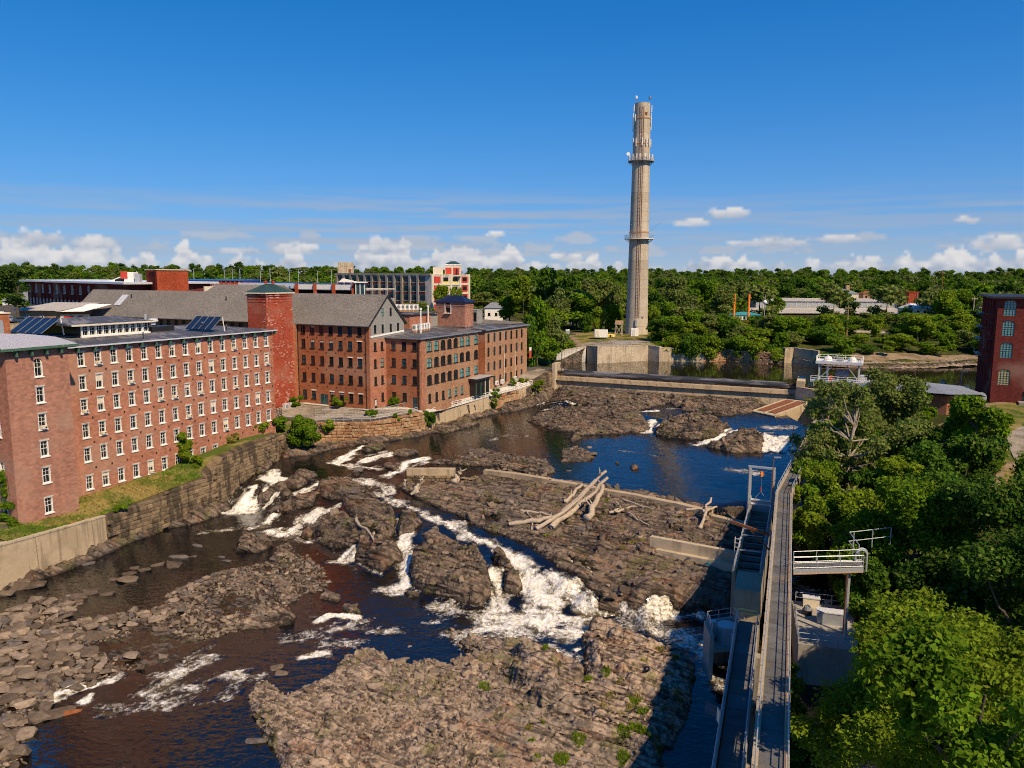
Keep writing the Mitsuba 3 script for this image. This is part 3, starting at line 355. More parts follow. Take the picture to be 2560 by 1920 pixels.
BOULDERS=[[-40.43,65.33,np.float64(3.61),0.28,32,0.45],[-39.53,65.55,np.float64(2.49),0.3,32,2],[-50.45,81.31,np.float64(3.08),0.3,8,0.9],[-40.12,84.53,np.float64(1.8),0.6,20,0.95],[-38.59,81.98,np.float64(2.15),0.3,0,0.5],[-44.62,80.23,np.float64(2.73),0.35,15,0.45],[-38.91,75.76,np.float64(1.74),0.45,5,0.8],[-35.62,75.94,np.float64(1.12),0.6,5,0.8],[-55.51,84.33,np.float64(2.27),0.5,20,0.8],[-54.52,80.11,np.float64(1.68),0.5,20,0.9],[-49.96,78.41,np.float64(2.93),0.35,-15,0.75],[-52.16,76.42,np.float64(1.78),0.5,30,0.9],[-48.29,73.31,np.float64(1.86),0.3,25,1.0],[-46.1,75.41,np.float64(2.02),0.6,30,0.4],[-45.72,77.05,np.float64(2.68),0.3,12,0.7],[-49.4,72.3,np.float64(1.7),0.6,0,0.8],[-47.4,72.08,np.float64(1.83),0.6,20,0.5],[-45.84,68.59,np.float64(1.62),0.6,15,0.75],[-45.08,69.27,np.float64(2.21),0.4,20,0.6],[-44.19,66.86,np.float64(1.87),0.5,60,0.85],[-44.99,66.85,np.float64(1.3),0.6,20,0.8],[-46.07,67.27,np.float64(1.75),0.6,40,0.4],[-41.69,64.61,np.float64(1.81),0.6,50,0.6],[-42.77,64.01,np.float64(2.37),0.3,35,0.55],[-42.11,66.46,np.float64(1.7),0.45,110,0.5],[-41.27,62.11,np.float64(1.76),0.6,10,0.7],[-42.77,62.1,np.float64(1.78),0.5,-5,0.6],[-40.0,59.36,np.float64(1.45),0.8,100,0.6],[-41.96,60.65,np.float64(1.61),0.5,30,0.6],[-43.76,64.69,np.float64(1.97),0.5,15,0.55],[-44.33,64.19,np.float64(1.41),0.5,0,0.5],[-43.45,76.25,np.float64(2.32),0.5,30,0.4],[-46.93,80.2,np.float64(2.44),0.35,-20,0.4],[-48.18,80.49,np.float64(1.31),0.7,40,0.5],[-49.47,79.87,np.float64(1.8),0.5,15,0.4],[-52.55,82.28,np.float64(1.53),0.6,50,0.4],[-54.3,81.95,np.float64(2.05),0.7,80,0.6],[-46.12,72.83,np.float64(1.37),0.4,70,0.4],[-43.14,72.87,np.float64(1.35),0.6,0,0.75],[-43.14,68.61,np.float64(1.16),0.6,0,0.6],[-45.13,83.65,np.float64(1.57),0.4,5,0.4],[-46.94,83.3,np.float64(0.83),0.5,0,0.6],[-46.03,104.87,np.float64(2.67),0.35,0,0.3],[-45.53,101.58,np.float64(2.39),0.6,0,0.35],[-51.92,92.67,np.float64(2.19),0.7,20,0.4],[-49.58,91.95,np.float64(1.64),0.5,5,0.35],[-49.16,96.2,np.float64(2.96),0.3,12,0.5],[-49.99,98.3,np.float64(1.94),0.4,30,0.4],[-48.61,99.8,np.float64(1.73),0.4,15,0.45],[-47.78,101.81,np.float64(1.75),0.5,15,0.45],[-37.41,99.35,np.float64(1.88),0.3,5,0.35],[-39.08,103.47,np.float64(1.51),0.3,-25,0.3],[-40.23,104.96,np.float64(1.1),0.4,-20,0.3],[-44.34,105.18,np.float64(0.89),0.5,0,0.4],[-45.28,109.31,np.float64(1.84),0.3,-25,0.3],[-50.26,100.45,np.float64(1.31),0.5,10,0.4],[-52.56,90.9,np.float64(2.27),0.4,20,0.4],[-50.94,96.42,np.float64(1.49),0.4,10,0.4],[-55.29,87.52,np.float64(1.43),0.4,0,0.5],[-23.37,73.89,np.float64(1.26),0.6,20,0.6],[-22.54,72.76,np.float64(1.38),0.5,10,0.6],[-11.36,75.32,np.float64(1.52),0.6,0,0.7],[-10.62,76.0,np.float64(0.69),0.6,0,0.6],[-8.52,74.7,np.float64(0.82),0.5,0,0.6],[-7.73,75.76,np.float64(0.55),0.6,0,0.7],[-9.45,73.92,np.float64(0.68),0.7,0,0.7],[-6.71,72.94,np.float64(0.94),0.5,0,0.9],[-8.68,70.04,np.float64(1.04),0.6,0,1.0],[-12.61,68.41,np.float64(1.41),0.5,30,0.9],[-13.88,68.29,np.float64(1.29),0.5,0,0.6],[-13.19,65.23,np.float64(0.56),0.8,0,1.2],[-4.72,61.3,np.float64(1.06),0.5,0,1.0],[-12.94,63.36,np.float64(1.22),0.4,0,0.4],[-10.7,78.64,np.float64(0.57),0.7,0,0.8],[-21.37,61.41,np.float64(1.96),0.28,0,0.3],[-22.83,85.74,np.float64(0.94),0.5,0,0.4],[-18.43,87.77,np.float64(0.95),0.5,0,0.4],[-11.06,167.5,np.float64(0.95),0.6,0,0.2],[-9.46,167.07,np.float64(1.1),0.6,0,0.2],[-27.55,137.55,np.float64(2.13),0.4,0,0.3],[15.43,146.61,np.float64(1.67),0.6,0,0.6],[14.26,143.0,np.float64(1.36),0.6,0,0.6],[12.67,153.56,np.float64(1.16),0.6,0,0.7],[15.5,152.97,np.float64(1.16),0.6,0,0.7],[10.0,134.15,np.float64(0.89),0.6,0,0.5],[17.3,101.91,np.float64(1.01),0.9,0,1.1],[22.55,106.8,np.float64(1.27),1.0,0,0.3],[24.29,110.29,np.float64(1.2),0.6,0,1.2],[-61.49,93.68,np.float64(3.28),0.4,15,0.4],[-59.8,94.16,np.float64(2.39),0.5,20,0.4],[-61.82,91.65,np.float64(2.16),0.4,0,0.5],[-57.24,101.94,np.float64(1.59),0.5,20,0.3]]
LOGS=[[0.42,[[5.57,105.22,4.24],[9.85,111.31,6.85],[13.92,112.52,10.68]]],[0.38,[[6.27,106.98,4.3],[10.21,110.5,6.22],[14.12,111.93,9.86]]],[0.55,[[10.59,107.43,4.39],[11.71,109.7,6.04],[13.59,113.82,8.14]]],[0.33,[[7.93,115.57,5.15],[9.39,116.25,5.87],[10.95,117.94,7.24]]],[0.34,[[-0.27,107.01,4.08],[3.72,107.5,4.75],[7.22,107.89,5.29]]],[0.22,[[1.41,112.32,4.64],[3.83,111.1,4.7],[6.09,109.74,4.7]]],[0.14,[[2.83,104.63,4.01],[3.02,108.34,4.69]]],[0.12,[[5.84,108.99,4.93],[7.36,106.74,4.38]]],[0.3,[[3.43,104.6,4.13],[7.15,106.94,6.0],[10.36,109.13,8.12]]],[0.12,[[2.15,111.92,4.65],[3.31,107.5,4.54]]],[0.2,[[14.11,109.59,5.22],[15.75,110.96,5.46]]],[0.17,[[14.97,109.84,5.37],[18.11,111.24,5.72]]],[0.14,[[16.51,113.52,6.14],[18.86,110.73,5.98],[20.5,109.29,5.89]]],[0.12,[[16.81,109.51,5.26],[17.89,107.06,4.97],[19.3,105.75,4.67]]],[0.12,[[15.55,113.51,5.8],[16.22,109.82,5.38]]],[0.26,[[25.98,104.57,4.57],[27.02,106.22,6.13],[28.38,108.31,7.93]]],[0.16,[[24.54,106.94,6.52],[26.91,107.55,6.66],[29.17,107.98,6.76]]],[0.24,[[26.68,106.53,6.45],[29.13,107.83,6.74]]],[0.22,[[-23.11,112.99,3.29],[-21.55,108.81,3.33],[-19.78,105.89,3.46],[-18.62,102.45,2.79]]],[0.16,[[-19.11,105.54,3.47],[-19.06,104.07,3.04]]],[0.1,[[-22.81,112.12,4.01],[-23.01,112.52,3.33]]],[0.42,[[-15.29,122.27,4.49],[-14.97,123.53,5.34],[-14.28,123.79,6.77]]],[0.3,[[-17.49,124.1,5.9],[-17.27,124.56,4.51]]],[0.5,[[-9.53,125.87,4.74],[-9.03,127.28,5.59],[-8.47,127.92,6.67]]]]
TUFTS=[[-2.42,68.67,0.5],[-2.04,67.72,0.3],[-1.47,88.83,0.2],[0.87,75.73,0.15],[3.47,74.16,0.3],[9.02,69.58,0.4],[10.38,80.13,0.3],[11.19,65.74,0.6],[11.54,63.75,0.5],[10.55,60.98,1.0],[9.55,60.36,0.6],[11.73,59.48,0.6],[5.62,59.57,0.6],[1.8,59.38,0.3],[4.05,57.11,0.6],[9.0,57.72,0.5],[2.77,61.62,0.2],[7.42,69.96,0.4],[16.54,74.31,0.4],[2.09,57.24,0.3],[14.56,116.05,0.4],[13.8,112.3,0.2],[4.95,102.79,0.4]]
DRY=[[15.45,76.6,0.5],[16.33,74.3,0.4],[11.54,66.74,0.5],[12.76,65.85,0.4],[13.57,64.97,0.4],[10.19,68.42,0.3],[15.16,66.6,0.5],[8.35,64.74,0.4],[10.59,64.94,0.3],[9.01,66.17,0.4],[15.4,71.27,0.4],[12.4,60.69,0.4],[13.05,72.94,0.3],[1.57,61.21,0.3],[16.0,99.88,0.6],[14.74,99.01,0.4],[17.48,100.76,0.4],[17.27,89.8,0.3],[15.88,91.84,0.3],[15.38,105.09,0.3],[2.95,119.1,0.4],[9.07,119.53,0.4],[-22.43,107.89,0.3]]
BANK_TREES=[(7.3,226.0,32.6,4.0,0),(12.6,229.0,27.4,3.3,0),(5.2,224.0,27.6,2.6,2),(10.9,227.0,21.2,3.1,0),(14.5,230.0,21.7,2.3,1),(14.0,330.0,42.0,7.0,0),(4.6,330.0,38.5,5.5,1),(26.0,318.0,33.4,6.0,1),(25.4,350.0,39.6,5.3,0),(32.6,342.0,37.6,6.5,1),(39.6,345.0,37.6,6.3,0),(44.6,335.0,35.7,3.8,1),(38.1,306.0,27.7,3.0,2),(32.8,304.0,27.3,3.0,2),(28.4,300.0,24.7,2.7,2),(41.8,306.0,27.3,2.1,2),(17.8,300.0,34.6,4.6,3),(58.0,322.0,33.0,4.9,0),(59.6,300.0,29.4,4.6,0),(72.3,345.0,38.9,5.2,0),(50.2,264.0,25.8,4.4,0),(53.4,258.0,26.1,5.5,0),(58.3,257.0,24.2,5.5,1),(48.4,262.0,21.1,2.8,2),(65.9,278.0,26.8,4.2,2),(69.3,275.0,26.1,4.8,1),(75.7,280.0,25.9,4.9,2),(74.1,255.0,23.3,5.8,1),(77.8,253.0,22.7,5.4,2),(91.6,290.0,24.7,5.5,0),(75.9,332.0,30.9,5.0,3),(91.0,342.0,33.3,5.2,0),(103.0,348.0,35.9,5.3,1),(87.4,362.0,37.8,6.1,0),(53.8,298.0,28.1,2.7,2),(52.1,300.0,21.2,1.8,2),(51.2,256.0,20.0,3.9,2),(56.2,252.0,18.0,3.4,1),(63.2,256.0,20.8,3.1,2),(88.1,266.0,26.5,5.4,1),(93.1,268.0,25.1,4.3,2),(79.2,256.0,22.4,4.5,1),(75.7,254.0,22.9,4.1,0),(111.4,290.0,24.9,4.7,0),(104.2,262.0,22.9,5.1,2),(130.6,302.0,24.4,4.9,0),(150.4,335.0,28.8,3.5,0),(158.4,335.0,29.3,3.8,1),(154.3,308.0,26.2,5.5,0),(171.9,332.0,29.5,5.4,1),(182.5,332.0,29.6,5.9,0),(162.5,300.0,25.2,6.0,0),(162.2,282.0,26.1,5.7,1),(158.9,268.0,22.4,4.3,0),(119.5,256.0,18.9,4.1,1),(123.6,253.0,21.2,5.3,2),(126.7,250.0,19.8,4.4,1),(131.4,248.0,18.8,4.8,2),(134.9,246.0,17.0,2.6,1),(111.8,246.0,16.9,3.0,2),(116.9,244.0,16.3,3.5,1),(150.2,264.0,16.7,2.1,2),(154.6,262.0,16.0,3.6,2),(197.0,345.0,34.2,6.1,0),(201.9,340.0,32.7,6.0,2),(111.0,300.0,22.5,3.1,2),(125.0,300.0,22.6,3.6,2),(160.1,286.0,24.5,4.6,1),(173.7,290.0,27.1,4.2,0),(149.8,290.0,23.3,4.7,2),(-44.4,330.0,27.2,4.9,2),(-37.1,325.0,28.0,4.5,1),(-31.1,352.0,34.2,3.9,1),(-24.7,352.0,33.6,3.2,2),(-36.0,325.0,26.2,3.6,2),(-143.0,480.0,43.2,8.8,1),(-154.5,480.0,39.6,8.8,0),(-119.3,190.0,40.5,3.7,4),(-130.8,380.0,44.7,3.7,5)]
# the outlines of the river below the dam and of the pool above it
RIVER_EDGE = [(-84, 45), (-74, 60), (-63.3, 92.4), (-58.3, 108.4), (-53.9, 117.3), (-49.9, 127.4), (-47.6, 137.5), (-45.0, 146.3), (-45.2, 152.0), (-39.8, 158.0), (-28.5, 159.0), (-19.7, 165.0),
              (-16.2, 177.0), (-5.3, 193.2), (1.5, 203.6), (6, 208), (11.0, 216.0), (12.2, 217.4), (70.2, 191.6), (74, 186), (66, 158), (50, 120), (41, 97), (36, 75), (33, 56), (30, 45)]
POOL_EDGE = [(12.2, 217.6), (13.5, 230), (15.0, 236.4), (23.6, 243.5), (26.1, 238.6), (43, 248), (51.4, 246.6), (60.1, 245.3), (67.9, 249.2), (78.5, 240), (87.7, 243.6), (92.8, 234), (106, 231.2), (125.2, 232.2), (146, 239.8), (230, 262),
             (230, 200), (120, 176), (100, 168), (92, 163), (84, 170), (78, 182), (71.2, 191.4)]
CHIMNEY = (46.2, 292.0)
PB = A_([-30.36, 166.51, 0.0]); MU = A_([.43544198, .9002168, 0]); MBX = A_([.9002168, -.43544198, 0])   # the frame of the mills: a along MBX, b along MU


def mill(a, b, z=0.0): return PB + a * MBX + b * MU + A_([0, 0, z])
# ---------------------------------------------------------------- the river: a falling surface of water with the ledge standing out of it
_c = A_(CTL); _l, _n = LinearNDInterpolator(_c[:, :2], _c[:, 2]), NearestNDInterpolator(_c[:, :2], _c[:, 2])
STEP = .27
GX, GY = np.arange(-82, 64, STEP), np.arange(50, 224, STEP)
XX, YY = np.meshgrid(GX, GY)
WS = _l(XX, YY); _bad = np.isnan(WS); WS[_bad] = _n(XX[_bad], YY[_bad])
WS = gaussian_filter(WS, .9)


def inside(poly): return shapely.contains_xy(shapely.Polygon(poly).buffer(0), XX, YY)


def grid_at(G, x, y):
    i = np.clip((np.asarray(y) - GY[0]) / STEP, 0, len(GY) - 1.001); j = np.clip((np.asarray(x) - GX[0]) / STEP, 0, len(GX) - 1.001)
    a, b = i.astype(int), j.astype(int); s, t = i - a, j - b
    return G[a, b] * (1 - s) * (1 - t) + G[a + 1, b] * s * (1 - t) + G[a, b + 1] * (1 - s) * t + G[a + 1, b + 1] * s * t


_p3 = np.stack([XX, YY, np.zeros_like(XX)], -1)
AC, AL = XX * -STRIKE[1] + YY * STRIKE[0], XX * STRIKE[0] + YY * STRIKE[1]
_q = lambda a, b, c=0.: np.stack([AC * a, AL * b, np.full_like(AC, c)], -1)
n_big = meshkit.fbm(_p3 * .10, 4, 21); n_mid = meshkit.fbm(_p3 * .55, 4, 22); n_fine = meshkit.fbm(_p3 * 1.6, 3, 23)
warp = meshkit.fbm(_q(.12, .06), 3, 24) * 7
saw = (AC * .30 + warp) % 1.0; saw2 = (AC * .95 + warp * 2.2 + n_mid) % 1.0
slab = np.where(saw < .82, saw / .82, (1 - saw) / .18); slab2 = np.where(saw2 < .8, saw2 / .8, (1 - saw2) / .2)
cross = meshkit.fbm(_q(.7, .35, 5), 3, 25)
chop = np.floor((AL * .22 + n_mid * 1.6 + np.floor(AC * .30 + warp) * .37)) ; chop_r = ((np.sin(chop * 12.9898 + np.floor(AC * .30 + warp) * 78.233) * 43758.5453) % 1.0)
def blocks(size, seed):
    # broken facets: every cell of a stretched Voronoi pattern is a small tilted plane
    from scipy.spatial import cKDTree
    rg = np.random.default_rng(seed); P = np.stack([AC.ravel() / size, AL.ravel() / size * .5], 1); lo, hi = P.min(0), P.max(0); n = int((hi - lo).prod()); s = rg.uniform(lo, hi, (n, 2)); _, i = cKDTree(s).query(P)
    d = P - s[i]; g = rg.normal(0, .55, (n, 2)); return (rg.uniform(-.5, .5, n)[i] + (g[i] * d).sum(1)).reshape(AC.shape)


blk, blk2 = blocks(2.0, 71), blocks(.85, 72)
BASE = np.full(XX.shape, -.9); ANYROCK = np.zeros(XX.shape, bool); RUB = np.zeros_like(XX); HOLE = np.zeros(XX.shape, bool)
for h in HOLES: HOLE |= inside(h)
for poly, h, e, kind in ROCK:
    m = inside(poly); ANYROCK |= m & (kind != 2)
    d = distance_transform_edt(np.pad(m, 1))[1:-1, 1:-1] * STEP + (n_mid - .5) * 1.3 * min(e, 1.2)
    rise = np.clip(d / e, 0, 1); rise = rise * rise * (3 - 2 * rise)
    if kind == 2: hh = h * (.10 + 1.1 * (n_mid - .45)) * 2 * rise + (n_fine - .5) * .35 - .05
    else:
        cut = np.clip((saw - .86) / .05, 0, 1) * np.clip((1.0 - saw) / .03, 0, 1)
        if kind == 1:
            east = np.clip((XX + .15 * (YY - 62) + 4) / 9, .25, 1)
            body = .34 + .5 * (n_big - .35) + east * (.62 * slab * (.4 + chop_r) + .26 * slab2 - .45 * cut) + .22 * (n_mid - .5) + .16 * blk + .10 * blk2
        else: body = .30 + .75 * (n_big - .35) + .62 * slab * (.35 + chop_r) + .48 * slab2 + .30 * (n_mid - .5) + .36 * blk + .20 * blk2 - .3 * cut
        hh = h * rise * np.clip(body, .12, 3) + .12 * rise
    v = np.where(m & (d > 0), hh, -.9)
    RUB = np.where(v > BASE, {0: .15, 1: 1.0, 2: .6}[kind], RUB)
    BASE = np.maximum(BASE, v)
_hd = np.clip(distance_transform_edt(HOLE) * STEP / .45, 0, 1); BASE = BASE - np.maximum(BASE + .30, 0) * _hd
# long open cracks between the tilted layers, along the strike
_rg = np.random.default_rng(2024); CRACK = np.zeros_like(XX)
for poly, h, e, kind in ROCK:
    g = shapely.Polygon(poly).buffer(0)
    if kind == 2 or g.area < 12: continue
    b = g.bounds; n = int(g.area * (.085 if kind == 1 else .10))
    for _ in range(n):
        x, y = _rg.uniform(b[0], b[2]), _rg.uniform(b[1], b[3]); L, w_, dp = _rg.uniform(1.5, 7.5), _rg.uniform(.22, .50), _rg.uniform(.25, .8)
        if not shapely.contains_xy(g, x, y) or (kind == 1 and x + .15 * (y - 62) < _rg.uniform(-14, 2)): continue
        i0, i1 = np.searchsorted(GY, [y - L, y + L]); j0, j1 = np.searchsorted(GX, [x - L, x + L]); X, Y = XX[i0:i1, j0:j1] - x, YY[i0:i1, j0:j1] - y
        al_, ac_ = X * STRIKE[0] + Y * STRIKE[1], X * -STRIKE[1] + Y * STRIKE[0] + (n_mid[i0:i1, j0:j1] - .5) * 1.2
        CRACK[i0:i1, j0:j1] = np.maximum(CRACK[i0:i1, j0:j1], dp * np.clip(1.25 - np.abs(ac_) / w_, 0, 1) * np.clip((L / 2 - np.abs(al_)) / .8, 0, 1))
BASE = np.where(BASE > .05, np.maximum(BASE - CRACK, .02), BASE)
BASE = gaussian_filter(BASE, .45)
# the rubble half of the near outcrop is flatter than its slabs
ROCKZ = WS + BASE
FO = np.zeros_like(XX)
for x0, y0, x1, y1, w, s in FOAM:
    i0, i1 = np.searchsorted(GY, [min(y0, y1) - 2 * w - 1, max(y0, y1) + 2 * w + 1]); j0, j1 = np.searchsorted(GX, [min(x0, x1) - 2 * w - 1, max(x0, x1) + 2 * w + 1])
    if i1 <= i0 or j1 <= j0: continue
    X, Y = XX[i0:i1, j0:j1], YY[i0:i1, j0:j1]
    L2 = (x1 - x0) ** 2 + (y1 - y0) ** 2 + 1e-9; t = np.clip(((X - x0) * (x1 - x0) + (Y - y0) * (y1 - y0)) / L2, 0, 1)
    d = np.hypot(X - x0 - t * (x1 - x0), Y - y0 - t * (y1 - y0)) + (n_mid[i0:i1, j0:j1] - .5) * 2.6 * w
    FO[i0:i1, j0:j1] = np.maximum(FO[i0:i1, j0:j1], s * np.clip(1.22 - .85 * d / w, 0, 1) * (.30 + 1.38 * meshkit.fbm(np.stack([(X * (x1 - x0) + Y * (y1 - y0)) / math.sqrt(L2) * .32, (X * (y1 - y0) - Y * (x1 - x0)) / math.sqrt(L2) * 2.5, X * 0], -1), 2, 34)))
gy_, gx_ = np.gradient(WS, STEP); SLOPE = np.hypot(gx_, gy_)
FOC = FO; FO = np.maximum(FO, np.clip((SLOPE - .25) * 1.8, 0, .8) * ~ANYROCK)
FO = np.maximum(FO, np.clip(.20 - np.abs(BASE) * 2, 0, .2) * 0)
WZ = WS + np.minimum(FO, 1) * ((meshkit.fbm(_p3 * .8, 3, 31) - .45) * .55 + (meshkit.fbm(_p3 * 2.4, 2, 32) - .5) * .30) + (meshkit.fbm(_p3 * .35, 2, 33) - .5) * .05
# under a fall the ledge is worn down to just below the water
ROCKZ = np.where((FOC > .42) & (BASE < .7), np.minimum(ROCKZ, WS - .12), ROCKZ)


def river_wall(x, y): return True


def grid_mesh(keep, Z, *chan):
    """triangles over the cells whose four corners include a kept vertex"""
    k = keep[:-1, :-1] | keep[1:, :-1] | keep[:-1, 1:] | keep[1:, 1:]
    ii, jj = np.nonzero(k); n = Z.shape[1]; a = ii * n + jj
    f = np.vstack([np.stack([a, a + 1, a + n + 1], 1), np.stack([a, a + n + 1, a + n], 1)])
    u, inv = np.unique(f, return_inverse=True)
    V = np.stack([XX.ravel()[u], YY.ravel()[u], Z.ravel()[u]], 1)
    return (V, inv.reshape(f.shape)), np.stack([c.ravel()[u] for c in chan], 1)


# the river bed keeps to its own side of the walls, the dam and the bank
BOUND = shapely.Polygon(RIVER_EDGE)
INR = shapely.contains_xy(BOUND, XX, YY)
m, uv = grid_mesh((ROCKZ > WZ - .35) & INR, ROCKZ, ROCKZ - WS, RUB)
add('rock_ledge', m, 'm_rock', smooth=True, uv=uv, label='brown layered rock ledge breaking up the river in a broad dry fall', kind='structure')
m, uv = grid_mesh((WZ > ROCKZ - .25) & INR, WZ, FO, np.clip(-BASE, 0, 1))
add('river', m, 'm_water', smooth=True, uv=uv, label='dark brown river water with white rapids running between the rocks', kind='structure')
# ---------------------------------------------------------------- land
LAND = A_([(-84, 58, 5.6), (-74, 60, 5.8), (-63.3, 92.4, 5.8), (-58.3, 108.4, 4.65), (-53.9, 117.3, 5.5), (-50.6, 125.4, 6.1), (-66, 99, 6), (-62, 108.5, 5.9), (-59.5, 118, 6.3), (-57, 126, 6.9), (-54.5, 131, 7.6), (-50.2, 130, 7.0), (-48.9, 133.5, 8.2), (-47.8, 137.5, 8.5), (-45, 146.3, 8.8), (-46, 152, 7.5), (-48, 150, 9.2), (-50, 140, 9.0),
               (-43, 157, 8.2), (-39.8, 158.6, 8.6), (-28.5, 159.6, 8.9), (-19.7, 165.8, 9.6), (-42, 165, 9.8), (-30, 165, 10.2), (-48, 172, 10.4), (-16.2, 177.2, 8.5), (-5.3, 193.4, 9.2), (1.5, 204, 9.4), (6, 208.4, 10.2), (11, 217, 12.9), (-18, 176, 10.5), (-10, 190, 10.8), (-2, 206, 11.2), (5, 220, 12.6),
               (-90, 120, 8), (-112, 160, 20), (-114, 178, 26.8), (-97, 180, 26.8), (-160, 200, 27), (-125, 200, 27), (-118, 208, 27), (-190, 310, 27.5), (-150, 260, 27), (-100, 230, 22), (-90, 170, 12), (-40, 240, 15), (0, 240, 15.5), (12.5, 222, 13.0), (14, 236.6, 13.5), (20, 244, 16.5), (24, 244.5, 17.4), (26, 240, 17.6), (43, 249.5, 17.4), (60, 249, 16.4), (68, 251, 15.6), (46, 292, 18), (80, 246, 15.2), (95, 240, 13.6), (125, 238, 13.6), (146, 246, 14.4), (110, 250, 16.2), (140, 262, 17.2), (90, 262, 16.6),
               (230, 266, 15), (300, 300, 18), (74, 189, 13), (66, 158.5, 8.5), (56, 132, 7.0), (50, 120, 6.2), (41, 97, 4.2), (36, 75, 2.5), (33, 56, 1.5), (30, 45, 1.2), (48, 112, 6.4), (46, 90, 5.4), (44, 70, 4.0), (45, 50, 3.5), (60, 100, 10.5), (56, 80, 8), (60, 60, 8), (66, 110, 13.5), (70, 118, 14.4), (76, 135, 14.9), (70, 145, 14.6), (68, 160, 12.5), (84, 130, 14.6), (85, 142, 15.2), (95, 150, 15.4), (92, 162, 14.5), (110, 160, 15), (150, 150, 15), (110, 100, 14), (90, 70, 13), (90, 40, 12), (150, 60, 14), (230, 190, 15.5), (130, 174, 14.2), (84, 171, 14.0), (77, 182, 14.0),
               (-300, 100, 9), (-300, 40, 8), (-120, 40, 6), (-200, 320, 16.5), (-100, 330, 18), (0, 340, 18), (120, 340, 18.2), (240, 380, 18.4), (-50, 420, 19.5), (300, 200, 17), (300, 40, 15), (-300, 440, 18), (300, 440, 19.5), (100, 440, 19.5), (-150, 440, 19)])
_l2, _n2 = LinearNDInterpolator(LAND[:, :2], LAND[:, 2]), NearestNDInterpolator(LAND[:, :2], LAND[:, 2])


def far_height(x, y):
    r = np.hypot(x, y)
    return 19.2 + np.clip((r - 430) / 900, 0, 1.6) ** 1.3 * 8.0 + 7.0 * (meshkit.fbm(np.stack([np.asarray(x) * .0022, np.asarray(y) * .0022, np.zeros_like(np.asarray(x, float))], -1), 3, 41) - .5) * np.clip((r - 430) / 300, 0, 3)


def land(x, y):
    x, y = np.asarray(x, float), np.asarray(y, float)
    v = _l2(x, y); v = np.where(np.isnan(v), _n2(x, y), v); t = np.clip((np.hypot(x, y) - 380) / 90, 0, 1)
    return v * (1 - t) + far_height(x, y) * t


RIVER_P, POOL_P = shapely.Polygon(RIVER_EDGE), shapely.Polygon(POOL_EDGE)
WATERS = shapely.union_all([RIVER_P, POOL_P])


def sheet(poly, step, lift=0.0, seed=1, rough=0.0, zf=None):
    """a ground sheet over the polygon, following the land"""
    from scipy.spatial import Delaunay
    poly = poly.buffer(0); x0, y0, x1, y1 = poly.bounds; rng = np.random.default_rng(seed)
    gx, gy = np.meshgrid(np.arange(x0, x1, step), np.arange(y0, y1, step)); q = np.stack([gx.ravel(), gy.ravel()], 1) + rng.uniform(-.3, .3, (gx.size, 2)) * step
    q = q[shapely.contains_xy(poly.buffer(-.35 * step), q[:, 0], q[:, 1])]
    ring = []
    for g in getattr(poly, 'geoms', [poly]):
        for r in [g.exterior, *g.interiors]:
            L = np.arange(0, r.length, step * .8); ring += [(p.x, p.y) for p in (r.interpolate(t) for t in L)] + list(r.coords)[:-1]
    pts = np.unique(np.round(np.vstack([q, ring]), 3), axis=0); tri = Delaunay(pts).simplices
    c = pts[tri].mean(1); tri = tri[shapely.contains_xy(poly.buffer(.02), c[:, 0], c[:, 1])]
    a = pts[tri]; cr = (a[:, 1, 0] - a[:, 0, 0]) * (a[:, 2, 1] - a[:, 0, 1]) - (a[:, 1, 1] - a[:, 0, 1]) * (a[:, 2, 0] - a[:, 0, 0])
    tri[cr < 0] = tri[cr < 0][:, ::-1]; tri = tri[np.abs(cr) > 1e-4]
    z = (zf or land)(pts[:, 0], pts[:, 1]) + lift
    if rough: z = z + rough * (meshkit.fbm(np.column_stack([pts * .8, np.zeros(len(pts))]), 3, 5) - .5)
    return np.column_stack([pts, z]), tri


def pick(v, rules, base):
    """ground number per vertex"""
    u = np.full(len(v), float(base))
    for poly, k in rules: u[shapely.contains_xy(shapely.Polygon(poly), v[:, 0], v[:, 1])] = k
    return np.stack([u, np.zeros(len(v))], 1)


near = shapely.box(-300, 30, 300, 440).difference(WATERS)
m = sheet(near, 4.0, rough=.5)
RULES = [([(30, 30), (34, 90), (52, 125), (62, 150), (70, 160), (80, 140), (75, 120), (64, 95), (62, 30)], 3), ([(62, 95), (75, 120), (80, 140), (100, 150), (140, 150), (140, 60), (62, 60)], 0),
         ([(70, 118), (77, 135), (88, 134), (86, 120), (74, 112)], 1), ([(20, 243), (24, 300), (56, 300), (56, 250)], 1), ([(-95, 110), (-60, 80), (-50, 125), (-40, 160), (-80, 180)], 0), ([(-74, 60), (-63.3, 92.4), (-60.5, 102), (-63, 102), (-72, 96), (-95, 70)], 5),
         ([(80, 240), (150, 240), (150, 247), (80, 249)], 2), ([(-60, 155), (-19, 163), (12, 216), (8, 226), (-25, 180), (-60, 180)], 5), ([(-100, 230), (0, 240), (0, 440), (-300, 440), (-300, 200)], 4)]
add('ground', m, 'm_ground', smooth=True, uv=pick(m[0], RULES, 3), label='grassy and earthy ground of the town banks', kind='structure')
far = shapely.box(-5200, 30, 5200, 6500).difference(shapely.box(-299, 0, 299, 439))
m = sheet(far, 170.0)
add('terrain', m, 'm_ground', smooth=True, uv=(3, 0), label='far gently rising wooded land out to the horizon', kind='structure')
lawn = shapely.Polygon([(-62.9, 94.4), (-58.4, 108.7), (-54.0, 117.5), (-50.8, 124.5), (-51.2, 129), (-54.6, 131.0), (-58.8, 121.8), (-64.8, 109.8), (-61.6, 107.6), (-65.2, 99.7), (-67, 96)])
m = sheet(lawn, .7, .12, rough=.12)
d = meshkit.fbm(np.column_stack([m[0][:, :2] * .16, np.zeros(len(m[0]))]), 3, 9)
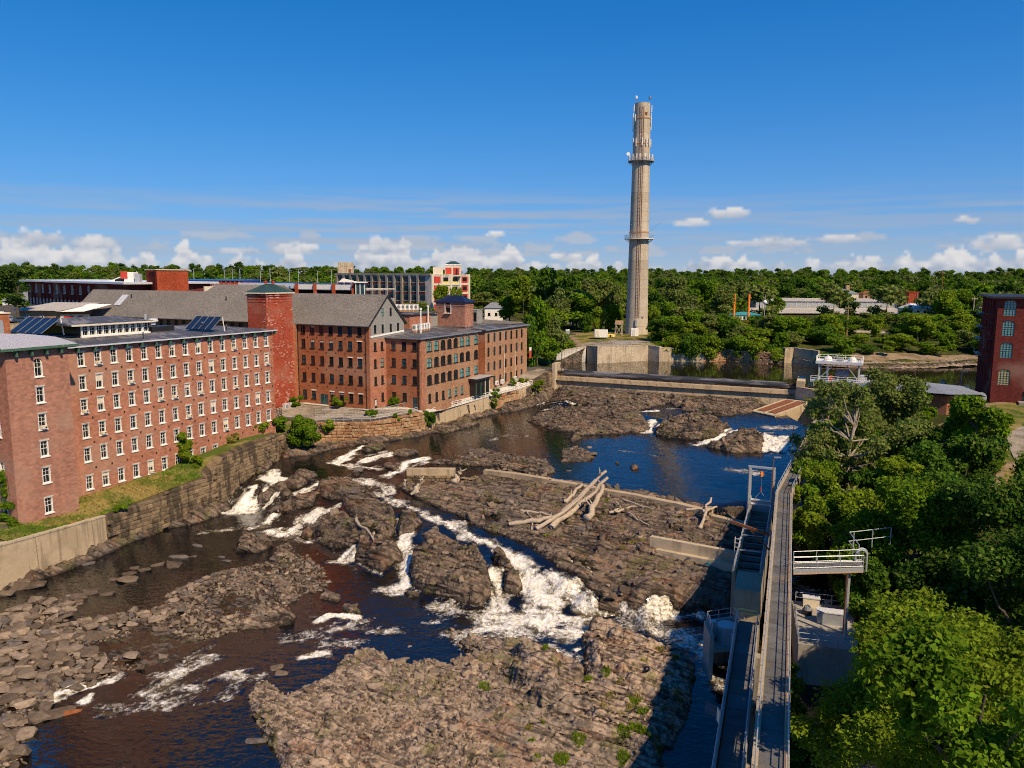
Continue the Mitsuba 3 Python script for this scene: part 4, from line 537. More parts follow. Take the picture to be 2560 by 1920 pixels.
add('lawn', m, 'm_ground', smooth=True, uv=np.stack([(d > .44) * 1.0, d * 0], 1), label='patchy half dry lawn below the white windowed mill', kind='structure')
m = sheet(shapely.Polygon([(84.3, 128.3), (77, 121), (69, 104), (74, 100), (96, 118), (120, 124), (120, 130)]), 3, .06)
add('road', m, 'm_ground', smooth=True, uv=(5, 0), label='pale gravelled road beside the small brick powerhouse', kind='structure')
m = sheet(shapely.Polygon([(21, 246), (27, 243), (40, 250.5), (46, 262), (30, 270), (23, 258)]), 3, .07)
add('path', m, 'm_ground', smooth=True, uv=(5, 0), label='pale gravel yard above the far concrete river wall', kind='structure')
m = sheet(POOL_P.buffer(.4), 3.0, zf=lambda x, y: np.full(np.shape(x), 12.6))
add('pond', m, 'm_pond', smooth=True, label='still dark river pool held back above the dam', kind='structure')
m = sheet(POOL_P.buffer(1.5), 6.0, zf=lambda x, y: np.full(np.shape(x), 10.4))
add('pool_bed', m, 'm_ground', smooth=True, uv=(2, 0), label='muddy bed of the pool above the dam', kind='structure')
# bouldery shore of the far bank
m = sheet(shapely.Polygon([(78, 239), (87, 242.6), (93, 232), (106, 229.5), (125, 230.4), (146, 238), (160, 242), (158, 247), (140, 241), (124, 236), (106, 236.5), (94, 239), (86, 248)]), 1.2, zf=lambda x, y: 12.5 + 1.9 * np.clip(.15 + (y - 231 - np.clip(np.abs(x - 112) - 18, 0, 40) * .35) / 9, 0, 1), rough=.8)
add('shore', m, 'm_rock', smooth=True, uv=(.8, 1.0), label='stony brown shore along the far side of the upper pool', kind='structure')

def skirt(edge, key, label):
    r = shapely.Polygon(edge).exterior; s = np.arange(0, r.length, 1.2); P = A_([r.interpolate(t).coords[0] for t in s]); rg = np.random.default_rng(8); n = len(P); c = P.mean(0); z = land(P[:, 0], P[:, 1])
    rows = [np.column_stack([P + (rg.normal(0, .12, P.shape) if k else 0), z + .02 - k * 2.2 + (rg.normal(0, .2, n) if k else 0)]) for k in range(6)]
    i = np.arange(n); f = np.vstack([np.stack([k * n + i, k * n + (i + 1) % n, (k + 1) * n + (i + 1) % n, (k + 1) * n + i], 1) for k in range(5)])
    add(key, (np.vstack(rows), f), 'm_rock', uv=(.8, .2), label=label, kind='structure')


skirt(RIVER_EDGE, 'river_bank', 'steep dark earth and rock bank along the lower river'); skirt(POOL_EDGE, 'pool_bank', 'steep bank of the pool above the dam')
# ---------------------------------------------------------------- walls of the left bank
UNIT = {}


def block(tone, kind, v, round_=.16):
    """a rough stone one unit long, deep and high"""
    key = (round(tone * 5), kind, v)
    if key not in UNIT:
        rng = np.random.default_rng(hash(key) % 1000 if False else int(round(tone * 5)) * 37 + v * 7 + kind)
        b = []
        for x in (-.5, .5):
            for z in (-.5, .5): b.append((x, -.5, z))
        o = A_([(-.5, .28, -.5), (.5, .28, -.5), (.5, .28, .5), (-.5, .28, .5)]); i = o * [1 - round_, 1, 1 - 2 * round_] + [0, .22, 0]
        back = o * [1, 0, 1] + [0, -.5, 0]
        V = np.vstack([back, o, i]); V = V + rng.uniform(-.05, .05, V.shape) * [[1, .9, 1]]
        F = []
        for a in (0, 4):
            for k in range(4): F.append([a + k, a + (k + 1) % 4, a + 4 + (k + 1) % 4, a + 4 + k])
        F.append([8, 9, 10, 11])
        UNIT[key] = mikit.ply((V, A_(F)[:, ::-1]), 'm_stone', False, uv=np.tile([round(tone * 5) / 5, kind], (12, 1)))
    return UNIT[key]


def stone_wall(name, label, line, foot, batter, course, length, kind, seed, skip=None, limit=300, tops=None, irregular=.12):
    """a thing whose stones are parts: line = the top edge (x, y, z), foot = z of the bottom per point; the river lies to the right of the line"""
    rng = np.random.default_rng(seed); t = thing(name, label, 'wall'); line = A_(line, float); foot = A_(foot, float)
    seg = np.hypot(*np.diff(line[:, :2], axis=0).T); s = np.r_[0, np.cumsum(seg)]
    at = lambda u: A_([np.interp(u, s, line[:, k]) for k in range(3)] + [np.interp(u, s, foot)])
    def out(u):
        i = min(np.searchsorted(s, u, side='right') - 1, len(seg) - 1); i = max(i, 0); d = (line[i + 1, :2] - line[i, :2]) / seg[i]; return A_([d[1], -d[0], 0]), A_([d[0], d[1], 0])
    core = MB()
    for i in range(len(seg)):
        n, d = out((s[i] + s[i + 1]) / 2); P = []
        for k in (i, i + 1):
            top = line[k]; h = top[2] - foot[k]
            P.append([A_([*(top[:2] + n[:2] * (batter * h - .18)), foot[k] - 1.2]), A_([*(top[:2] - n[:2] * .18), top[2] - .06]), A_([*(top[:2] - n[:2] * 1.5), top[2] - .06]), A_([*(top[:2] - n[:2] * 1.5), foot[k] - 1.2])])
        a, b = P
        for k in range(4): core.quad(a[k], b[k], b[(k + 1) % 4], a[(k + 1) % 4])
        core.quad(*a[::-1]); core.quad(*b)
    add('core', core, 'm_stone', t, uv=(.1, kind))
    stones = []; zlow, ztop = foot.min(), line[:, 2].max()
    z = ztop
    while z > zlow:
        h = course * rng.uniform(1 - irregular * 1.5, 1 + irregular * 1.5); u = -rng.uniform(0, length)
        while u < s[-1]:
            L = length * rng.uniform(.55, 1.5); uc = min(max(u + L / 2, .1), s[-1] - .1); a = at(uc); u += L
            if u - L < 0: continue
            zc = z - h / 2 + rng.normal(0, irregular * .2) * h
            if zc > a[2] - h * .3 or zc < a[3] - .2 or (skip and skip(uc, zc)): continue
            n, d = out(uc); p = A_([a[0], a[1], zc]) + n * (batter * (a[2] - zc) - .05 + rng.uniform(-.04, .07))
            hh = h if zc + h / 2 < a[2] else 2 * (a[2] - zc)
            stones.append((p, d, n, L * .975, .55, hh * .96, rng.uniform(0, 1), rng.integers(0, 4), rng.normal(0, irregular * .35)))
        z -= h
    order = sorted(range(len(stones)), key=lambda i: -stones[i][3] * stones[i][5] / max(60, np.hypot(*stones[i][0][:2])) ** 2); big = set(order[:limit]); rest = MB()
    for i, (p, d, n, L, D, h, tone, v, tilt) in enumerate(stones):
        dd = d * math.cos(tilt) + A_([0, 0, 1]) * math.sin(tilt); zz = np.cross(n, dd); zz = zz if zz[2] > 0 else -zz
        if i in big: add('stone', block(tone, kind, v), None, t, to=frame(p, dd * L, n * D, zz * h))
        else: rest.box(p - n * .03, (L, D, h), dd, n, zz)
    if rest.n: add('small_stones', rest, 'm_stone', t, uv=(.5, kind), kind='stuff')
    return t


def cast_wall(name, label, line, foot, batter, thick, pal, cap=True, joints=0.0, cat='wall'):
    """a concrete wall under the line (x, y, z), with a cap and shallow joints"""
    t = thing(name, label, cat); line = A_(line, float); foot = np.broadcast_to(A_(foot, float), (len(line),)); mb, cb, jb = MB(), MB(), MB()
    for i in range(len(line) - 1):
        d = line[i + 1] - line[i]; d[2] = 0; L = np.linalg.norm(d); d /= L; n = A_([d[1], -d[0], 0]); P = []
        for k in (i, i + 1):
            top = line[k] - A_([0, 0, .22 if cap else 0]); h = top[2] - foot[k]
            P.append([A_([*(top + n * batter * h)[:2], foot[k] - 1.5]), top, top - n * thick, A_([*(top - n * thick)[:2], foot[k] - 1.5])])
        a, b = P
        for k in range(4): mb.quad(a[k], b[k], b[(k + 1) % 4], a[(k + 1) % 4])
        mb.quad(*a[::-1]); mb.quad(*b)
        if cap: cb.bar(line[i] - n * (thick / 2 - .03) - A_([0, 0, .11]), line[i + 1] - n * (thick / 2 - .03) - A_([0, 0, .11]), thick + .14, .22)
        if joints:
            for u in np.arange(joints * .6, L - .3, joints):
                q = line[i] + (line[i + 1] - line[i]) * u / L; f = np.interp(u, [0, L], [foot[i], foot[i + 1]])
                jb.bar(A_([q[0], q[1], q[2] - .3]) + n * (.005), A_([*(q + n * batter * (q[2] - f))[:2], f]) + n * .005, .10, .02, up=n)
    add('body', mb, 'm_concrete', t, uv=(pal, 0))
    if cap: add('cap', cb, 'm_concrete', t, uv=(2, 0))
    if joints: add('joint', jb, 'm_concrete', t, uv=(4, 0))
    return t


cast_wall('retaining_wall', 'stained pale concrete retaining wall at the left edge below the lawn', [(-73.6, 60, 5.9), (-63.0, 92.4, 5.95), (-58.0, 108.4, 4.8)], [.4, .4, .4], .06, .9, 0, joints=9.0)
stone_wall('stone_wall', 'dark coursed block wall stepping along the lawn to the left cascade', [(-58.0, 108.4, 4.78), (-53.6, 117.2, 5.6), (-49.7, 127.0, 6.3)], [.3, .5, .7], .07, .62, 1.25, 0, 3)
stone_wall('stone_wall', 'tall squared block wall with a broken end beside the left cascade', [(-49.7, 126.8, 6.9), (-49.0, 130.2, 8.3), (-47.4, 137.5, 8.7), (-44.8, 146.3, 9.0), (-46.6, 149.5, 8.8)], [.7, 1.2, 2.2, 3.2, 3.4], .06, .60, 1.15, 0, 4)
stone_wall('rubble_wall', 'warm pink rubble stone wall under the fenced terrace', [(-40.0, 157.9, 9.0), (-28.5, 158.9, 9.1), (-24.5, 161.6, 9.4), (-19.9, 164.9, 9.9), (-18.0, 170, 9.6)], [4.6, 5.1, 5.2, 5.3, 5.3], .07, .62, 1.0, 1, 5, irregular=.3)
cast_wall('river_path_wall', 'long tan concrete wall carrying the white railed path along the mill', [(-18.0, 171.5, 8.5), (-16.2, 177, 8.55), (-5.3, 193.1, 9.15)], [5.2, 5.3, 6.2], .10, .8, 0, cap=False)
stone_wall('stone_footing', 'rough brown stone footing between the two tan concrete walls', [(-5.4, 193.0, 9.1), (1.6, 203.4, 9.35)], [6.2, 6.8], .12, .8, 1.4, 1, 6, irregular=.4)
cast_wall('river_path_wall', 'short far tan concrete wall under the end of the railed path', [(1.4, 203.2, 9.4), (5.8, 208.0, 10.2)], [6.8, 7.6], .12, .8, 0, cap=False)
stone_wall('abutment_wall', 'dark stone abutment rising to the left end of the dam', [(5.8, 208.0, 10.9), (11.6, 216.8, 13.2)], [7.4, 8.2], .05, .7, 1.2, 0, 7, irregular=.3)
cast_wall('street_wall', 'long tan wall along the street behind the tilted panels', [(-125, 174, 27.6), (-112, 177, 27.7), (-93, 179, 27.7)], [19, 18, 14], .02, .6, 0)
# stone stairs between the lawn and the upper wall
t = thing('stone_steps', 'worn stone steps climbing from the lawn to the higher wall', 'steps')
for k in range(9):
    p = A_([-50.9, 125.6, 6.1]) + A_([.16, .58, .25]) * k
    add('step', MB().box(p, (1.7, .75, .34)).mesh(), 'm_stone', t, uv=(.9, 0))

# ---------------------------------------------------------------- the old stone dam across the ledge
t = thing('old_stone_dam', 'low broken old masonry dam wall crossing the rocks below the blue pool', 'wall')
rng = np.random.default_rng(11)
def old_dam(pts, ztop, zcap, foot, name_cap, capL):
    pts = A_(pts, float); s = np.r_[0, np.cumsum(np.hypot(*np.diff(pts, axis=0).T))]
    at = lambda u: A_([np.interp(u, s, pts[:, 0]), np.interp(u, s, pts[:, 1])])
    u = 0.
    while u < s[-1] - .4:
        L = min(capL * rng.uniform(.8, 1.3), s[-1] - u); a, b = at(u + .03), at(u + L - .03); zt = np.interp(u + L / 2, s, ztop)
        add('cap_block', MB().bar([*a, zt - zcap / 2], [*b, zt - zcap / 2 + rng.normal(0, .03)], 1.1, zcap), 'm_concrete', t, uv=(0, 0)); u += L
    z0 = max(ztop) - zcap
    while z0 > foot - .8:
        h = .52 * rng.uniform(.85, 1.15); u = 0.
        while u < s[-1] - .2:
            L = min(.95 * rng.uniform(.6, 1.5), s[-1] - u); m_ = u + L / 2; zt = np.interp(m_, s, ztop) - zcap - .02
            if z0 - h / 2 < zt:
                a, b = at(m_ - .05), at(m_ + .05); d = A_([*(b - a), 0]); d /= np.linalg.norm(d); n = A_([d[1], -d[0], 0])
                add('stone', block(rng.uniform(.5, 1), 0, rng.integers(0, 4)), None, t, to=frame(A_([*at(m_), z0 - h / 2]) + n * (.18 + rng.uniform(-.05, .08)), d * L * .97, n * 1.1, (0, 0, h * .95)))
            u += L
        z0 -= h
old_dam([(-17.6, 128.9), (-9.4, 128.7)], [6.75, 6.95], 1.15, 3.9, 'cap', 4.2)
old_dam([(-4.6, 130.9), (0.2, 129.0), (6.0, 125.4), (12.8, 121.2), (18.9, 117.2), (24.5, 112.6), (28.6, 108.6)], [6.15, 6.2, 6.1, 5.9, 5.85, 5.9, 6.0], .75, 4.0, 'cap', 5.5)
old_dam([(28.6, 108.4), (33.5, 103.6)], [5.4, 5.4], .5, 3.2, 'cap', 3)
for k, (x, y, a, s) in enumerate([(-8.3, 128.9, .2, .8), (-7.6, 129.3, .9, .7), (-6.9, 129.8, .4, .9), (-6.1, 129.6, 1.2, .8), (-5.4, 130.2, .1, .8), (-8.0, 127.7, .7, .8), (-6.6, 128.4, .3, 1.0)]):
    add('fallen_stone', block(.8, 0, k % 4), None, t, to=frame((x, y, 4.9 - .12 * (k % 3)), (math.cos(a) * s * 1.3, math.sin(a) * s * 1.3, .1), (-math.sin(a) * s, math.cos(a) * s, .2), (0, -.1, s * .8)))
t = thing('plank_wall', 'row of dark upright timber planks beside the steel gate frame', 'wall')
for k in range(15):
    p = A_([29.3, 110.2]) + A_([4.9, -1.0]) * k / 14
    add('plank', MB().box((p[0], p[1], 4.7), (.30, .12, 2.5 + .12 * ((k * 7) % 5 - 2) * .4)), 'm_wood', t, uv=(1, 0))
t = thing('concrete_beam_wall', 'clean two step concrete training wall with a round drain hole', 'wall')
add('upper_wall', MB().bar((18.2, 98.6, 4.6), (28.3, 92.5, 4.6), .7, 1.9), 'm_concrete', t, uv=(2, 0))
add('lower_wall', MB().bar((18.9, 97.7, 3.2), (27.8, 92.2, 3.2), 1.2, 2.0), 'm_concrete', t, uv=(2, 0))
q = A_([24.6, 93.65, 3.6]); n = A_([-.525, -.851, 0])
add('drain_pipe', MB().tube([q - n * .2, q + n * .35], .33, 12), 'm_teal', t, label='round teal drain pipe mouth')

# ---------------------------------------------------------------- the dam
t = thing('concrete_dam', 'long tan concrete dam with a dark inflated rubber crest', 'dam')
D0, D1 = A_([12.2, 217.5, 0.]), A_([70.2, 191.6, 0.]); dd = (D1 - D0) / np.linalg.norm(D1 - D0); dn = A_([dd[1], -dd[0], 0]); LD = np.linalg.norm(D1 - D0)
prof = A_([(1.2, 5.0), (.40, 11.3), (.30, 11.5), (-2.6, 11.5), (-2.6, 5.0)])
V = np.vstack([[D0 + dn * a + A_([0, 0, b]) for a, b in prof], [D1 + dn * a + A_([0, 0, b]) for a, b in prof]]); k = len(prof)
add('body', (V, [[i, (i + 1) % k, k + (i + 1) % k, k + i] for i in range(k)]), 'm_concrete', t, uv=(0, 0))
jb = MB()
for u in np.arange(9.5, LD, 9.6):
    p = D0 + dd * u; jb.bar(p + dn * .46 + A_([0, 0, 10.9]), p + dn * 1.22 + A_([0, 0, 5.0]), .22, .03, up=dn)
add('joint', jb, 'm_concrete', t, uv=(4, 0))
mb = MB(); us = np.linspace(.9, LD - .8, 40)
mb.tube([D0 + dd * u + dn * -.55 + A_([0, 0, 11.5 + .86 * min(1, .25 + (u - .9) / 1.6, .25 + (LD - .8 - u) / 2.5)]) for u in us], [.88 * min(1, .35 + (u - .9) / 1.6, .35 + (LD - .8 - u) / 2.5) for u in us], 16)
scene['m_rubber'] = {'type': 'twosided', 'bsdf': {'type': 'principled', 'base_color': proc(lambda p, n, uv: mix(mi.Color3f(.035, .037, .045), mi.Color3f(.17, .17, .19), smoothstep(.45, .75, fbm(p.x * .22 - p.y * .1, p.z * 2.5, 3.0, 3)))), 'roughness': .5, 'specular': .5}}
add('rubber_crest', mb, 'm_rubber', t, smooth=50, label='dark grey sausage shaped inflated rubber crest')
add('left_pier', MB().box(D0 + dd * .1 + A_([0, 0, 10.6]), (.9, 4.2, 9.0), dd, dn), 'm_concrete', t, uv=(2, 0))
add('right_pier', MB().prism([(p[0], p[1]) for p in (D1 + dn * 1.6, D1 + dd * 1.9 + dn * 1.6, D1 + dd * 1.9 - dn * 2.8, D1 - dn * 2.8)], 5, [13.9, 13.9, 14.6, 14.6]), 'm_concrete', t, uv=(2, 0))
t = thing('right_abutment', 'plain concrete abutment between the right end of the dam and the gatehouse', 'abutment'); add('body', MB().prism([(71.0, 193.5), (69.2, 189.4), (72.4, 183.6), (76.5, 185), (79, 190), (74, 197)], 3.5, 12.4), 'm_concrete', t, uv=(2, 0)); add('coping', MB().bar((69.4, 189.3, 12.5), (72.4, 183.8, 12.5), .5, .22), 'm_concrete', t, uv=(1, 0))
stone_wall('boulder_bank', 'rough boulder bank under the large dark shrub', [(-45.4, 149.5, 8.3), (-44.4, 153.4, 7.0), (-40.0, 157.9, 8.4)], [3.5, 3.6, 4.4], .25, .8, 1.2, 0, 12, irregular=.45)
cast_wall('far_river_wall', 'pale streaked concrete river wall below the tall chimney', [(13.4, 236, 16.6), (22.9, 242.9, 17.4)], [12.3] * 2, .03, .8, 5)
cast_wall('far_river_wall', 'short return of the far concrete wall turned into shadow', [(23.2, 243.0, 17.6), (25.9, 238.3, 17.9)], [12.3] * 2, .0, .8, 0)
cast_wall('far_river_wall', 'broad pale concrete wall facing the dam under the gravel yard', [(25.9, 238.2, 17.9), (43, 247.4, 17.6), (45.9, 244.0, 17.4)], [12.3] * 3, .0, .9, 2, joints=8)
cast_wall('far_river_wall', 'low concrete wall half covered by trees right of the chimney', [(45.9, 244.0, 17.2), (51.5, 246.2, 16.8), (60, 244.9, 15.2)], [12.3] * 3, .0, .8, 0)
cast_wall('far_river_wall', 'lone concrete block wall on the far bank behind the gatehouse', [(84.2, 241.5, 17.4), (87.4, 242.8, 17.4), (92.0, 235.2, 17.2)], [12.3] * 3, .0, .8, 0)
stone_wall('far_stone_wall', 'dark rough stone wall under the trees of the far bank', [(60, 245.0, 16.0), (68, 248.8, 16.2), (79, 239.6, 16.2)], [12.3] * 3, .1, .9, 1.6, 1, 8, irregular=.4)
# ---------------------------------------------------------------- footbridge, fish ladder and gates
W1 = A_([.337, .9415, 0]); N1 = A_([.9415, -.337, 0])           # along and across the near reach of the footbridge
B0 = A_([13.37, 40.28, 12.0]); B1 = A_([33.42, 96.58, 12.0]); B2 = A_([62.4, 157.3, 12.0]); B3 = A_([71.5, 176.0, 12.4])


def railing(root, pts, every, height, mat='m_galv', rails=(1.0, .52, .1), r=.035, posts=True, name=''):
    """posts and rails as parts of root along the polyline pts"""
    pts = A_(pts, float); s = np.r_[0, np.cumsum(np.linalg.norm(np.diff(pts, axis=0), axis=1))]; at = lambda u: A_([np.interp(u, s, pts[:, k]) for k in range(3)])
    pd = mikit.ply(MB().tube([(0, 0, 0), (0, 0, height)], r * 1.15, 6).mesh(), mat)
    for u in np.linspace(0, s[-1], max(2, int(round(s[-1] / every)) + 1)): add(name + 'railing_post', pd, None, root, to=T().translate(at(u).tolist()))
    for f in rails:
        add(name + 'rail', MB().tube([p + A_([0, 0, height * f]) for p in pts], r, 6), mat, root)


t = thing('footbridge', 'long straight grey footbridge with metal rails running up beside the river', 'footbridge')
w = 1.47
def reach(a, b, n):
    a, b = A_(a) + n * .34, A_(b) + n * .34; d = (b - a) / np.linalg.norm(b - a)
    add('deck', MB().quad(a, a + n * w, b + n * w, b).quad(a - A_([0, 0, .2]), b - A_([0, 0, .2]), b + n * w - A_([0, 0, .2]), a + n * w - A_([0, 0, .2])).mesh(), 'm_deckgrain', t)
    for o, k in ((-.32, .34), (w + .02, .20)):
        add('edge_beam', MB().bar(a + n * (o + k / 2) - A_([0, 0, .25]), b + n * (o + k / 2) - A_([0, 0, .25]), k, .85), 'm_concrete', t, uv=(1, 0))
    add('rusty_girder', MB().bar(a + n * -.1 - A_([0, 0, .95]), b + n * -.1 - A_([0, 0, .95]), .16, .6).bar(a + n * (w + .1) - A_([0, 0, .95]), b + n * (w + .1) - A_([0, 0, .95]), .16, .6), 'm_rust', t)
    railing(t, [a + n * -.12, b + n * -.12], 2.4, 1.1); railing(t, [a + n * (w + .12), b + n * (w + .12)], 2.4, 1.1)
def deck_col(p, n, uv):
    u = p.x * .337 + p.y * .9415
    st = smoothstep(.5, .75, fbm(p.x * .5, p.y * .5, 3.0, 4))
    return mix(mi.Color3f(.145, .148, .15), mi.Color3f(.185, .145, .105), st * .7) * (.75 + .3 * cell_rand(dr.floor(u * .45)) + .4 * (fbm(p.x * 1.2, p.y * 1.2, 0, 3) - .4)) * dr.select(dr.abs(u * .45 - dr.round(u * .45)) < .012, .4, 1.0)
scene['m_deckgrain'] = {'type': 'twosided', 'bsdf': {'type': 'diffuse', 'reflectance': proc(deck_col)}}
reach(B0, B1, N1); reach(B1 + MU * .05, B2, MBX); reach(B2 + MU * .05, B3, MBX)
for u in (12, 30, 44, 57): add('pier', MB().box(B0 + W1 * u + N1 * 1.0 + A_([0, 0, -7.0]), (1.9, .8, 11.4), N1, W1), 'm_concrete', t, uv=(1, 0))
for u in (12, 28, 44, 60): add('pier', MB().box(B1 + MU * u + MBX * 1.0 + A_([0, 0, -4.6]), (1.9, .8, 7.4), MBX, MU), 'm_concrete', t, uv=(1, 0))
add('pipe', MB().tube([B0 + N1 * (w + .35) + A_([0, 0, .05]), B1 + N1 * (w + .35) + A_([0, 0, .05])], .10, 8), 'm_rustlight', t)
for k, p in enumerate((A_([43.3, 118.6, 12.0]), A_([33.2, 97.2, 12.0]))):
    l = thing('lamp_post', ('farther' if k == 0 else 'nearer') + ' thin brown lamp post on the left rail of the footbridge', 'lamp post')
    add('pole', MB().tube([p, p + A_([0, 0, 4.4])], [.07, .05], 6), 'm_rust', l); add('lamp_head', MB().box(p + A_([.45, 0, 4.4]), (.9, .22, .14)), 'm_steel', l)

t = thing('fish_ladder', 'shaded grey sloping channel with side rails left of the footbridge', 'fish ladder')
F0 = A_([13.45, 47.25, 6.6]); F1 = A_([21.45, 70.15, 7.0]); fn = A_([.9415, -.337, 0])
add('channel_floor', MB().quad(F0, F0 + fn * 1.55, F1 + fn * 1.55, F1).quad(F0 - W1 * 18, F0 - W1 * 18 + fn * 1.55, F0 + fn * 1.55, F0).mesh(), 'm_deckgrain', t)
for o in (-.15, 1.7): add('side_wall', MB().bar(F0 - W1 * 16 + fn * o - A_([0, 0, .8]), F1 + fn * o - A_([0, 0, .8]), .25, 1.9), 'm_concrete', t, uv=(3, 0))
railing(t, [F0 - W1 * 14 + fn * -.15 + A_([0, 0, .15]), F1 + fn * -.15 + A_([0, 0, .15])], 2.2, 1.0, rails=(1.0, .5)); railing(t, [F0 - W1 * 14 + fn * 1.7 + A_([0, 0, .15]), F1 + fn * 1.7 + A_([0, 0, .15])], 2.2, 1.0, rails=(1.0, .5))
add('gate_bar', MB().bar(F1 + fn * -.1 + A_([0, 0, 1.15]), F1 + fn * 1.65 + A_([0, 0, 1.15]), .09).bar(F1 + fn * -.1 + A_([0, 0, .75]), F1 + fn * 1.65 + A_([0, 0, .75]), .07), 'm_yellow', t)
for u in (3, 12, 20): add('support_pier', MB().box(F0 + W1 * u + fn * 1.0 + A_([0, 0, -4.0]), (2.0, 1.0, 6.5), fn, W1), 'm_concrete', t, uv=(3, 0))
add('sign_board', MB().box(A_([14.9, 52.4, 7.9]), (.08, .6, 1.0)), 'm_cream', t, label='small pale board on the outer rail')

t = thing('ladder_basin', 'square concrete basin with tanks and thin rails standing in the shaded water', 'basin')
for a, b, s in (((19.6, 74.8), (22.6, 75.8), 1), ((19.4, 71.6), (19.6, 74.8), 1), ((22.6, 75.8), (23.2, 72.4), 1)):
    add('wall', MB().bar((*a, 2.2), (*b, 2.2), .4, 5.2), 'm_concrete', t, uv=(3, 0))
add('floor', MB().prism([(19.5, 71.6), (19.7, 74.7), (22.5, 75.6), (23.1, 72.2)], 3.0, 3.3), 'm_concrete', t, uv=(3, 0))
add('tank', MB().tube([(21.4, 73.6, 3.3), (21.4, 73.6, 5.0)], 1.0, 16), 'm_galv', t); add('tank', MB().tube([(22.2, 72.7, 3.3), (22.2, 72.7, 4.5)], .7, 14), 'm_silver', t)
add('pump_box', MB().box((20.1, 74.0, 4.4), (.6, .7, 1.6)), 'm_galv', t)
railing(t, [(19.5, 72.0, 4.8), (19.7, 74.8, 4.8), (22.6, 75.8, 4.8), (23.0, 73.4, 4.8)], 1.5, 1.0, rails=(1.0, .5), r=.03)

t = thing('fishway_pier', 'tall square concrete pier at the head of the shaded fishway', 'pier')
P0 = A_([25.0, 77.5, 0])
add('body', MB().box(A_([24.9, 78.6, 3.2]), (2.6, 5.4, 8.6), N1, W1), 'm_concrete', t, uv=(1, 0))
t = thing('upper_fishway', 'shaded stepped fishway channel climbing to the white steel gate frame', 'fishway')
U0, U1 = A_([24.2, 81.0, 7.0]), A_([33.4, 105.4, 7.4])
for o in (-.2, 2.6): add('side_wall', MB().bar(U0 + N1 * o - A_([0, 0, 1.8]), U1 + N1 * o - A_([0, 0, 1.8]), .4, 5.0), 'm_concrete', t, uv=(3 if o > 0 else 1, 0))
for k in range(12):
    q = U0 + (U1 - U0) * (k + .5) / 12; add('step_baffle', MB().box(q + N1 * 1.2 - A_([0, 0, 1.1 - .02 * k]), (2.5, .25, 1.5), N1, W1), 'm_concrete', t, uv=(3, 0))
add('channel_water', MB().quad(U0 + A_([0, 0, -.9]), U0 + N1 * 2.5 + A_([0, 0, -.9]), U1 + N1 * 2.5 + A_([0, 0, -.7]), U1 + A_([0, 0, -.7])).mesh(), 'm_water', t, uv=(0, .9))
railing(t, [U0 + N1 * -.2 + A_([0, 0, .7]), U1 + N1 * -.2 + A_([0, 0, .7])], 2.6, 1.0, rails=(1.0, .5)); railing(t, [U0 + N1 * 2.5 + A_([0, 0, .7]), U1 + N1 * 2.5 + A_([0, 0, .7])], 2.6, 1.0, rails=(1.0, .5))
for k, u in enumerate((4, 9.5, 12)): add('cross_rail', MB().bar(U0 + W1 * u + A_([0, 0, 1.7]), U0 + W1 * u + N1 * 2.4 + A_([0, 0, 1.7]), .1), 'm_galv', t)
t = thing('steel_gate_frame', 'tall pale steel gate frame standing at the edge of the blue pool', 'gate')
ga, gb = A_([32.6, 104.6, 5.0]), A_([35.4, 103.4, 5.0])
for p in (ga, gb): add('upright', MB().bar(p, p + A_([0, 0, 8.4]), .38), 'm_galv', t)
add('top_beam', MB().bar(ga + A_([0, 0, 8.4]) - (gb - ga) * .08, gb + A_([0, 0, 8.4]) + (gb - ga) * .08, .34, .25), 'm_galv', t)
add('gate_leaf', MB().bar(ga + A_([.2, -.1, 3.0]), gb + A_([-.2, .1, 3.0]), .2, 1.5), 'm_galv', t)
add('gate_truss', MB().bar(ga + A_([.2, -.3, 3.9]), gb + A_([-.2, -.1, 3.9]), .2).bar(ga + A_([.2, -.3, 3.3]), gb + A_([-.2, -.1, 3.3]), .16), 'm_white', t)
m = (ga + gb) / 2
add('hoist_sling', MB().tube([ga + (gb - ga) * .25 + A_([0, 0, 4.0]), m + A_([0, 0, 5.1]), ga + (gb - ga) * .75 + A_([0, 0, 4.0])], .035, 5), 'm_galv', t)
add('hoist_chain', MB().tube([m + A_([0, 0, 5.1]), m + A_([0, 0, 8.3])], .025, 5), 'm_steel', t)
add('hoist_block', MB().box(m + A_([0, 0, 7.5]), (.3, .3, .7)), 'm_orange', t); add('hook', MB().tube([m + A_([0, 0, 5.1]), m + A_([0, 0, 5.7])], .08, 6), 'm_red', t)
add('control_cabinet', MB().box(gb + A_([.9, -1.4, 2.6]), (1.3, 2.4, 1.4), N1, W1), 'm_galv', t)
t = thing('jib_crane', 'rusty red jib crane arm reaching over the fishway', 'crane')
add('post', MB().bar((29.6, 86.2, 7.5), (29.6, 86.2, 10.3), .3), 'm_steel', t); add('arm', MB().bar((30.6, 85.8, 9.6), (26.0, 89.6, 10.4), .22, .32), 'm_rust', t); add('tail', MB().bar((29.6, 86.2, 9.2), (31.2, 85.4, 9.2), .2, .3), 'm_red', t); add('brace', MB().bar((29.6, 86.2, 8.0), (27.8, 88.1, 9.9), .14), 'm_rust', t)
t = thing('rail_ladder', 'small white rail ladder on the inner wall of the fishway', 'ladder')
for o in (0, .55): add('stile', MB().bar((26.1 + o * .94, 88.2 - o * .34, 7.0), (26.1 + o * .94, 88.2 - o * .34, 9.0), .06), 'm_white', t)
for k in range(4): add('rung', MB().bar((26.1, 88.2, 7.3 + k * .5), (26.62, 88.0, 7.3 + k * .5), .05), 'm_white', t)

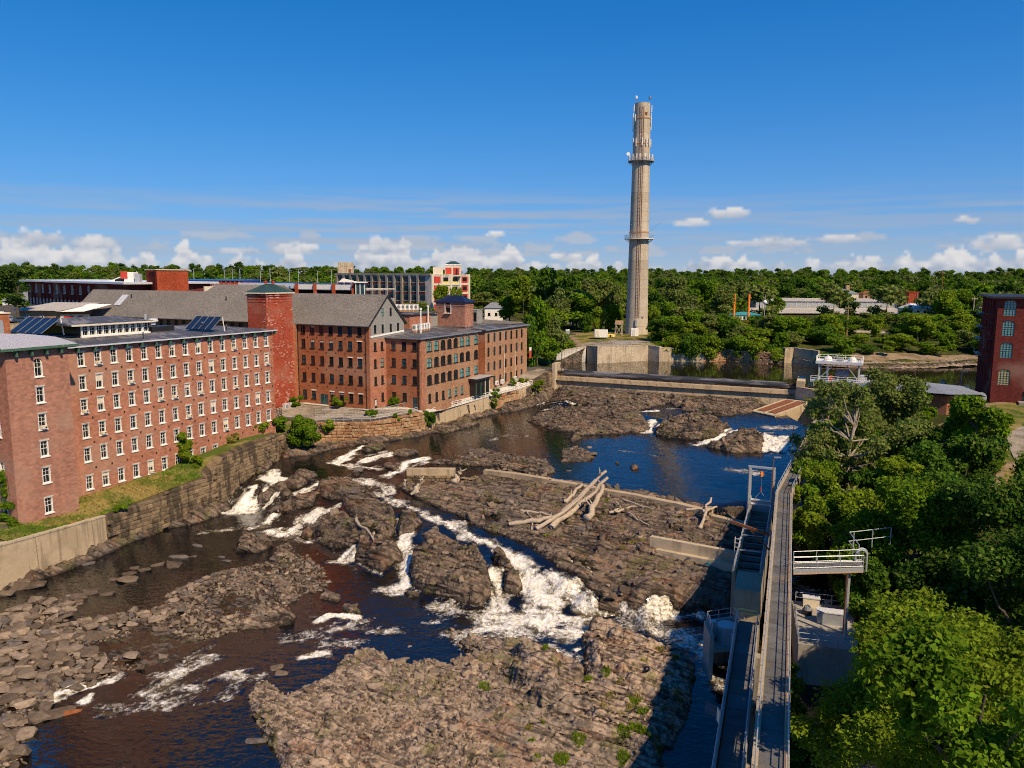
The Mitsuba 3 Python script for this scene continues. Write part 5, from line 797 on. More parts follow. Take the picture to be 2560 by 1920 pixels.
t = thing('side_platform', 'rust stained side bridge with double metal rails joining the footbridge from the right', 'footbridge')
a, b = A_([26.4, 70.4, 11.95]), A_([33.2, 71.0, 11.95]); pn = A_([.33, .95, 0])
add('deck', MB().quad(a, b, b + pn * 1.7, a + pn * 1.7).mesh(), 'm_deckgrain', t)
add('girder', MB().bar(a - A_([0, 0, .24]), b - A_([0, 0, .24]), .2, .45), 'm_galv', t); add('girder', MB().bar(a + pn * 1.7 - A_([0, 0, .28]), b + pn * 1.7 - A_([0, 0, .28]), .2, .55), 'm_rustlight', t)
add('drip_edge', MB().bar(a - A_([0, .11, .44]), b - A_([0, .11, .44]), .03, .10), 'm_rustlight', t)
railing(t, [a, b], 2.1, 1.15); railing(t, [a + pn * 1.7, b + pn * 1.7], 2.1, 1.15)
add('leg', MB().bar((32.2, 71.6, 2), (32.2, 71.6, 11.6), .22), 'm_galv', t); add('leg', MB().bar((32.6, 72.8, 2), (32.6, 72.8, 11.6), .22), 'm_rust', t)
QS = 34.5 / 31.4
def qs(x, y, z=None): return (x * QS, y * QS) if z is None else (x * QS, y * QS, z - 3.1)
t = thing('equipment_slab', 'railed concrete equipment slab in the shade below the side bridge', 'platform')
add('slab', MB().prism([qs(24.9, 64.2), qs(29.6, 63.0), qs(32.8, 72.0), qs(27.6, 73.4)], -.5, 4.5), 'm_concrete', t, uv=(3, 0))
for p_, q_ in (((24.9, 64.3, 7.6), (29.5, 63.2, 7.6)), ((27.8, 73.1, 7.6), (32.6, 71.9, 7.6)), ((24.9, 64.3, 7.6), (26.6, 70.0, 7.6))): railing(t, [qs(*p_), qs(*q_)], 2.0, 1.1, rails=(1.0, .5))
for lab, c_, d_, m_ in (('pale grey long equipment box nearest on the shaded slab', (29.3, 68.4, 8.2), (2.5, 1.1, 1.2), 'm_galv'), ('small white equipment box at the back of the shaded slab', (28.9, 72.0, 8.1), (1.6, .8, 1.0), 'm_cream')):
    k = thing('equipment_box', lab, 'box'); c_ = A_(qs(*c_)); add('body', MB().box(c_, d_, (.95, -.3, 0), (.3, .95, 0)), m_, k); add('lid', MB().box(c_ + A_([0, 0, d_[2] / 2 + .05]), (d_[0] + .14, d_[1] + .14, .1), (.95, -.3, 0), (.3, .95, 0)), 'm_silver', k)
k = thing('pump_motor', 'dark dome topped pump on the shaded slab', 'pump'); x_, y_ = qs(27.9, 70.3); add('base', MB().tube([(x_, y_, 4.5), (x_, y_, 5.0)], .5, 12), 'm_black', k); add('dome', MB().tube([(x_, y_, 5.0), (x_, y_, 5.35), (x_, y_, 5.5)], [.44, .33, .05], 12), 'm_steel', k)
k = thing('vent_pipe', 'arched metal vent pipes at the end of the side bridge', 'pipe')
for o in (0, .45): add('hoop', MB().tube([A_([33.6 + o * .5, 72.4 + o, 11.0]) + A_([-.55 * math.cos(x), 0, 1.6 + .55 * math.sin(x)]) if 0 < x < math.pi else A_([33.6 + o * .5 - .55 * math.cos(x), 72.4 + o, 11.0]) for x in [0, .05, .5, 1, 1.57, 2.1, 2.6, 3.09, math.pi]], .09, 8), 'm_galv', k)
k = thing('pipe_fence', 'pale pipe rail fence among the leaves right of the side bridge', 'fence')
railing(k, [(33.9, 73.6, 11.3), (34.6, 77.5, 11.3), (39.5, 78.8, 11.4)], 2.4, 1.9, rails=(1.0, .5), r=.05)
for i, p in enumerate([(38.6, 84.0, 7.6), (40.2, 100.6, 6.0), (43.0, 104.5, 6.3), (39.0, 108.0, 5.0)]):
    k = thing('rusty_post', ['rusty post rising from the shrubs right of the side bridge', 'rusty post beside the bleached tree roots', 'short rusty post behind the bleached tree', 'thin rusty post in the leaves by the footbridge bend'][i], 'post')
    add('shaft', MB().tube([p, A_(p) + A_([.1, 0, [5.2, 3.0, 2.2, 3.0][i]])], .11, 6), 'm_rust', k); add('foot', MB().box(A_(p), (.4, .4, .3)), 'm_rust', k)
k = thing('old_stone_abutment', 'broken brown stone slab abutment under the bleached tree', 'wall')
for i, (x, y, z, L, a) in enumerate([(41.2, 103.5, 5.4, 3.2, .1), (43.6, 101.6, 5.3, 3.4, -.25), (40.6, 106.2, 6.0, 3.0, .2), (46.5, 99.4, 5.1, 3.0, -.3), (43.8, 98.9, 4.2, 4.0, -.2)]):
    add('slab', block(.9, 0, i % 4), None, k, to=frame((x, y, z), (L * math.cos(a), L * math.sin(a), 0), (1.8 * math.sin(a), -1.8 * math.cos(a), 0), (0, 0, .9)))

# ---------------------------------------------------------------- gatehouse at the right end of the dam
t = thing('sluice_apron', 'sloping concrete sluice block with rusty brown inset panels', 'sluice')
c = [A_(q) for q in ((56.8, 184.0, 7.5), (60.3, 177.3, 7.5), (71.5, 184.6, 9.6), (67.2, 190.6, 9.6))]; _n = np.cross(c[1] - c[0], c[2] - c[0]); c[3][2] = c[0][2] - (_n[:2] @ (c[3] - c[0])[:2]) / _n[2]
add('body', MB().prism([q[:2] for q in c], 4.0, [q[2] for q in c]), 'm_concrete', t, uv=(0, 0))
def mixq(u, v): return (c[0] * (1 - u) + c[1] * u) * (1 - v) + (c[3] * (1 - u) + c[2] * u) * v
for u0, u1 in ((.14, .46), (.56, .88)):
    add('rusty_inset', MB().quad(*[mixq(u, v) + A_([0, 0, .14]) for u, v in ((u0, .10), (u1, .10), (u1, .92), (u0, .92))]).mesh(), 'm_rust', t)
for u in (.05, .51, .95): add('rib', MB().bar(mixq(u, .03) + A_([0, 0, .06]), mixq(u, .97) + A_([0, 0, .06]), .35, .16), 'm_concrete', t, uv=(2, 0))
add('side_arch', MB().box(mixq(.28, 0) - A_([.1, .2, 1.3]), (.9, .1, .7), (.463, -.886, 0), (.886, .463, 0)), 'm_black', t)
t = thing('gatehouse', 'white steel gate platform on concrete piers at the right end of the dam', 'gatehouse')
G = lambda a, b, z: A_([75.5, 189.5, 0]) + a * MBX + b * MU + A_([0, 0, z])
for i, a in enumerate((-1.2, 3.2, 7.6)): add('pier', MB().box(G(a, 1.5, 9), (1.4, 6.5, 9.6), MBX, MU), 'm_concrete', t, uv=(2, 0))
add('pier_wall', MB().box(G(3.4, 1.5, 8.2), (9.4, 1.0, 7.6), MBX, MU), 'm_concrete', t, uv=(2, 0))
add('lower_deck', MB().box(G(3.6, 1.2, 14.1), (12.5, 6.0, .4), MBX, MU), 'm_galv', t)
for a in (-.8, 8.0):
    for b in (-1, 3.6):
        add('column', MB().bar(G(a, b, 14.2), G(a, b, 18.6), .3), 'm_galv', t)
    add('brace', MB().bar(G(a, -1, 14.3), G(a, 3.6, 18.3), .2).bar(G(a, 3.6, 14.3), G(a, -1, 18.3), .2), 'm_galv', t)
add('brace', MB().bar(G(-.8, -1, 14.6), G(2.4, -1, 18.2), .2).bar(G(8, -1, 14.6), G(5.4, -1, 18.2), .2), 'm_galv', t)
add('upper_deck', MB().box(G(3.6, 1.3, 18.7), (10.4, 5.8, .6), MBX, MU), 'm_silver', t)
railing(t, [G(-1.5, -1.5, 19), G(8.7, -1.5, 19), G(8.7, 4.1, 19), G(-1.5, 4.1, 19), G(-1.5, -1.5, 19)], 2.0, 1.15, 'm_white', r=.06)
railing(t, [G(-2.5, -1.7, 14.3), G(9.7, -1.7, 14.3)], 2.0, 1.1, 'm_white', r=.06)
for a in (1.0, 6.4):
    add('hoist_housing', MB().tube([G(a, .8, 19), G(a, .8, 19.6), G(a, .8, 20.05), G(a, .8, 20.2)], [.95, .95, .6, .1], 14), 'm_white', t, smooth=40)
add('gear_motor', MB().box(G(3.7, 1, 19.5), (1.6, 1.2, .9), MBX, MU), 'm_steel', t); add('gear_shaft', MB().tube([G(-.5, 1, 19.5), G(8.2, 1, 19.5)], .12, 6), 'm_black', t)
add('gate_stem', MB().bar(G(1, 1, 14), G(1, 1, 19), .35), 'm_white', t); add('control_box', MB().box(G(1.9, -.6, 14.9), (.8, .6, 1.2), MBX, MU), 'm_red', t)
add('machine_hood', MB().tube([G(2.8, 2.5, 15.6), G(5.8, 2.5, 15.6)], 1.25, 16), 'm_steel', t); add('cabinet', MB().box(G(9.5, 0, 15.2), (2.2, 1.4, 1.6), MBX, MU), 'm_silver', t)
t = thing('truss_walkway', 'white railed walkway bridging from the gatehouse to the powerhouse roof', 'footbridge')
a, b = A_([82.0, 180.0, 14.2]), A_([93.5, 163.5, 15.0]); n = A_([-.82, -.57, 0])
add('deck', MB().bar(a, b, 1.6, .3), 'm_galv', t); railing(t, [a + n * .8, b + n * .8], 1.9, 1.2, 'm_white', r=.05); railing(t, [a - n * .8, b - n * .8], 1.9, 1.2, 'm_white', r=.05)
add('side_panel', MB().bar(a - n * .9 + A_([0, 0, -.2]), b - n * .9 + A_([0, 0, -.2]), .1, 1.0), 'm_steel', t)
t = thing('life_ring', 'orange and white life ring box on the walkway by the powerhouse', 'life ring')
add('ring', MB().tube([A_([90.6, 163.6, 17.2]) + .62 * A_([math.cos(x), .4 * math.cos(x), math.sin(x)]) for x in np.linspace(0, 2 * math.pi, 17)], .16, 8), 'm_rustlight', t); add('board', MB().box((90.7, 163.9, 17.2), (.9, .1, 1.1)), 'm_white', t)
t = thing('lamp_post', 'thin grey lamp post above the powerhouse roof against the water', 'lamp post')
add('pole', MB().tube([(94.2, 163.2, 15), (94.2, 163.2, 19.6)], .07, 6), 'm_galv', t); add('lamp_head', MB().box((94.8, 163.2, 19.6), (1.3, .2, .15)), 'm_white', t)
# ---------------------------------------------------------------- the mills
def arch_pts(w, h, n=7):
    """outline of a window opening with a low arched head, centred, ccw"""
    r = w * .22; pts = [(-w / 2, -h / 2), (w / 2, -h / 2), (w / 2, h / 2 - r)]
    return pts + [(w / 2 * math.cos(x), h / 2 - r + r * math.sin(x)) for x in np.linspace(0, math.pi, n)[1:-1]] + [(-w / 2, h / 2 - r)]


def opening(u, z, w, h, arch=False):
    P = arch_pts(w, h, 11 if arch == 2 else 7) if arch else [(-w / 2, -h / 2), (w / 2, -h / 2), (w / 2, h / 2), (-w / 2, h / 2)]
    if arch == 2:
        r = w / 2; P = [(-r, -h / 2), (r, -h / 2)] + [(r * math.cos(x), h / 2 - r + r * math.sin(x)) for x in np.linspace(0, math.pi, 11)]
    return shapely.Polygon([(u + a, z + b) for a, b in P])


def facade(root, o, ud, outline, holes, pal, depth=.28, name='wall', bsdf='m_brick', label=None):
    """a brick face with real openings; o: origin, ud: to the right seen from outside"""
    o, ud = A_(o, float), A_(ud, float); nd = A_([ud[1], -ud[0], 0]); P = shapely.Polygon(outline); mb = MB()
    for h in holes: P = P.difference(h)
    to3 = lambda q, d=0.0: o + np.outer(A_(q)[:, 0], ud) + np.outer(A_(q)[:, 1], [0, 0, 1]) - nd * d
    for g in getattr(P, 'geoms', [P]):
        v, f = trimesh.creation.triangulate_polygon(g, engine='earcut'); mb.raw(to3(v), f)
        for r in g.interiors:
            c = A_(r.coords); n = len(c) - 1
            mb.raw(np.vstack([to3(c[:n]), to3(c[:n], depth)]), [[i, (i + 1) % n, n + (i + 1) % n, n + i] for i in range(n)])
    k = add(name, mb, bsdf, root, uv=(pal, 0))
    if label: tag(k, label)
    return k


WIN = {}


def window_parts(w, h, style, arch=0):
    key = (w, h, style, arch)
    if key in WIN: return WIN[key]
    f, g = MB(), MB(); gy = -.24 if style == 'white' else -.15; t = {'white': .12, 'dark': .07, 'far': .09, 'grid': .06, 'green': .10}[style]; y = -.12 if style != 'white' else -.20; d = .12 if style != 'white' else .06
    dark = style != 'white'
    def v(x, z0, z1, t_, yy=y):
        if style == 'white' and yy == y: f.box((x, -.15, (z0 + z1) / 2), (t_, .26, z1 - z0))
        else: f.box((x, yy, (z0 + z1) / 2), (t_, d, z1 - z0))
    def hbar(z, x0, x1, t_, yy=y): f.box(((x0 + x1) / 2, yy, z), (x1 - x0, d, t_))
    top = h / 2 - (w * .22 if arch == 1 else w / 2 if arch == 2 else 0)
    v(-w / 2 + t / 2, -h / 2, top, t); v(w / 2 - t / 2, -h / 2, top, t); hbar(-h / 2 + t / 2, -w / 2 + t, w / 2 - t, t)
    if arch:
        r = w * .22 if arch == 1 else w / 2
        a = [(w / 2 * math.cos(x), top + r * math.sin(x)) for x in np.linspace(0, math.pi, 9)]
        for p, q in zip(a[:-1], a[1:]): f.bar((p[0] * .95, y, p[1] - .03), (q[0] * .95, y, q[1] - .03), t, d, up=(0, 1, 0)) if False else f.bar((p[0] * .94, y, p[1] - .04), (q[0] * .94, y, q[1] - .04), d, t)
    else: hbar(h / 2 - t / 2, -w / 2 + t, w / 2 - t, t)
    zi0, zi1 = -h / 2 + t, h / 2 - t
    if style in ('white', 'dark', 'green'):
        hbar(.02, -w / 2 + t, w / 2 - t, .07, y + .012)
        if w < 1.6: v(0, zi0, .0 - .04, .042, y - .015); v(0, .07, zi1, .042, y - .015)
        else:
            for x in (-w / 6, w / 6): v(x, zi0, zi1, .10, y + .006)
        if style == 'white':
            f.box((0, y - .02, h / 4), (w - 2 * t, d, .03))
    if style == 'grid':
        for x in np.linspace(-w / 2, w / 2, 5)[1:-1]: v(x, zi0, zi1, .05, y - .01)
        for z in np.linspace(-h / 2, h / 2, 8)[1:-1]: f.box((0, y - .02, z), (w - 2 * t, d, .05))
    if style == 'far':
        hbar(0, -w / 2 + t, w / 2 - t, .08, y + .01); v(0, zi0, zi1, .06, y - .01)
    P = opening(0, 0, w - .04, h - .04, arch); vv, ff = trimesh.creation.triangulate_polygon(P, engine='earcut')
    g.raw(np.column_stack([vv[:, 0], np.full(len(vv), gy), vv[:, 1]]), ff[:, ::-1])
    fm = {'white': 'm_white', 'dark': 'm_darkframe', 'far': 'm_white', 'grid': 'm_darkframe', 'green': 'm_green'}[style]
    WIN[key] = (mikit.ply(f.mesh(), fm), g.mesh(), {})
    return WIN[key]


SILL = {}


def sill_part(w, mat):
    if (w, mat) not in SILL: SILL[w, mat] = mikit.ply(MB().box((0, .03, 0), (w + .24, .26, .15)).mesh(), mat, uv=np.zeros((8, 2)) + [5, 0])
    return SILL[w, mat]


AC = mikit.ply(MB().box((0, .18, 0), (.66, .62, .40)).box((.14, .495, 0), (.26, .02, .26)).mesh(), 'm_cream')
ACG = mikit.ply(MB().box((.14, .51, 0), (.22, .01, .22)).mesh(), 'm_darkframe')


def window(root, o, ud, u, z, w, h, style, arch=0, glass='m_glass', sill=None, lintel=None, ac=False, blind=0, name='window'):
    o, ud = A_(o, float), A_(ud, float); nd = A_([ud[1], -ud[0], 0]); c = o + ud * u + A_([0, 0, z]); M = frame(c, ud, nd)
    f, gm, gd = window_parts(w, h, style, arch)
    if glass not in gd: gd[glass] = mikit.ply(gm, glass)
    k = add(name, f, None, root, to=M); add('pane', gd[glass], None, k, to=M)
    if sill: add('sill', sill_part(w, sill), None, k, to=frame(c - A_([0, 0, h / 2 + .05]), ud, nd))
    if lintel: add('lintel', sill_part(w, lintel), None, k, to=frame(c + A_([0, 0, h / 2 + .11]) - nd * .07, ud, nd, (0, 0, 1.5)))
    if ac:
        add('air_conditioner', AC, None, k, to=frame(c + A_([0, 0, -h / 2 + .33]), ud, nd))
        add('ac_grille', ACG, None, k, to=frame(c + A_([0, 0, -h / 2 + .33]), ud, nd))
    if blind: add('blind', MB().box((0, -.135, h / 2 - .12 - blind / 2), (w - .28, .02, blind)).mesh(), 'm_cream', k, to=M)
    return k


rng = np.random.default_rng(77)
# --- the white windowed mill at the left
t = thing('brick_mill', 'six storey pink brick mill with white sash windows at the left edge', 'mill')
O, aA = mill(-6.81, 0), -6.81
cols = [-61.21 + 2.706 * k for k in range(15)]; rows = [26.55, 23.02, 19.55, 15.83, 12.2, 7.97]
spots = [(u, z, i, j) for j, z in enumerate(rows) for i, u in enumerate(cols) if not (j == 5 and i > 9)]
acs = {(1, 0), (3, 1), (0, 2), (5, 2), (6, 2), (8, 2), (11, 2), (11, 0), (8, 1), (1, 3), (7, 3), (14, 1), (10, 4), (4, 5)}
facade(t, O, MU, [(-66.24, 4.6), (-21.6, 4.6), (-21.6, 28.4), (-66.24, 28.4)], [opening(u, z, 1.14, 2.08) for u, z, i, j in spots], 0)
for u, z, i, j in spots: window(t, O, MU, u, z, 1.14, 2.08, 'white', sill='m_white', lintel='m_concrete', ac=(i, j) in acs, blind=rng.choice([0] * 9 + [.5, .9]))
facade(t, mill(-6.81, -21.6), -MBX, [(0, 4.6), (24, 4.6), (24, 28.4), (0, 28.4)], [], 0, name='end_wall')
anc = MB()
for j, z in enumerate([24.75, 21.25, 17.7, 14.0, 10.1]):
    for u in cols: anc.box(O + MU * (u + 1.2) + MBX * .03 + A_([0, 0, z]), (.22, .08, .30), MU, MBX)
add('tie_plates', anc, 'm_darkframe', t, kind='stuff')
R = lambda a, b, z: mill(a, b, z)
rf = MB(); e = -6.06
rf.prism([R(e, -66.0, 0)[:2], R(e, -21.0, 0)[:2], R(-28, -21.0, 0)[:2], R(-28, -66.0, 0)[:2]], [28.28, 28.28, 28.6, 28.6], [28.55, 28.55, 28.9, 28.9])
k = add('roof', rf, 'm_roof', t)
add('eave_edge', MB().bar(R(e + .03, -66, 28.44), R(e + .03, -21, 28.44), .07, .20), 'm_silver', k)
for i in range(17): add('bracket', MB().box(R(-6.45, -64.6 + i * 2.7, 27.95), (.65, .25, .62), MBX, MU), 'm_green', k)
add('box_gutter', MB().box(R(-5.9, -65.3, 28.25), (.8, 1.7, .55), MBX, MU), 'm_roof', k)
# stair tower of this mill
O2, Uc = mill(-2.31, 0), -70.6; tw = [(26.55, 2.5, 2), (22.85, 2.15, 0), (19.2, 2.15, 0), (15.5, 2.15, 0), (11.8, 2.15, 0), (7.6, 2.15, 0)]
k = facade(t, O2, MU, [(-74.86, 4.4), (-66.24, 4.4), (-66.24, 29.2), (-74.86, 29.2)], [opening(Uc, z, 1.16, h, a) for z, h, a in tw], 6, name='tower_wall', label='projecting square stair tower face with one column of windows')
for i, (z, h, a) in enumerate(tw): window(t, O2, MU, Uc, z, 1.16, h, 'white', a, sill='m_white', lintel=None if a else 'm_concrete', ac=i == 2)
O3 = mill(0, -74.86); lw = [(-4.9, z) for z in (24, 18.6, 13.2, 8.2)]
facade(t, O3, MBX, [(-12, 4.0), (-2.31, 4.0), (-2.31, 29.2), (-12, 29.2)], [opening(u, z, 1.1, 2.0) for u, z in lw], 0, name='tower_wall')
for u, z in lw: window(t, O3, MBX, u, z, 1.1, 2.0, 'white', sill='m_white')
facade(t, mill(-2.31, -66.24), -MBX, [(0, 4.4), (9, 4.4), (9, 29.2), (0, 29.2)], [], 6, name='tower_wall')
rf = MB(); us = np.linspace(-75.9, -65.3, 12); zs = [29.35 + .5 * math.sin(math.pi * (i + .5) / 12) ** .7 + .06 * ((i * 5) % 3) for i in range(12)]
for i in range(11): rf.raw([R(-1.35, us[i], zs[0] - .1), R(-1.35, us[i + 1], zs[0] - .1), R(-12.5, us[i + 1], zs[i + 1] + .7), R(-12.5, us[i], zs[i] + .7), R(-6, us[i], zs[i] + .6), R(-6, us[i + 1], zs[i + 1] + .6)], [[0, 1, 5], [0, 5, 4], [4, 5, 2], [4, 2, 3]])
k = add('tower_roof', rf, 'm_membrane', t, smooth=True, label='crinkled silver membrane roof of the tower')
add('fascia', MB().box(R(-1.4, -70.6, 29.22), (.16, 10.6, .34), MBX, MU).box(R(-7, -75.85, 29.35), (11.2, .16, .34), MBX, MU), 'm_green', k)
add('soffit', MB().box(R(-7, -70.6, 29.02), (11.0, 10.3, .14), MBX, MU), 'm_darkframe', k)
for i in range(4): add('bracket', MB().box(R(-1.95, -73.7 + i * 2.05, 28.6), (.7, .25, .7), MBX, MU), 'm_green', k)
# glazed roof monitor and rooftop things
t2 = thing('roof_monitor', 'long glazed white roof monitor with a dark roof on the pink brick mill', 'roof monitor')
a0, b0, b1, z0, z1 = -17.0, -53.6, -40.9, 28.95, 30.75
for i in range(10):
    u = b0 + (b1 - b0) * (i + .5) / 10; W_ = (b1 - b0) / 10
    f, gm, gd = window_parts(round(W_ - .02, 2), 1.62, 'white'); f2 = MB()
    M = frame(R(a0, u, (z0 + z1) / 2 - .02), MU, MBX)
    kk = add('window', f, None, t2, to=M); gd.setdefault('m_glassyellow2', mikit.ply(gm, 'm_glass')); add('pane', gd['m_glassyellow2'], None, kk, to=M)
    add('post', MB().box(R(a0 + .04, b0 + (b1 - b0) * i / 10, (z0 + z1) / 2), (.2, .22, z1 - z0), MBX, MU), 'm_white', t2)
add('sill_board', MB().box(R(a0 + .05, (b0 + b1) / 2, z0 - .05), (.3, b1 - b0 + .3, .28), MBX, MU), 'm_white', t2)
for bb in (b0 + .05, b1): add('end_wall', MB().box(R(a0 - 5, bb, (z0 + z1) / 2), (10, .2, z1 - z0), MBX, MU), 'm_glass', t2)
rf = MB().prism([R(a0 + .8, b0 - 2.2, 0)[:2], R(a0 + .8, b1 + .7, 0)[:2], R(a0 - 10, b1 + .7, 0)[:2], R(a0 - 10, b0 - 2.2, 0)[:2]], [30.72] * 4, [30.95, 30.95, 31.5, 31.5])
kk = add('roof', rf, 'm_roof', t2); add('fascia', MB().box(R(a0 + .84, (b0 + b1) / 2 - .7, 30.8), (.1, b1 - b0 + 3, .26), MBX, MU), 'm_cream', kk)
add('vent_stack', MB().tube([R(a0 - 1.2, b1 + .4, 29), R(a0 - 1.2, b1 + .4, 32.0)], .28, 10), 'm_galv', t2)
def panels(label, a_0, a_1, b_0, z_0, b_1, z_1, n, dx):
    k = thing('solar_panel', label, 'solar panel')
    for i in range(n):
        aa, bb = a_0 + (a_1 - a_0) * (i + .03) / n, a_0 + (a_1 - a_0) * (i + .97) / n
        add('collector', MB().quad(R(aa, b_0, z_0), R(bb, b_0, z_0), R(bb + dx, b_1, z_1), R(aa + dx, b_1, z_1)).quad(R(aa, b_0 + .1, z_0 - .1), R(aa + dx, b_1 + .1, z_1 - .1), R(bb + dx, b_1 + .1, z_1 - .1), R(bb, b_0 + .1, z_0 - .1)), 'm_collector', k)
    for i in range(n + 1):
        aa = a_0 + (a_1 - a_0) * i / n; add('frame', MB().bar(R(aa, b_0, z_0 + .02), R(aa + dx, b_1, z_1 + .02), .07), 'm_steel', k)
    for aa in (a_0, a_1): add('strut', MB().bar(R(aa + dx, b_1, z_1), R(aa + dx * .6, b_1 + .4, z_0 - .4), .14), 'm_white', k)
paint('m_collector', (.012, .022, .05), .15, .6)
panels('four tilted dark blue panels at the left end of the roof monitor', -27.6, -19.6, -58.6, 29.6, -55.2, 31.9, 4, 0)
panels('four tilted dark blue panels on white legs in mid roof', -16.4, -9.9, -33.6, 29.1, -30.9, 31.3, 4, 0)
t2 = thing('roof_hatch', 'low dark roof curb with a silver ventilator beside the tilted panels', 'ventilator')
add('curb', MB().box(R(-20, -36.6, 29.2), (3, 4.8, .9), MBX, MU), 'm_black', t2); add('hood', MB().tube([R(-20.4, -37.2, 29.9), R(-20.4, -37.2, 30.5), R(-20.4, -37.2, 30.52), R(-20.4, -37.2, 31.0)], [.5, .5, .95, .8], 10), 'm_silver', t2)
for i, (a, b, h) in enumerate([(-8.5, -49, 1.0), (-9.5, -36, 1.9), (-13, -27, .8)]):
    k = thing('vent_pipe', ['thin vent pipe near the front left of the black roof', 'tallest thin vent pipe of the black roof', 'short vent pipe at the right of the black roof'][i], 'pipe')
    add('pipe', MB().tube([R(a, b, 28.4), R(a, b, 28.6 + h)], .08, 6), 'm_black', k); add('cap', MB().tube([R(a, b, 28.6 + h), R(a, b, 28.75 + h)], .14, 6), 'm_steel', k)
t2 = thing('brick_bulkhead', 'small brick rooftop bulkhead with a grey arched opening at the left edge', 'bulkhead')
add('wall', MB().box(R(-22, -66.5, 31.0), (5, 6.4, 4.0), MBX, MU), 'm_brick', t2, uv=(1, 0)); add('coping', MB().box(R(-22, -66.5, 33.05), (5.3, 6.7, .16), MBX, MU), 'm_cream', t2)
add('arched_panel', MB().raw(*(lambda P: ([R(-19.46, -65.2 + x, 30.9 + z) for x, z in P], [[0, i, i + 1] for i in range(1, len(P) - 1)]))(arch_pts(1.8, 2.6))), 'm_galv', t2)

# --- the gabled mill
t = thing('gabled_mill', 'long five storey brown brick mill under a big grey shingle gable roof', 'mill')
Ob = mill(0, 0); cB = [-2.56 * k for k in range(1, 8)]; rB = [27.0, 23.85, 20.28, 16.44, 12.5]
sp = [(u, z, i, j) for j, z in enumerate(rB) for i, u in enumerate(cB) if not (j == 4 and i == 4)]
far_u = [-28.4 - 2.62 * k for k in range(25)]; spf = [(u, z) for u in far_u for z in (27.0, 23.85)]
door = shapely.box(-13.55, 9.2, -11.35, 12.75)
facade(t, Ob, MBX, [(-94.5, 8), (0, 8), (0, 28.35), (-94.5, 28.35)], [opening(u, z, 1.14, 1.9) for u, z, i, j in sp] + [opening(u, z, 1.14, 1.9) for u, z in spf] + [door], 1)
for u, z, i, j in sp: window(t, Ob, MBX, u, z, 1.14, 1.9, 'dark', sill='m_darkframe', lintel='m_white' if (j == 4 and i != 6) or (i == 0 and j < 3) or (i == 1 and j == 2) else None, glass='m_glassblue' if rng.random() < .35 else 'm_glass', blind=rng.choice([0, 0, 0, 0, .4]))
for u, z in spf: window(t, Ob, MBX, u, z, 1.14, 1.9, 'dark', glass='m_glass')
add('glass_door', MB().box(Ob + MBX * -12.45 + MU * .12 + A_([0, 0, 11.0]), (2.2, .06, 3.4), MBX, MU), 'm_glassblue', t)
for x in (-13.5, -12.45, -11.4): add('door_frame', MB().box(Ob + MBX * x + MU * .06 + A_([0, 0, 11.0]), (.1, .1, 3.4), MBX, MU), 'm_green', t)
anc = MB()
for z in (25.3, 22.1, 18.4, 14.5):
    for u in cB: anc.box(Ob + MBX * (u + 1.25) - MU * .03 + A_([0, 0, z]), (.2, .08, .28), MBX, MU)
add('tie_plates', anc, 'm_darkframe', t, kind='stuff')
gw = [(2.02, 23.75), (4.55, 23.72), (2.02, 20.08), (4.55, 20.08), (2.02, 16.3), (4.55, 16.32), (4.52, 12.52)]
facade(t, Ob, MU, [(0, 8), (6.04, 8), (6.04, 25.7), (.42, 25.9), (.42, 28.3), (0, 28.3)], [opening(u, z, .98, 1.85) for u, z in gw] + [shapely.box(1.5, 9.2, 2.5, 12.4)], 0)
for u, z in gw: window(t, Ob, MU, u, z, .98, 1.85, 'dark', sill='m_darkframe', glass=rng.choice(['m_glass', 'm_glassteal', 'm_glass']))
k = add('door', MB().box(Ob + MU * 2.0 - MBX * .12 + A_([0, 0, 10.8]), (.9, .07, 3.2), MU, MBX), 'm_black', t); add('door_light', MB().box(Ob + MU * 2.0 - MBX * .06 + A_([0, 0, 11.5]), (.55, .05, 1.3), MU, MBX), 'm_silver', k)
ggw = [(2.11, 27.42), (4.9, 27.42), (7.97, 27.4), (10.8, 27.4), (4.87, 30.93), (8.01, 30.92)]
facade(t, Ob + MBX * .04, MU, [(.42, 25.5), (13.2, 25.5), (13.2, 28.3), (6.6, 34.6), (.0, 28.32), (.42, 28.3)], [opening(u, z, .85, 1.9) for u, z in ggw], 0, bsdf='m_siding', name='gable_siding', label='grey panelled gable end with six narrow dark windows')
for u, z in ggw: window(t, Ob + MBX * .04, MU, u, z, .85, 1.9, 'dark', glass=rng.choice(['m_glass', 'm_glassteal']))
add('flashing', MB().bar(R(.1, .3, 25.9), R(.1, 13, 26.5), .12, .35), 'm_white', t)
zr, ze, br, be = 34.75, 28.25, 6.6, -.65
V = []
for a in (.35, -95.6):
    V += [R(a, be, ze), R(a, br, zr), R(a, 2 * br - be, ze), R(a, 2 * br - be, ze - .3), R(a, br, zr - .32), R(a, be, ze - .3)]
k = add('roof', (V, [[i, (i + 1) % 6, 6 + (i + 1) % 6, 6 + i] for i in range(6)] + [[0, 1, 4, 5], [1, 2, 3, 4], [6, 11, 10, 7], [7, 10, 9, 8]]), 'm_shingle', t)
add('barge_board', MB().bar(R(.4, be, ze - .15), R(.4, br, zr - .15), .08, .34).bar(R(.4, 2 * br - be, ze - .15), R(.4, br, zr - .15), .08, .34), 'm_darkframe', k)
add('gutter', MB().bar(R(.3, be - .06, ze - .18), R(-18.8, be - .06, ze - .18), .16, .16).bar(R(-25.2, be - .06, ze - .18), R(-95.5, be - .06, ze - .18), .16, .16), 'm_black', k)
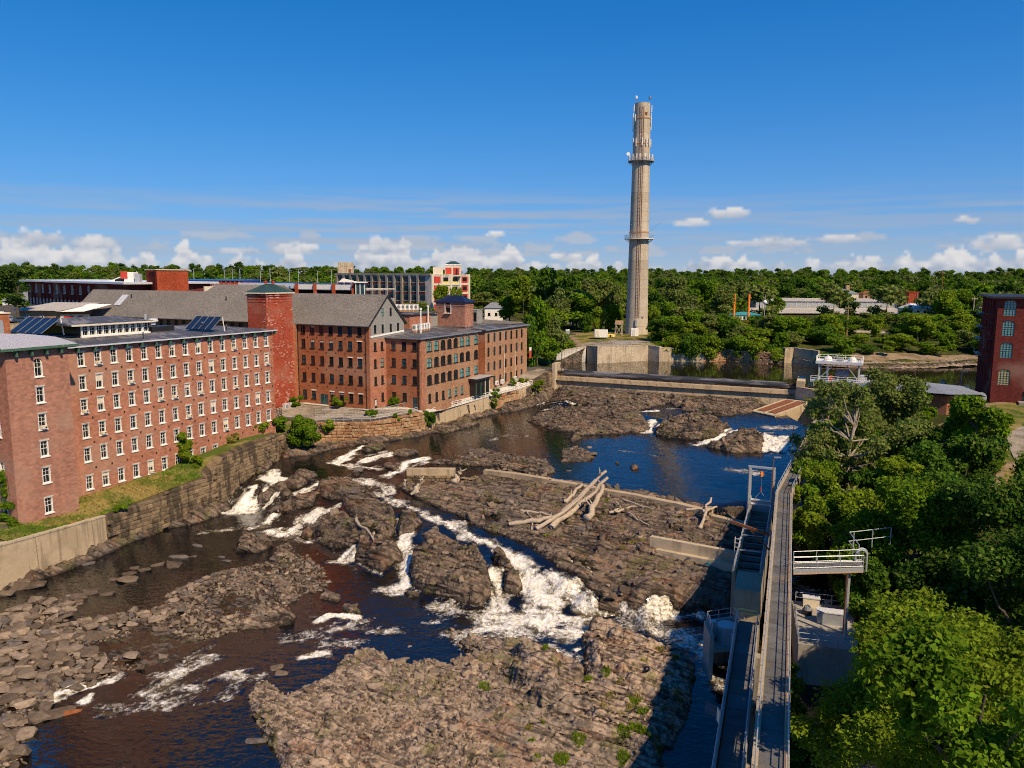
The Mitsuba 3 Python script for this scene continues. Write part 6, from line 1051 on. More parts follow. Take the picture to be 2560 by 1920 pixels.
k3 = add('rear_roof', MB().raw([R(-64, 15, 34.4), R(-40, 15, 34.4), R(-40, 19, 36.3), R(-64, 19, 36.3), R(-40, 23, 34.4), R(-64, 23, 34.4)], [[0, 1, 2], [0, 2, 3], [3, 2, 4], [3, 4, 5], [1, 4, 2], [0, 3, 5]]), 'm_shingle', t); add('rear_dormer', MB().box(R(-63.5, 17, 35.0), (.4, 4, 1.6), MBX, MU), 'm_cream', k3)
def roofz(b): return ze + (zr - ze) * (b - be) / (br - be)
k2 = add('skylight', MB().quad(*[R(a, b, roofz(b) + .16) for a, b in ((-82.0, 2.2), (-79.8, 2.2), (-79.8, 5.1), (-82.0, 5.1))]), 'm_silver', k)
for aa in (-82.05, -80.9, -79.75): add('skylight_bar', MB().bar(R(aa, 2.2, roofz(2.2) + .16), R(aa, 5.1, roofz(5.1) + .16), .2, .14), 'm_galv', k)
for a, b in ((-78, 4.4), (-45, 4.4)): add('roof_vent', MB().tube([R(a, b, roofz(b)), R(a, b, roofz(b) + 1.0)], .14, 6), 'm_black', k)
add('downpipe', MB().tube([R(-19.4, -.15, 8.5), R(-19.4, -.15, 28)], .12, 8), 'm_black', t); add('downpipe', MB().tube([R(-.9, -.12, 9), R(-.9, -.12, 27.9)], .06, 6), 'm_darkframe', t)
# its stair tower
t = thing('stair_tower', 'square red brick stair tower with flaking paint and a green hipped metal roof', 'tower')
ta0, ta1, tb0, tb1 = -24.45, -19.2, -9.75, -1.75
add('wall', MB().prism([R(ta0, tb0, 0)[:2], R(ta1, tb0, 0)[:2], R(ta1, tb1, 0)[:2], R(ta0, tb1, 0)[:2]], 7, 35.0), 'm_brick', t, uv=(2, 0))
add('link_wall', MB().prism([R(ta0, tb1 + .01, 0)[:2], R(ta1 - .25, tb1 + .01, 0)[:2], R(ta1 - .25, .2, 0)[:2], R(ta0, .2, 0)[:2]], 7, 28.2), 'm_brick', t, uv=(1, 0))
for z, g in ((33.3, .08), (33.9, .10), (34.6, .22)): add('corbel', MB().box(R((ta0 + ta1) / 2, (tb0 + tb1) / 2, z), (ta1 - ta0 + 2 * g, tb1 - tb0 + 2 * g, .28), MBX, MU), 'm_brick', t, uv=(2, 0))
add('cornice', MB().box(R((ta0 + ta1) / 2, (tb0 + tb1) / 2, 35.05), (ta1 - ta0 + .9, tb1 - tb0 + .9, .26), MBX, MU), 'm_cream', t)
q = .4; c4 = [R(ta0 - q, tb0 - q, 35.2), R(ta1 + q, tb0 - q, 35.2), R(ta1 + q, tb1 + q, 35.2), R(ta0 - q, tb1 + q, 35.2)]; r2 = [R(-21.8, -6.9, 37.0), R(-21.8, -4.6, 37.0)]
k = add('roof', MB().quad(c4[0], c4[1], r2[0]).quad(c4[1], c4[2], r2[1], r2[0]).quad(c4[2], c4[3], r2[1]).quad(c4[3], c4[0], r2[0], r2[1]), 'm_greenroof', t)
for i in range(13):
    s = (i + .5) / 13; lo = c4[1] * (1 - s) + c4[2] * s; hi = r2[0] * (1 - s) + r2[1] * s; add('seam', MB().bar(lo + A_([0, 0, .03]), hi + A_([0, 0, .03]), .07), 'm_greenroof', k)
for i in range(8):
    s = (i + .5) / 8; lo = c4[0] * (1 - s) + c4[1] * s; add('seam', MB().bar(lo + A_([0, 0, .03]), r2[0] + (lo - r2[0]) * .12 + A_([0, 0, .03]), .07), 'm_greenroof', k)
for p in r2: add('finial', MB().tube([p, p + A_([0, 0, .3]), p + A_([0, 0, .5]), p + A_([0, 0, .6])], [.28, .28, .42, .1], 8), 'm_red', k)
add('base_patch', MB().box(R(ta1 + .03, -2.8, 10.4), (.06, 3.6, .9), MBX, MU), 'm_rustlight', t)
k = thing('air_handler', 'white air handler boxes at the foot of the red stair tower', 'air conditioner')
for i in range(2): add('cabinet', MB().box(R(ta1 + 1.0 + .1 * i, -6.0 + 1.7 * i, 10.5), (.8, 1.2, 1.2), MBX, MU), 'm_silver', k); add('fan_grille', MB().tube([R(ta1 + 1.42 + .1 * i, -6 + 1.7 * i, 10.5), R(ta1 + 1.44 + .1 * i, -6 + 1.7 * i, 10.5)], .42, 12), 'm_steel', k)

# --- the flat roofed mill with arched windows
t = thing('arched_window_mill', 'four storey brick mill with a flat roof and arched windows above the path', 'mill')
aC = 8.85; Oc = mill(0, 6.04); Od = mill(aC, 0)
wl = [(u, z) for z in (23.75, 20.07, 16.36, 12.56) for u in (1.95, 4.7, 7.35)][:-1]
facade(t, Oc, MBX, [(0, 8.5), (aC, 8.5), (aC, 25.3), (0, 25.4)], [opening(u, z, 1.14, 1.85) for u, z in wl] + [shapely.box(6.8, 9.6, 7.9, 12.6)], 1)
for u, z in wl: window(t, Oc, MBX, u, z, 1.14, 1.85, 'dark', sill='m_darkframe', glass=rng.choice(['m_glass', 'm_glassblue']))
add('door', MB().box(Oc + MBX * 7.35 + MU * .12 + A_([0, 0, 11.1]), (1.0, .07, 2.9), MBX, MU), 'm_glassblue', t)
bw = [9.72, 12.7, 15.6, 18.45, 21.3, 24.2, 27.15, 31.2]
wr = [(u, z, 2.0, 2.15) for z in (23.55, 20.0, 16.2) for u in bw]; wn = [(u, 12.1, 1.15, 2.0) for u in bw[:6]]
facade(t, Od, MU, [(6.04, 8.5), (32.3, 8.5), (32.3, 25.35), (6.04, 25.3)], [opening(u, z, w, h, 1) for u, z, w, h in wr + wn], 3)
for u, z, w, h in wr: window(t, Od, MU, u, z, w, h, 'dark', 1, glass=rng.choice(['m_glassteal', 'm_glass', 'm_glass']), sill='m_darkframe')
for u, z, w, h in wn: window(t, Od, MU, u, z, w, h, 'dark', 1, glass=rng.choice(['m_glass', 'm_glassteal']), sill='m_darkframe')
add('corner_pilaster', MB().box(R(aC + .02, 7.0, 17), (.3, 1.5, 16.4), MBX, MU), 'm_brick', t, uv=(0, 0)); add('corner_pipe', MB().tube([R(aC - .4, 5.9, 9.5), R(aC - .4, 5.9, 25.2)], .13, 8), 'm_black', t)
facade(t, mill(aC, 32.3), -MBX, [(0, 8.5), (3.6, 8.5), (3.6, 25.3), (0, 25.3)], [], 1, name='recess_wall'); facade(t, mill(5.3, 0), MU, [(32.3, 8.5), (36, 8.5), (36, 25.3), (32.3, 25.3)], [], 1, name='recess_wall')
facade(t, mill(0, 36), MBX, [(5.3, 8.5), (8.78, 8.5), (8.78, 25.5), (5.3, 25.5)], [], 1, name='recess_wall')
bd = [37.9 + 3.28 * k for k in range(7)]; wd = [(u, z, 1.15, 2.35) for z in (23.45, 19.9, 16.2, 12.4) for u in bd]; Oe = mill(8.78, 0)
facade(t, Oe, MU, [(36, 9), (61, 9), (61, 25.5), (36, 25.5)], [opening(u, z, w, h, 1) for u, z, w, h in wd], 3, name='far_wing_wall', label='browner far wing with tall narrow arched windows')
for u, z, w, h in wd: window(t, Oe, MU, u, z, w, h, 'dark', 1, glass=rng.choice(['m_glass', 'm_glassblue']))
facade(t, mill(8.78, 61), -MBX, [(0, 9), (22, 9), (22, 25.5), (0, 25.5)], [], 1, name='end_wall')
facade(t, mill(-13, 9), MU, [(4, 9), (52, 9), (52, 25.3), (4, 25.3)], [], 1, name='end_wall')
rf = MB().prism([R(*p, 0)[:2] for p in ((-.2, 5.5), (9.4, 5.5), (9.4, 33.0), (5.0, 33.0), (5.0, 35.5), (9.3, 35.5), (9.3, 61.6), (-13, 61.6), (-13, 13.8), (-.2, 13.8))], 25.36, [25.62, 25.62, 25.66, 25.8, 25.8, 25.75, 25.75, 26.7, 26.7, 25.9])
k = add('roof', rf, 'm_roof', t)
add('roof_edge', MB().bar(R(9.43, 5.5, 25.5), R(9.43, 33, 25.55), .07, .26).bar(R(-.2, 5.46, 25.5), R(9.45, 5.46, 25.5), .07, .26).bar(R(9.33, 35.4, 25.6), R(9.33, 61.7, 25.6), .07, .3), 'm_steel', k)
add('gravel_roof', MB().prism([R(*p, 0)[:2] for p in ((-12.5, 47), (6.5, 53), (7.5, 61), (-12.5, 61))], 26.0, [26.9, 26.3, 26.3, 26.95]), 'm_shingle', k)
for b in (46.5, 53.4): add('drain_pipe', MB().tube([R(8.95, b, 11), R(8.95, b, 19)], .10, 6), 'm_cream', t)
# glazed entrance with canopy in the recess
k = add('entrance', MB().prism([R(*p, 0)[:2] for p in ((8.9, 27.9), (10.6, 27.9), (10.6, 34.8), (6.0, 34.8), (6.0, 32.4), (8.9, 32.4))], 10, 14.0), 'm_glass', t, label='dark glazed entrance under a flat canopy')
add('canopy', MB().prism([R(*p, 0)[:2] for p in ((8.87, 27.2), (11.3, 27.2), (11.3, 35.8), (6.0, 35.8), (6.0, 32.4), (8.87, 32.4))], 14.0, 14.4), 'm_darkframe', k); add('canopy_top', MB().prism([R(*p, 0)[:2] for p in ((8.87, 27.2), (11.32, 27.2), (11.32, 35.8), (6.0, 35.8), (6.0, 32.4), (8.87, 32.4))], 14.404, 14.46), 'm_galv', k)
for b in (27.95, 30.3, 32.6, 34.8): add('mullion', MB().box(R(10.65, b, 12), (.16, .2, 4.0), MBX, MU), 'm_green' if b < 31 else 'm_cream', k)
# rooftop penthouse with a hoist door
t2 = thing('hoist_tower', 'pinkish brick rooftop tower with an open hoist door and a navy hipped roof', 'tower')
pa0, pa1, pb0, pb1 = -5.3, 3.2, 35.7, 40.2
facade(t2, mill(0, pb0), MBX, [(pa0, 25.4), (pa1, 25.4), (pa1, 32.4), (pa0, 32.4)], [shapely.box(-2.35, 29.6, -.95, 32.25)], 6, depth=.6)
add('hoist_door', MB().box(R(-1.65, pb0 + .62, 30.9), (1.4, .05, 2.7), MBX, MU), 'm_black', t2); add('door_sill', MB().box(R(-1.65, pb0 - .25, 29.5), (1.9, .7, .2), MBX, MU), 'm_cream', t2)
for a in (-2.5, -.8): add('door_post', MB().box(R(a, pb0 - .06, 30.9), (.2, .16, 2.7), MBX, MU), 'm_silver', t2)
facade(t2, mill(pa1, 0), MU, [(pb0, 25.4), (pb1, 25.4), (pb1, 32.4), (pb0, 32.4)], [], 6); facade(t2, mill(pa0, 0) + MU * 0, -MU, [(-pb1, 25.4), (-pb0, 25.4), (-pb0, 32.4), (-pb1, 32.4)], [], 6)
for z, g in ((31.1, .06), (31.55, .12), (32.2, .18)): add('corbel', MB().box(R((pa0 + pa1) / 2, pb0 - g / 2, z), (pa1 - pa0 + 2 * g, g, .22), MBX, MU).box(R(pa1 + g / 2, (pb0 + pb1) / 2, z), (g, pb1 - pb0, .22), MBX, MU), 'm_brick', t2, uv=(6, 0))
c4 = [R(pa0 - .4, pb0 - .4, 32.4), R(pa1 + .4, pb0 - .4, 32.4), R(pa1 + .4, pb1 + .4, 32.4), R(pa0 - .4, pb1 + .4, 32.4)]; r2 = [R(-3.0, 37.95, 34.0), R(.9, 37.95, 34.0)]
k = add('roof', MB().quad(c4[0], c4[1], r2[1], r2[0]).quad(c4[1], c4[2], r2[1]).quad(c4[2], c4[3], r2[0], r2[1]).quad(c4[3], c4[0], r2[0]), 'm_navyroof', t2)
add('eave', MB().prism([q[:2] for q in c4], 32.2, 32.395), 'm_navyroof', k)
for i in range(16):
    s = (i + .5) / 16; lo = c4[0] * (1 - s) + c4[1] * s; hi = r2[0] * (1 - s) + r2[1] * s; add('seam', MB().bar(lo, hi, .06, .08), 'm_navyroof', k)
add('base_flashing', MB().box(R((pa0 + pa1) / 2, pb0 - .1, 25.95), (8.7, .2, .5), MBX, MU).box(R(pa1 + .1, (pb0 + pb1) / 2, 25.95), (.2, 4.6, .5), MBX, MU), 'm_roof', t2)
t2 = thing('roof_dormer', 'grey metal roof dormer with a dark window right of the hoist tower', 'dormer')
add('wall', MB().box(R(-2.0, 50.0, 28.0), (3.6, 3.0, 3.6), MBX, MU), 'm_siding', t2); add('window', MB().box(R(-1.2, 48.45, 28.1), (1.5, .1, 2.3), MBX, MU), 'm_glass', t2); add('coping', MB().box(R(-2.0, 50.0, 29.85), (3.8, 3.2, .12), MBX, MU), 'm_galv', t2)
t2 = thing('brick_penthouse', 'low pink brick penthouse with a flat grey roof behind the gable end', 'penthouse')
add('wall', MB().box(R(-6.6, 26.6, 27.6), (5.0, 9.5, 4.2), MBX, MU), 'm_brick', t2, uv=(0, 0)); add('roof', MB().box(R(-6.6, 28.0, 29.75), (6.0, 13.0, .3), MBX, MU), 'm_roof', t2); add('lower_wall', MB().box(R(-6.5, 33.2, 27.4), (4.4, 3.6, 3.8), MBX, MU), 'm_siding', t2)
n = 0
for row, (a0_, b0_, z) in enumerate([(1.6, 15.2, 26.4), (-5.0, 28.2, 30.4)]):
    for i in range(6):
        p = R(a0_ - 1.05 * i * .25 + (0 if row else 0), b0_ + 1.55 * i, z)
        if row: p = R(-8.8 + .9 * i, 22.6 + .5 * i, 30.6)
        k = thing('condenser_unit', 'white condenser in the front row on the flat roof below the brick penthouse' if row == 0 else 'white condenser in the raised row on the penthouse roof by the gable', 'air conditioner', 'front row of rooftop condensers' if row == 0 else 'raised row of rooftop condensers')
        add('cabinet', MB().box(p + A_([0, 0, .75]), (1.0, .5, 1.3), MBX, MU), 'm_white', k); add('fan', MB().tube([p + A_([0, 0, .8]) - MU * .26, p + A_([0, 0, .8]) - MU * .30], .38, 12), 'm_steel', k); add('stand', MB().box(p - A_([0, 0, .15]), (.9, .45, .5), MBX, MU), 'm_rustlight', k)
for i, (a, b) in enumerate([(2.6, 16.2), (-3.4, 29.0)]):
    k = thing('vent_stack', ['front white vent stack among the rooftop condensers', 'rear white vent stack among the rooftop condensers'][i], 'pipe'); add('pipe', MB().tube([R(a, b, 25.8), R(a, b, 31.2)], .16, 8), 'm_white', k); add('cap', MB().tube([R(a, b, 31.2), R(a, b, 31.6)], [.3, .24], 8), 'm_white', k)
# small windowless link behind, path furniture
for i, b in enumerate((41.5, 44.6, 52.3)):
    k = thing('wall_condenser', ['left wall condenser of the browner wing', 'middle wall condenser of the browner wing', 'right wall condenser of the browner wing'][i], 'air conditioner'); add('cabinet', MB().box(R(9.3, b, 11.7), (.5, 1.1, 1.0), MBX, MU), 'm_white', k); add('fan', MB().tube([R(9.56, b, 11.7), R(9.58, b, 11.7)], .36, 12), 'm_steel', k)
t = thing('path_railing', 'white post and rail fence along the near stretch of the mill path', 'fence'); railing(t, [(-17.6, 172.0, 8.55), (-16.3, 176.6, 8.6), (-5.5, 192.7, 9.2)], 1.9, 1.15, 'm_white', rails=(1.0, .62, .25), r=.055)
t = thing('path_railing', 'white post and rail fence along the far stretch of the mill path', 'fence'); railing(t, [(-4.6, 194.0, 9.25), (1.5, 203.0, 9.5), (5.4, 207.4, 10.3)], 1.9, 1.15, 'm_white', rails=(1.0, .62, .25), r=.055)
t = thing('terrace_railing', 'silver pipe fence along the top of the rubble wall', 'fence'); railing(t, [(-40.0, 158.4, 9.0), (-28.6, 159.4, 9.1), (-24.6, 162.2, 9.4), (-20.2, 165.6, 9.9)], 1.8, 1.1, 'm_galv', rails=(1.0, .5), r=.05)
t = thing('terrace_railing', 'silver pipe fence at the back of the terrace ramp', 'fence'); railing(t, [(-41.5, 163.5, 9.6), (-32.6, 163.6, 9.7), (-28.2, 163.0, 9.8), (-22.3, 170.8, 10.3)], 2.2, 1.2, 'm_galv', rails=(1.0, .08), r=.05)
t = thing('black_railing', 'black steel handrail between the pink mill and the stair tower', 'fence'); railing(t, [R(-7.5, -21.3, 9.6), R(-12, -14, 10.2), R(-16, -12, 10.4)], 1.6, 1.3, 'm_black', rails=(1.0, .5, .1), r=.05)
m = sheet(shapely.Polygon([(-47.0, 172.8), (-40.6, 170.0), (-39.8, 171.0), (-46.5, 174.2)]), 2, .10); add('pavement', m, 'm_concrete', uv=(5, 0), smooth=True, label='pale paved strip at the foot of the gabled mill', kind='structure')
m = sheet(shapely.Polygon([(-36.5, 167.6), (-30.8, 165.6), (-21.5, 168.6), (-19.6, 166.4), (-18.4, 168), (-15.4, 177.2), (-5.0, 193.5), (1.9, 203.8), (6.2, 208.6), (4, 211), (-6.6, 195.2), (-17.0, 178.8), (-20, 171.5), (-30.0, 167.4)]), 1.5, .10); add('footpath', m, 'm_concrete', uv=(5, 0), smooth=True, label='pale paved footpath along the foot of the arched window mill', kind='structure')
# ---------------------------------------------------------------- the chimney
t = thing('chimney', 'very tall pale concrete chimney with antenna rings and a ladder', 'chimney')
cx, cy = CHIMNEY
def lathe(prof, n=40):
    a = np.arange(n) * 2 * math.pi / n; V = [(cx + r * math.cos(x), cy + r * math.sin(x), z) for r, z in prof for x in a]
    return V, [[i * n + j, i * n + (j + 1) % n, (i + 1) * n + (j + 1) % n, (i + 1) * n + j] for i in range(len(prof) - 1) for j in range(n)]
def chim_col(p, n, uv):
    b = dr.floor(p.z / 3.45); r = cell_rand(b, 3, 1); j = dr.abs(p.z / 3.45 - dr.round(p.z / 3.45))
    c = mix(mi.Color3f(.43, .365, .28), mi.Color3f(.56, .49, .385), r * .75 + .25 * fbm(p.x * .3, p.y * .3, p.z * .06, 2))
    c = mix(c, mi.Color3f(.32, .285, .245), smoothstep(.45, .75, fbm(p.x * .9, p.y * .9, p.z * .05, 2)) * .45)
    return c * dr.select(j < .018, .72, 1.0) * dr.select(p.z < 46, .96, 1.0)
scene['m_chimney'] = {'type': 'twosided', 'bsdf': {'type': 'diffuse', 'reflectance': proc(chim_col)}}
add('shaft', lathe([(4.3, 16), (4.02, 24), (3.47, 53), (3.12, 80), (2.98, 90), (2.78, 94.6), (2.80, 94.62), (2.72, 95.0), (2.66, 100.3), (2.2, 100.3), (2.2, 98)]), 'm_chimney', t, smooth=40)
for z, r in ((95.0, 2.86), (86.2, 3.1), (54.9, 3.50)): add('band', lathe([(r, z - .25), (r + .1, z - .2), (r + .1, z + .2), (r, z + .25)]), 'm_rustlight', t)
def ring(z, r, w, mat, posts):
    k = add('platform', lathe([(r, z - .22), (r + w, z - .22), (r + w, z), (r, z), (r, z - .22)]), mat, t)
    for f in (1.0, .5):
        add('hoop_rail', lathe([(r + w, z + f * 1.2 - .05), (r + w + .06, z + f * 1.2), (r + w, z + f * 1.2 + .05), (r + w - .06, z + f * 1.2), (r + w, z + f * 1.2 - .05)]), 'm_galv', k)
    for i in range(posts):
        a = 2 * math.pi * i / posts; p = A_([cx + (r + w) * math.cos(a), cy + (r + w) * math.sin(a), z]); add('rail_post', MB().bar(p, p + A_([0, 0, 1.2]), .09), 'm_galv', k)
        add('bracket', MB().bar(p - A_([0, 0, .2]), A_([cx + r * math.cos(a), cy + r * math.sin(a), z - 1.5]), .12), 'm_steel', k)
ring(80.2, 3.14, 1.55, 'm_steel', 14); ring(52.7, 3.47, 1.85, 'm_white', 14)
def antenna(ang, z, h, out, w=.34, mat='m_white', lab='white panel antenna'):
    a = math.radians(ang); d = A_([math.cos(a), math.sin(a), 0]); s = A_([-math.sin(a), math.cos(a), 0]); p = A_([cx, cy, z]) + d * out
    k = add('antenna', MB().box(p, (.22, w, h), d, s), mat, t); add('mount', MB().bar(p - A_([0, 0, h * .3]), p - d * .9 - A_([0, 0, h * .3]), .09).bar(p + A_([0, 0, h * .3]), p - d * .9 + A_([0, 0, h * .3]), .09).bar(p - d * .25 - A_([0, 0, h * .6]), p - d * .25 + A_([0, 0, h * .6]), .08), 'm_steel', k)
for a in (-150, -122, -104, -80, -58, -35, -8, 20, 185, 215): antenna(a, 81.4, 2.1, 4.2)
for a in (-135, -95, -68, -45, -160, 10): antenna(a, 86.6, 2.7, 3.45)
for a, z in ((-5, 98.4), (5, 96.0), (-2, 94.0), (-165, 98.6), (-172, 95.6), (185, 93.8), (178, 91.8), (-150, 95.2), (8, 92.4)): antenna(a, z, 2.3, 3.3)
for a in (-165, -15):
    aa = math.radians(a); p = A_([cx + 2.5 * math.cos(aa), cy + 2.5 * math.sin(aa), 100.3]); k = add('top_antenna', MB().tube([p, p + A_([0, 0, 1.9])], .07, 6), 'm_steel', t); add('radome', MB().tube([p + A_([0, 0, 1.3]), p + A_([0, 0, 1.5]), p + A_([0, 0, 2.3]), p + A_([0, 0, 2.5])], [.2, .42, .42, .2], 10), 'm_white' if a < -90 else 'm_steel', k)
p = A_([cx - 4.9, cy - 1, 82.6]); add('dish_antenna', MB().tube([p - A_([0, .3, 0]), p, p + A_([0, .4, 0])], [.62, .6, .2], 14), 'm_white', t)
add('whip_antenna', MB().bar((cx + 3.6, cy - 1, 55.2), (cx + 7.6, cy - 1, 58.6), .12), 'm_steel', t)
lad = MB()
for o in (-.35, .35, .9): 
    a = [(-.6 + o + .004 * 0, z) for z in (24, 53, 80, 90, 99)]
    pts = [A_([cx + x - .2, cy - math.sqrt(max(.1, r * r - (x - .2) ** 2)) - .22, z]) for (x, z), r in zip(a, (4.02, 3.47, 3.12, 2.98, 2.7))]; add('ladder_rail', MB().tube(pts, .07, 5), 'm_rust', t)
for z in np.arange(24, 98, 1.2):
    r = np.interp(z, [24, 53, 80, 90, 99], [4.02, 3.47, 3.12, 2.98, 2.7]); lad.bar((cx - 1.15, cy - r - .14, z), (cx - .45, cy - r - .16, z), .06)
add('ladder_rungs', lad, 'm_rust', t, kind='stuff')
add('inspection_door', MB().box((cx + .9, cy - 2.62, 96.4), (.95, .2, 1.0)), 'm_rust', t); add('base_cabinet', MB().box((cx - .9, cy - 4.3, 22.2), (.7, .6, 2.6)), 'm_galv', t); add('vent', MB().box((cx + 1.5, cy - 3.95, 24.3), (.7, .4, .5)), 'm_steel', t)
z0 = float(land(44.0, 284.0))
k = thing('wooden_tower', 'small timber scaffold tower left of the chimney foot', 'scaffold')
for a in (-1.2, 1.2):
    for b in (-1, 1): add('leg', MB().bar((38.6 + a, 285 + b, z0 - .4), (38.6 + a * .9, 285 + b, z0 + 4.6), .22), 'm_wood', k, uv=(0, 0))
add('deck', MB().box((38.6, 285, z0 + 4.0), (3.0, 2.6, .25)), 'm_wood', k, uv=(0, 0)); add('yellow_rail', MB().box((38.6, 283.7, z0 + 4.8), (2.9, .12, 1.1)), 'm_rustlight', k); add('brace', MB().bar((37.4, 284, z0), (39.7, 284, z0 + 3.9), .14).bar((39.7, 284, z0), (37.4, 284, z0 + 3.9), .14), 'm_wood', k, uv=(0, 0))
k = thing('white_container', 'white equipment container on the yard left of the chimney', 'container'); add('body', MB().box((31.2, 276, z0 + 1.2), (4.6, 2.3, 2.6)), 'm_white', k); add('doors', MB().box((29.8, 274.8, z0 + 1.2), (1.5, .06, 2.2)), 'm_cream', k)
k = thing('equipment_cabinet', 'white cabinet pair standing at the chimney foot', 'cabinet'); add('body', MB().box((43.6, 280, z0 + 1.4), (2.6, 1.6, 2.7)), 'm_white', k); add('door', MB().box((43.2, 279.15, z0 + 1.3), (1.0, .06, 2.2)), 'm_silver', k)
k = thing('portable_toilet', 'small blue and white portable toilet on the chimney yard', 'toilet'); add('body', MB().box((19.6, 278, z0 + 1.0), (1.3, 1.3, 2.2)), 'm_galv', k); add('roof', MB().box((19.6, 278, z0 + 2.2), (1.4, 1.4, .3)), 'm_white', k)
k = thing('yellow_barrier', 'yellow construction skid beside the white container', 'barrier'); add('body', MB().box((35.0, 277, z0 + .4), (2.3, 1.2, .9)), 'm_yellow', k); add('wheel', MB().tube([(34.6, 276.3, z0 + .3), (34.6, 276.5, z0 + .3)], .4, 10), 'm_black', k)
k = thing('pipe_rail', 'low silver pipe rail along the top of the far concrete wall', 'fence'); railing(k, [(31, 241.6, 17.8), (43.4, 248.2, 17.6)], 2.4, 1.0, 'm_galv', rails=(1.0, .5), r=.06)

# ---------------------------------------------------------------- far buildings
def slab_building(root, pts, z0, z1, pal, bsdf='m_brick', name='wall'): return add(name, MB().prism(pts, z0, z1), bsdf, root, uv=(pal, 0))
def windows_on(root, p, q, us, zs, w, h, style='far', glass='m_glass', arch=0, name='window', sill='m_cream', proud=.16):
    """windows set in the face from p to q (left to right seen from outside)"""
    p, q = A_([*p, 0.]), A_([*q, 0.]); d = (q - p) / np.linalg.norm(q - p); n = A_([d[1], -d[0], 0])
    for z in zs:
        for u in us: window(root, p + n * proud, d, u, z, w, h, style, arch, glass, sill)
# far left brick mill
t = thing('far_left_mill', 'dark red brick mill with white arched windows at the far left', 'mill')
p0, p1, p2 = (-184.0, 300.0), (-113.6, 232.0), (-106.0, 252.0); dv = A_([-.69, -.72]) 
slab_building(t, [p0, p1, p2, (-100, 262), (-176, 335)], 10, 36.0, 4)
L = math.hypot(70.4, 68); windows_on(t, p0, p1, [3.0 + 8.0 * i for i in range(9)], [33.6], 1.7, 3.0, arch=2); windows_on(t, p0, p1, [3.0 + 4.0 * i for i in range(19)], [28.4, 23.0], 1.7, 3.2, arch=2)
for i in range(24):
    u = 1.2 + 4.0 * i; a = A_(p0) + (A_(p1) - A_(p0)) / L * u
    if u < L: add('pilaster', MB().box((a[0] - .1, a[1] - .1, 21), (.8, .3, 21.6), (.72, -.69, 0), (.69, .72, 0)), 'm_brick', t, uv=(4, 0))
e = A_([[-186.5, 299], [-112.5, 228.8], [-103.4, 252.5], [-98, 264], [-178, 338]]); add('roof', MB().prism(e, 35.9, 36.5), 'm_silver', t)
tw = [(-112.4, 243), (-106.0, 236.0), (-99.5, 243.0), (-106, 250)]
k = slab_building(t, tw, 20, 40.1, 5, name='tower'); add('coping', MB().prism([(-112.9, 243), (-106.0, 235.5), (-99.0, 243.0), (-106, 250.5)], 40.1, 40.35), 'm_cream', k)
add('panel_recess', MB().raw(*(lambda P: ([A_([-109.2 + x * .675, 239.3 - x * .738, 36.9 + z]) for x, z in P], [[0, i, i + 1] for i in range(1, len(P) - 1)]))(arch_pts(5, 5.4))), 'm_brick', k, uv=(4, 0))
k = thing('roof_bulkhead', 'white stepped rooftop bulkhead with a sloping stair roof left of the far brick tower', 'bulkhead')
add('head_house', MB().box((-117.5, 244, 37.7), (3.0, 3.0, 3.6)), 'm_white', k); add('red_end', MB().box((-118.9, 242.4, 38.6), (2.0, .2, 2.2)), 'm_red', k)
add('stair_roof', MB().raw([(-124, 243, 36.7), (-124, 246, 36.7), (-119, 246, 38.6), (-119, 243, 38.6), (-119, 243, 36.6), (-119, 246, 36.6)], [[0, 1, 2], [0, 2, 3], [0, 3, 4], [1, 5, 2]]), 'm_white', k); add('stair_windows', MB().quad((-122, 242.9, 36.7), (-119.2, 242.9, 36.7), (-119.2, 242.9, 38.1), (-122, 242.9, 37.2)).mesh(), 'm_glass', k); add('duct', MB().box((-114.3, 242, 37.5), (1.6, 1.6, 3.0)), 'm_galv', k)
# loading shed in front
t = thing('loading_shed', 'low tan brick shed with a pale roof and pink loading doors', 'shed')
slab_building(t, [(-124, 197), (-111.5, 194), (-109, 206), (-121, 209)], 10, 29.8, 3); add('roof', MB().raw([(-125, 196, 29.85), (-111, 193, 29.85), (-108, 207, 31.4), (-122, 210, 31.4)], [[0, 1, 2, 3]]), 'm_tin', t)
for u in (3.4, 7.4): windows_on(t, (-124, 197), (-111.5, 194), [u], [28.0], 1.0, 1.5)
k = add('dock', MB().box((-108.6, 195.4, 27.2), (5.4, 3.4, 3.4)), 'm_cream', t); add('dock_roof', MB().raw([(-112, 193, 29.6), (-104.5, 192, 29.8), (-103, 203, 31.2), (-110, 205, 31.2)], [[0, 1, 2, 3]]), 'm_white', t); add('pink_door', MB().box((-109.2, 193.6, 27.9), (2.4, .1, 1.6)), 'm_red', t); add('pink_door', MB().box((-106.3, 193.6, 27.9), (1.2, .1, 1.6)), 'm_red', t)
# red pilastered building and the parking deck
t = thing('pilastered_building', 'long low red brick building with close pilasters and a blue roof edge', 'building')
slab_building(t, [(-146, 331), (-113.8, 329), (-112, 348), (-146, 350)], 16, 36.3, 5); add('roof_edge', MB().prism([(-146.5, 330.4), (-113.3, 328.4), (-111.5, 349), (-146.5, 351)], 36.3, 36.8), 'm_blue', t)
for i in range(16): add('pilaster', MB().box((-142 + i * 1.9, 330.5 - i * .12, 33.4), (.45, .5, 5.4)), 'm_brick', t, uv=(2, 0))
windows_on(t, (-146, 331), (-113.8, 329), [8.2 + 2.0 * i for i in range(11)], [33.9], 1.0, 2.3)
add('white_panel', MB().box((-143.6, 330.6, 33.2), (2.6, .3, 2.6)), 'm_white', t); add('chimney', MB().box((-139.6, 336, 38), (1.6, 1.6, 2.6)), 'm_brick', t, uv=(2, 0))
t = thing('parking_deck', 'long white parking deck with brick columns, blue rails and light poles', 'parking garage')
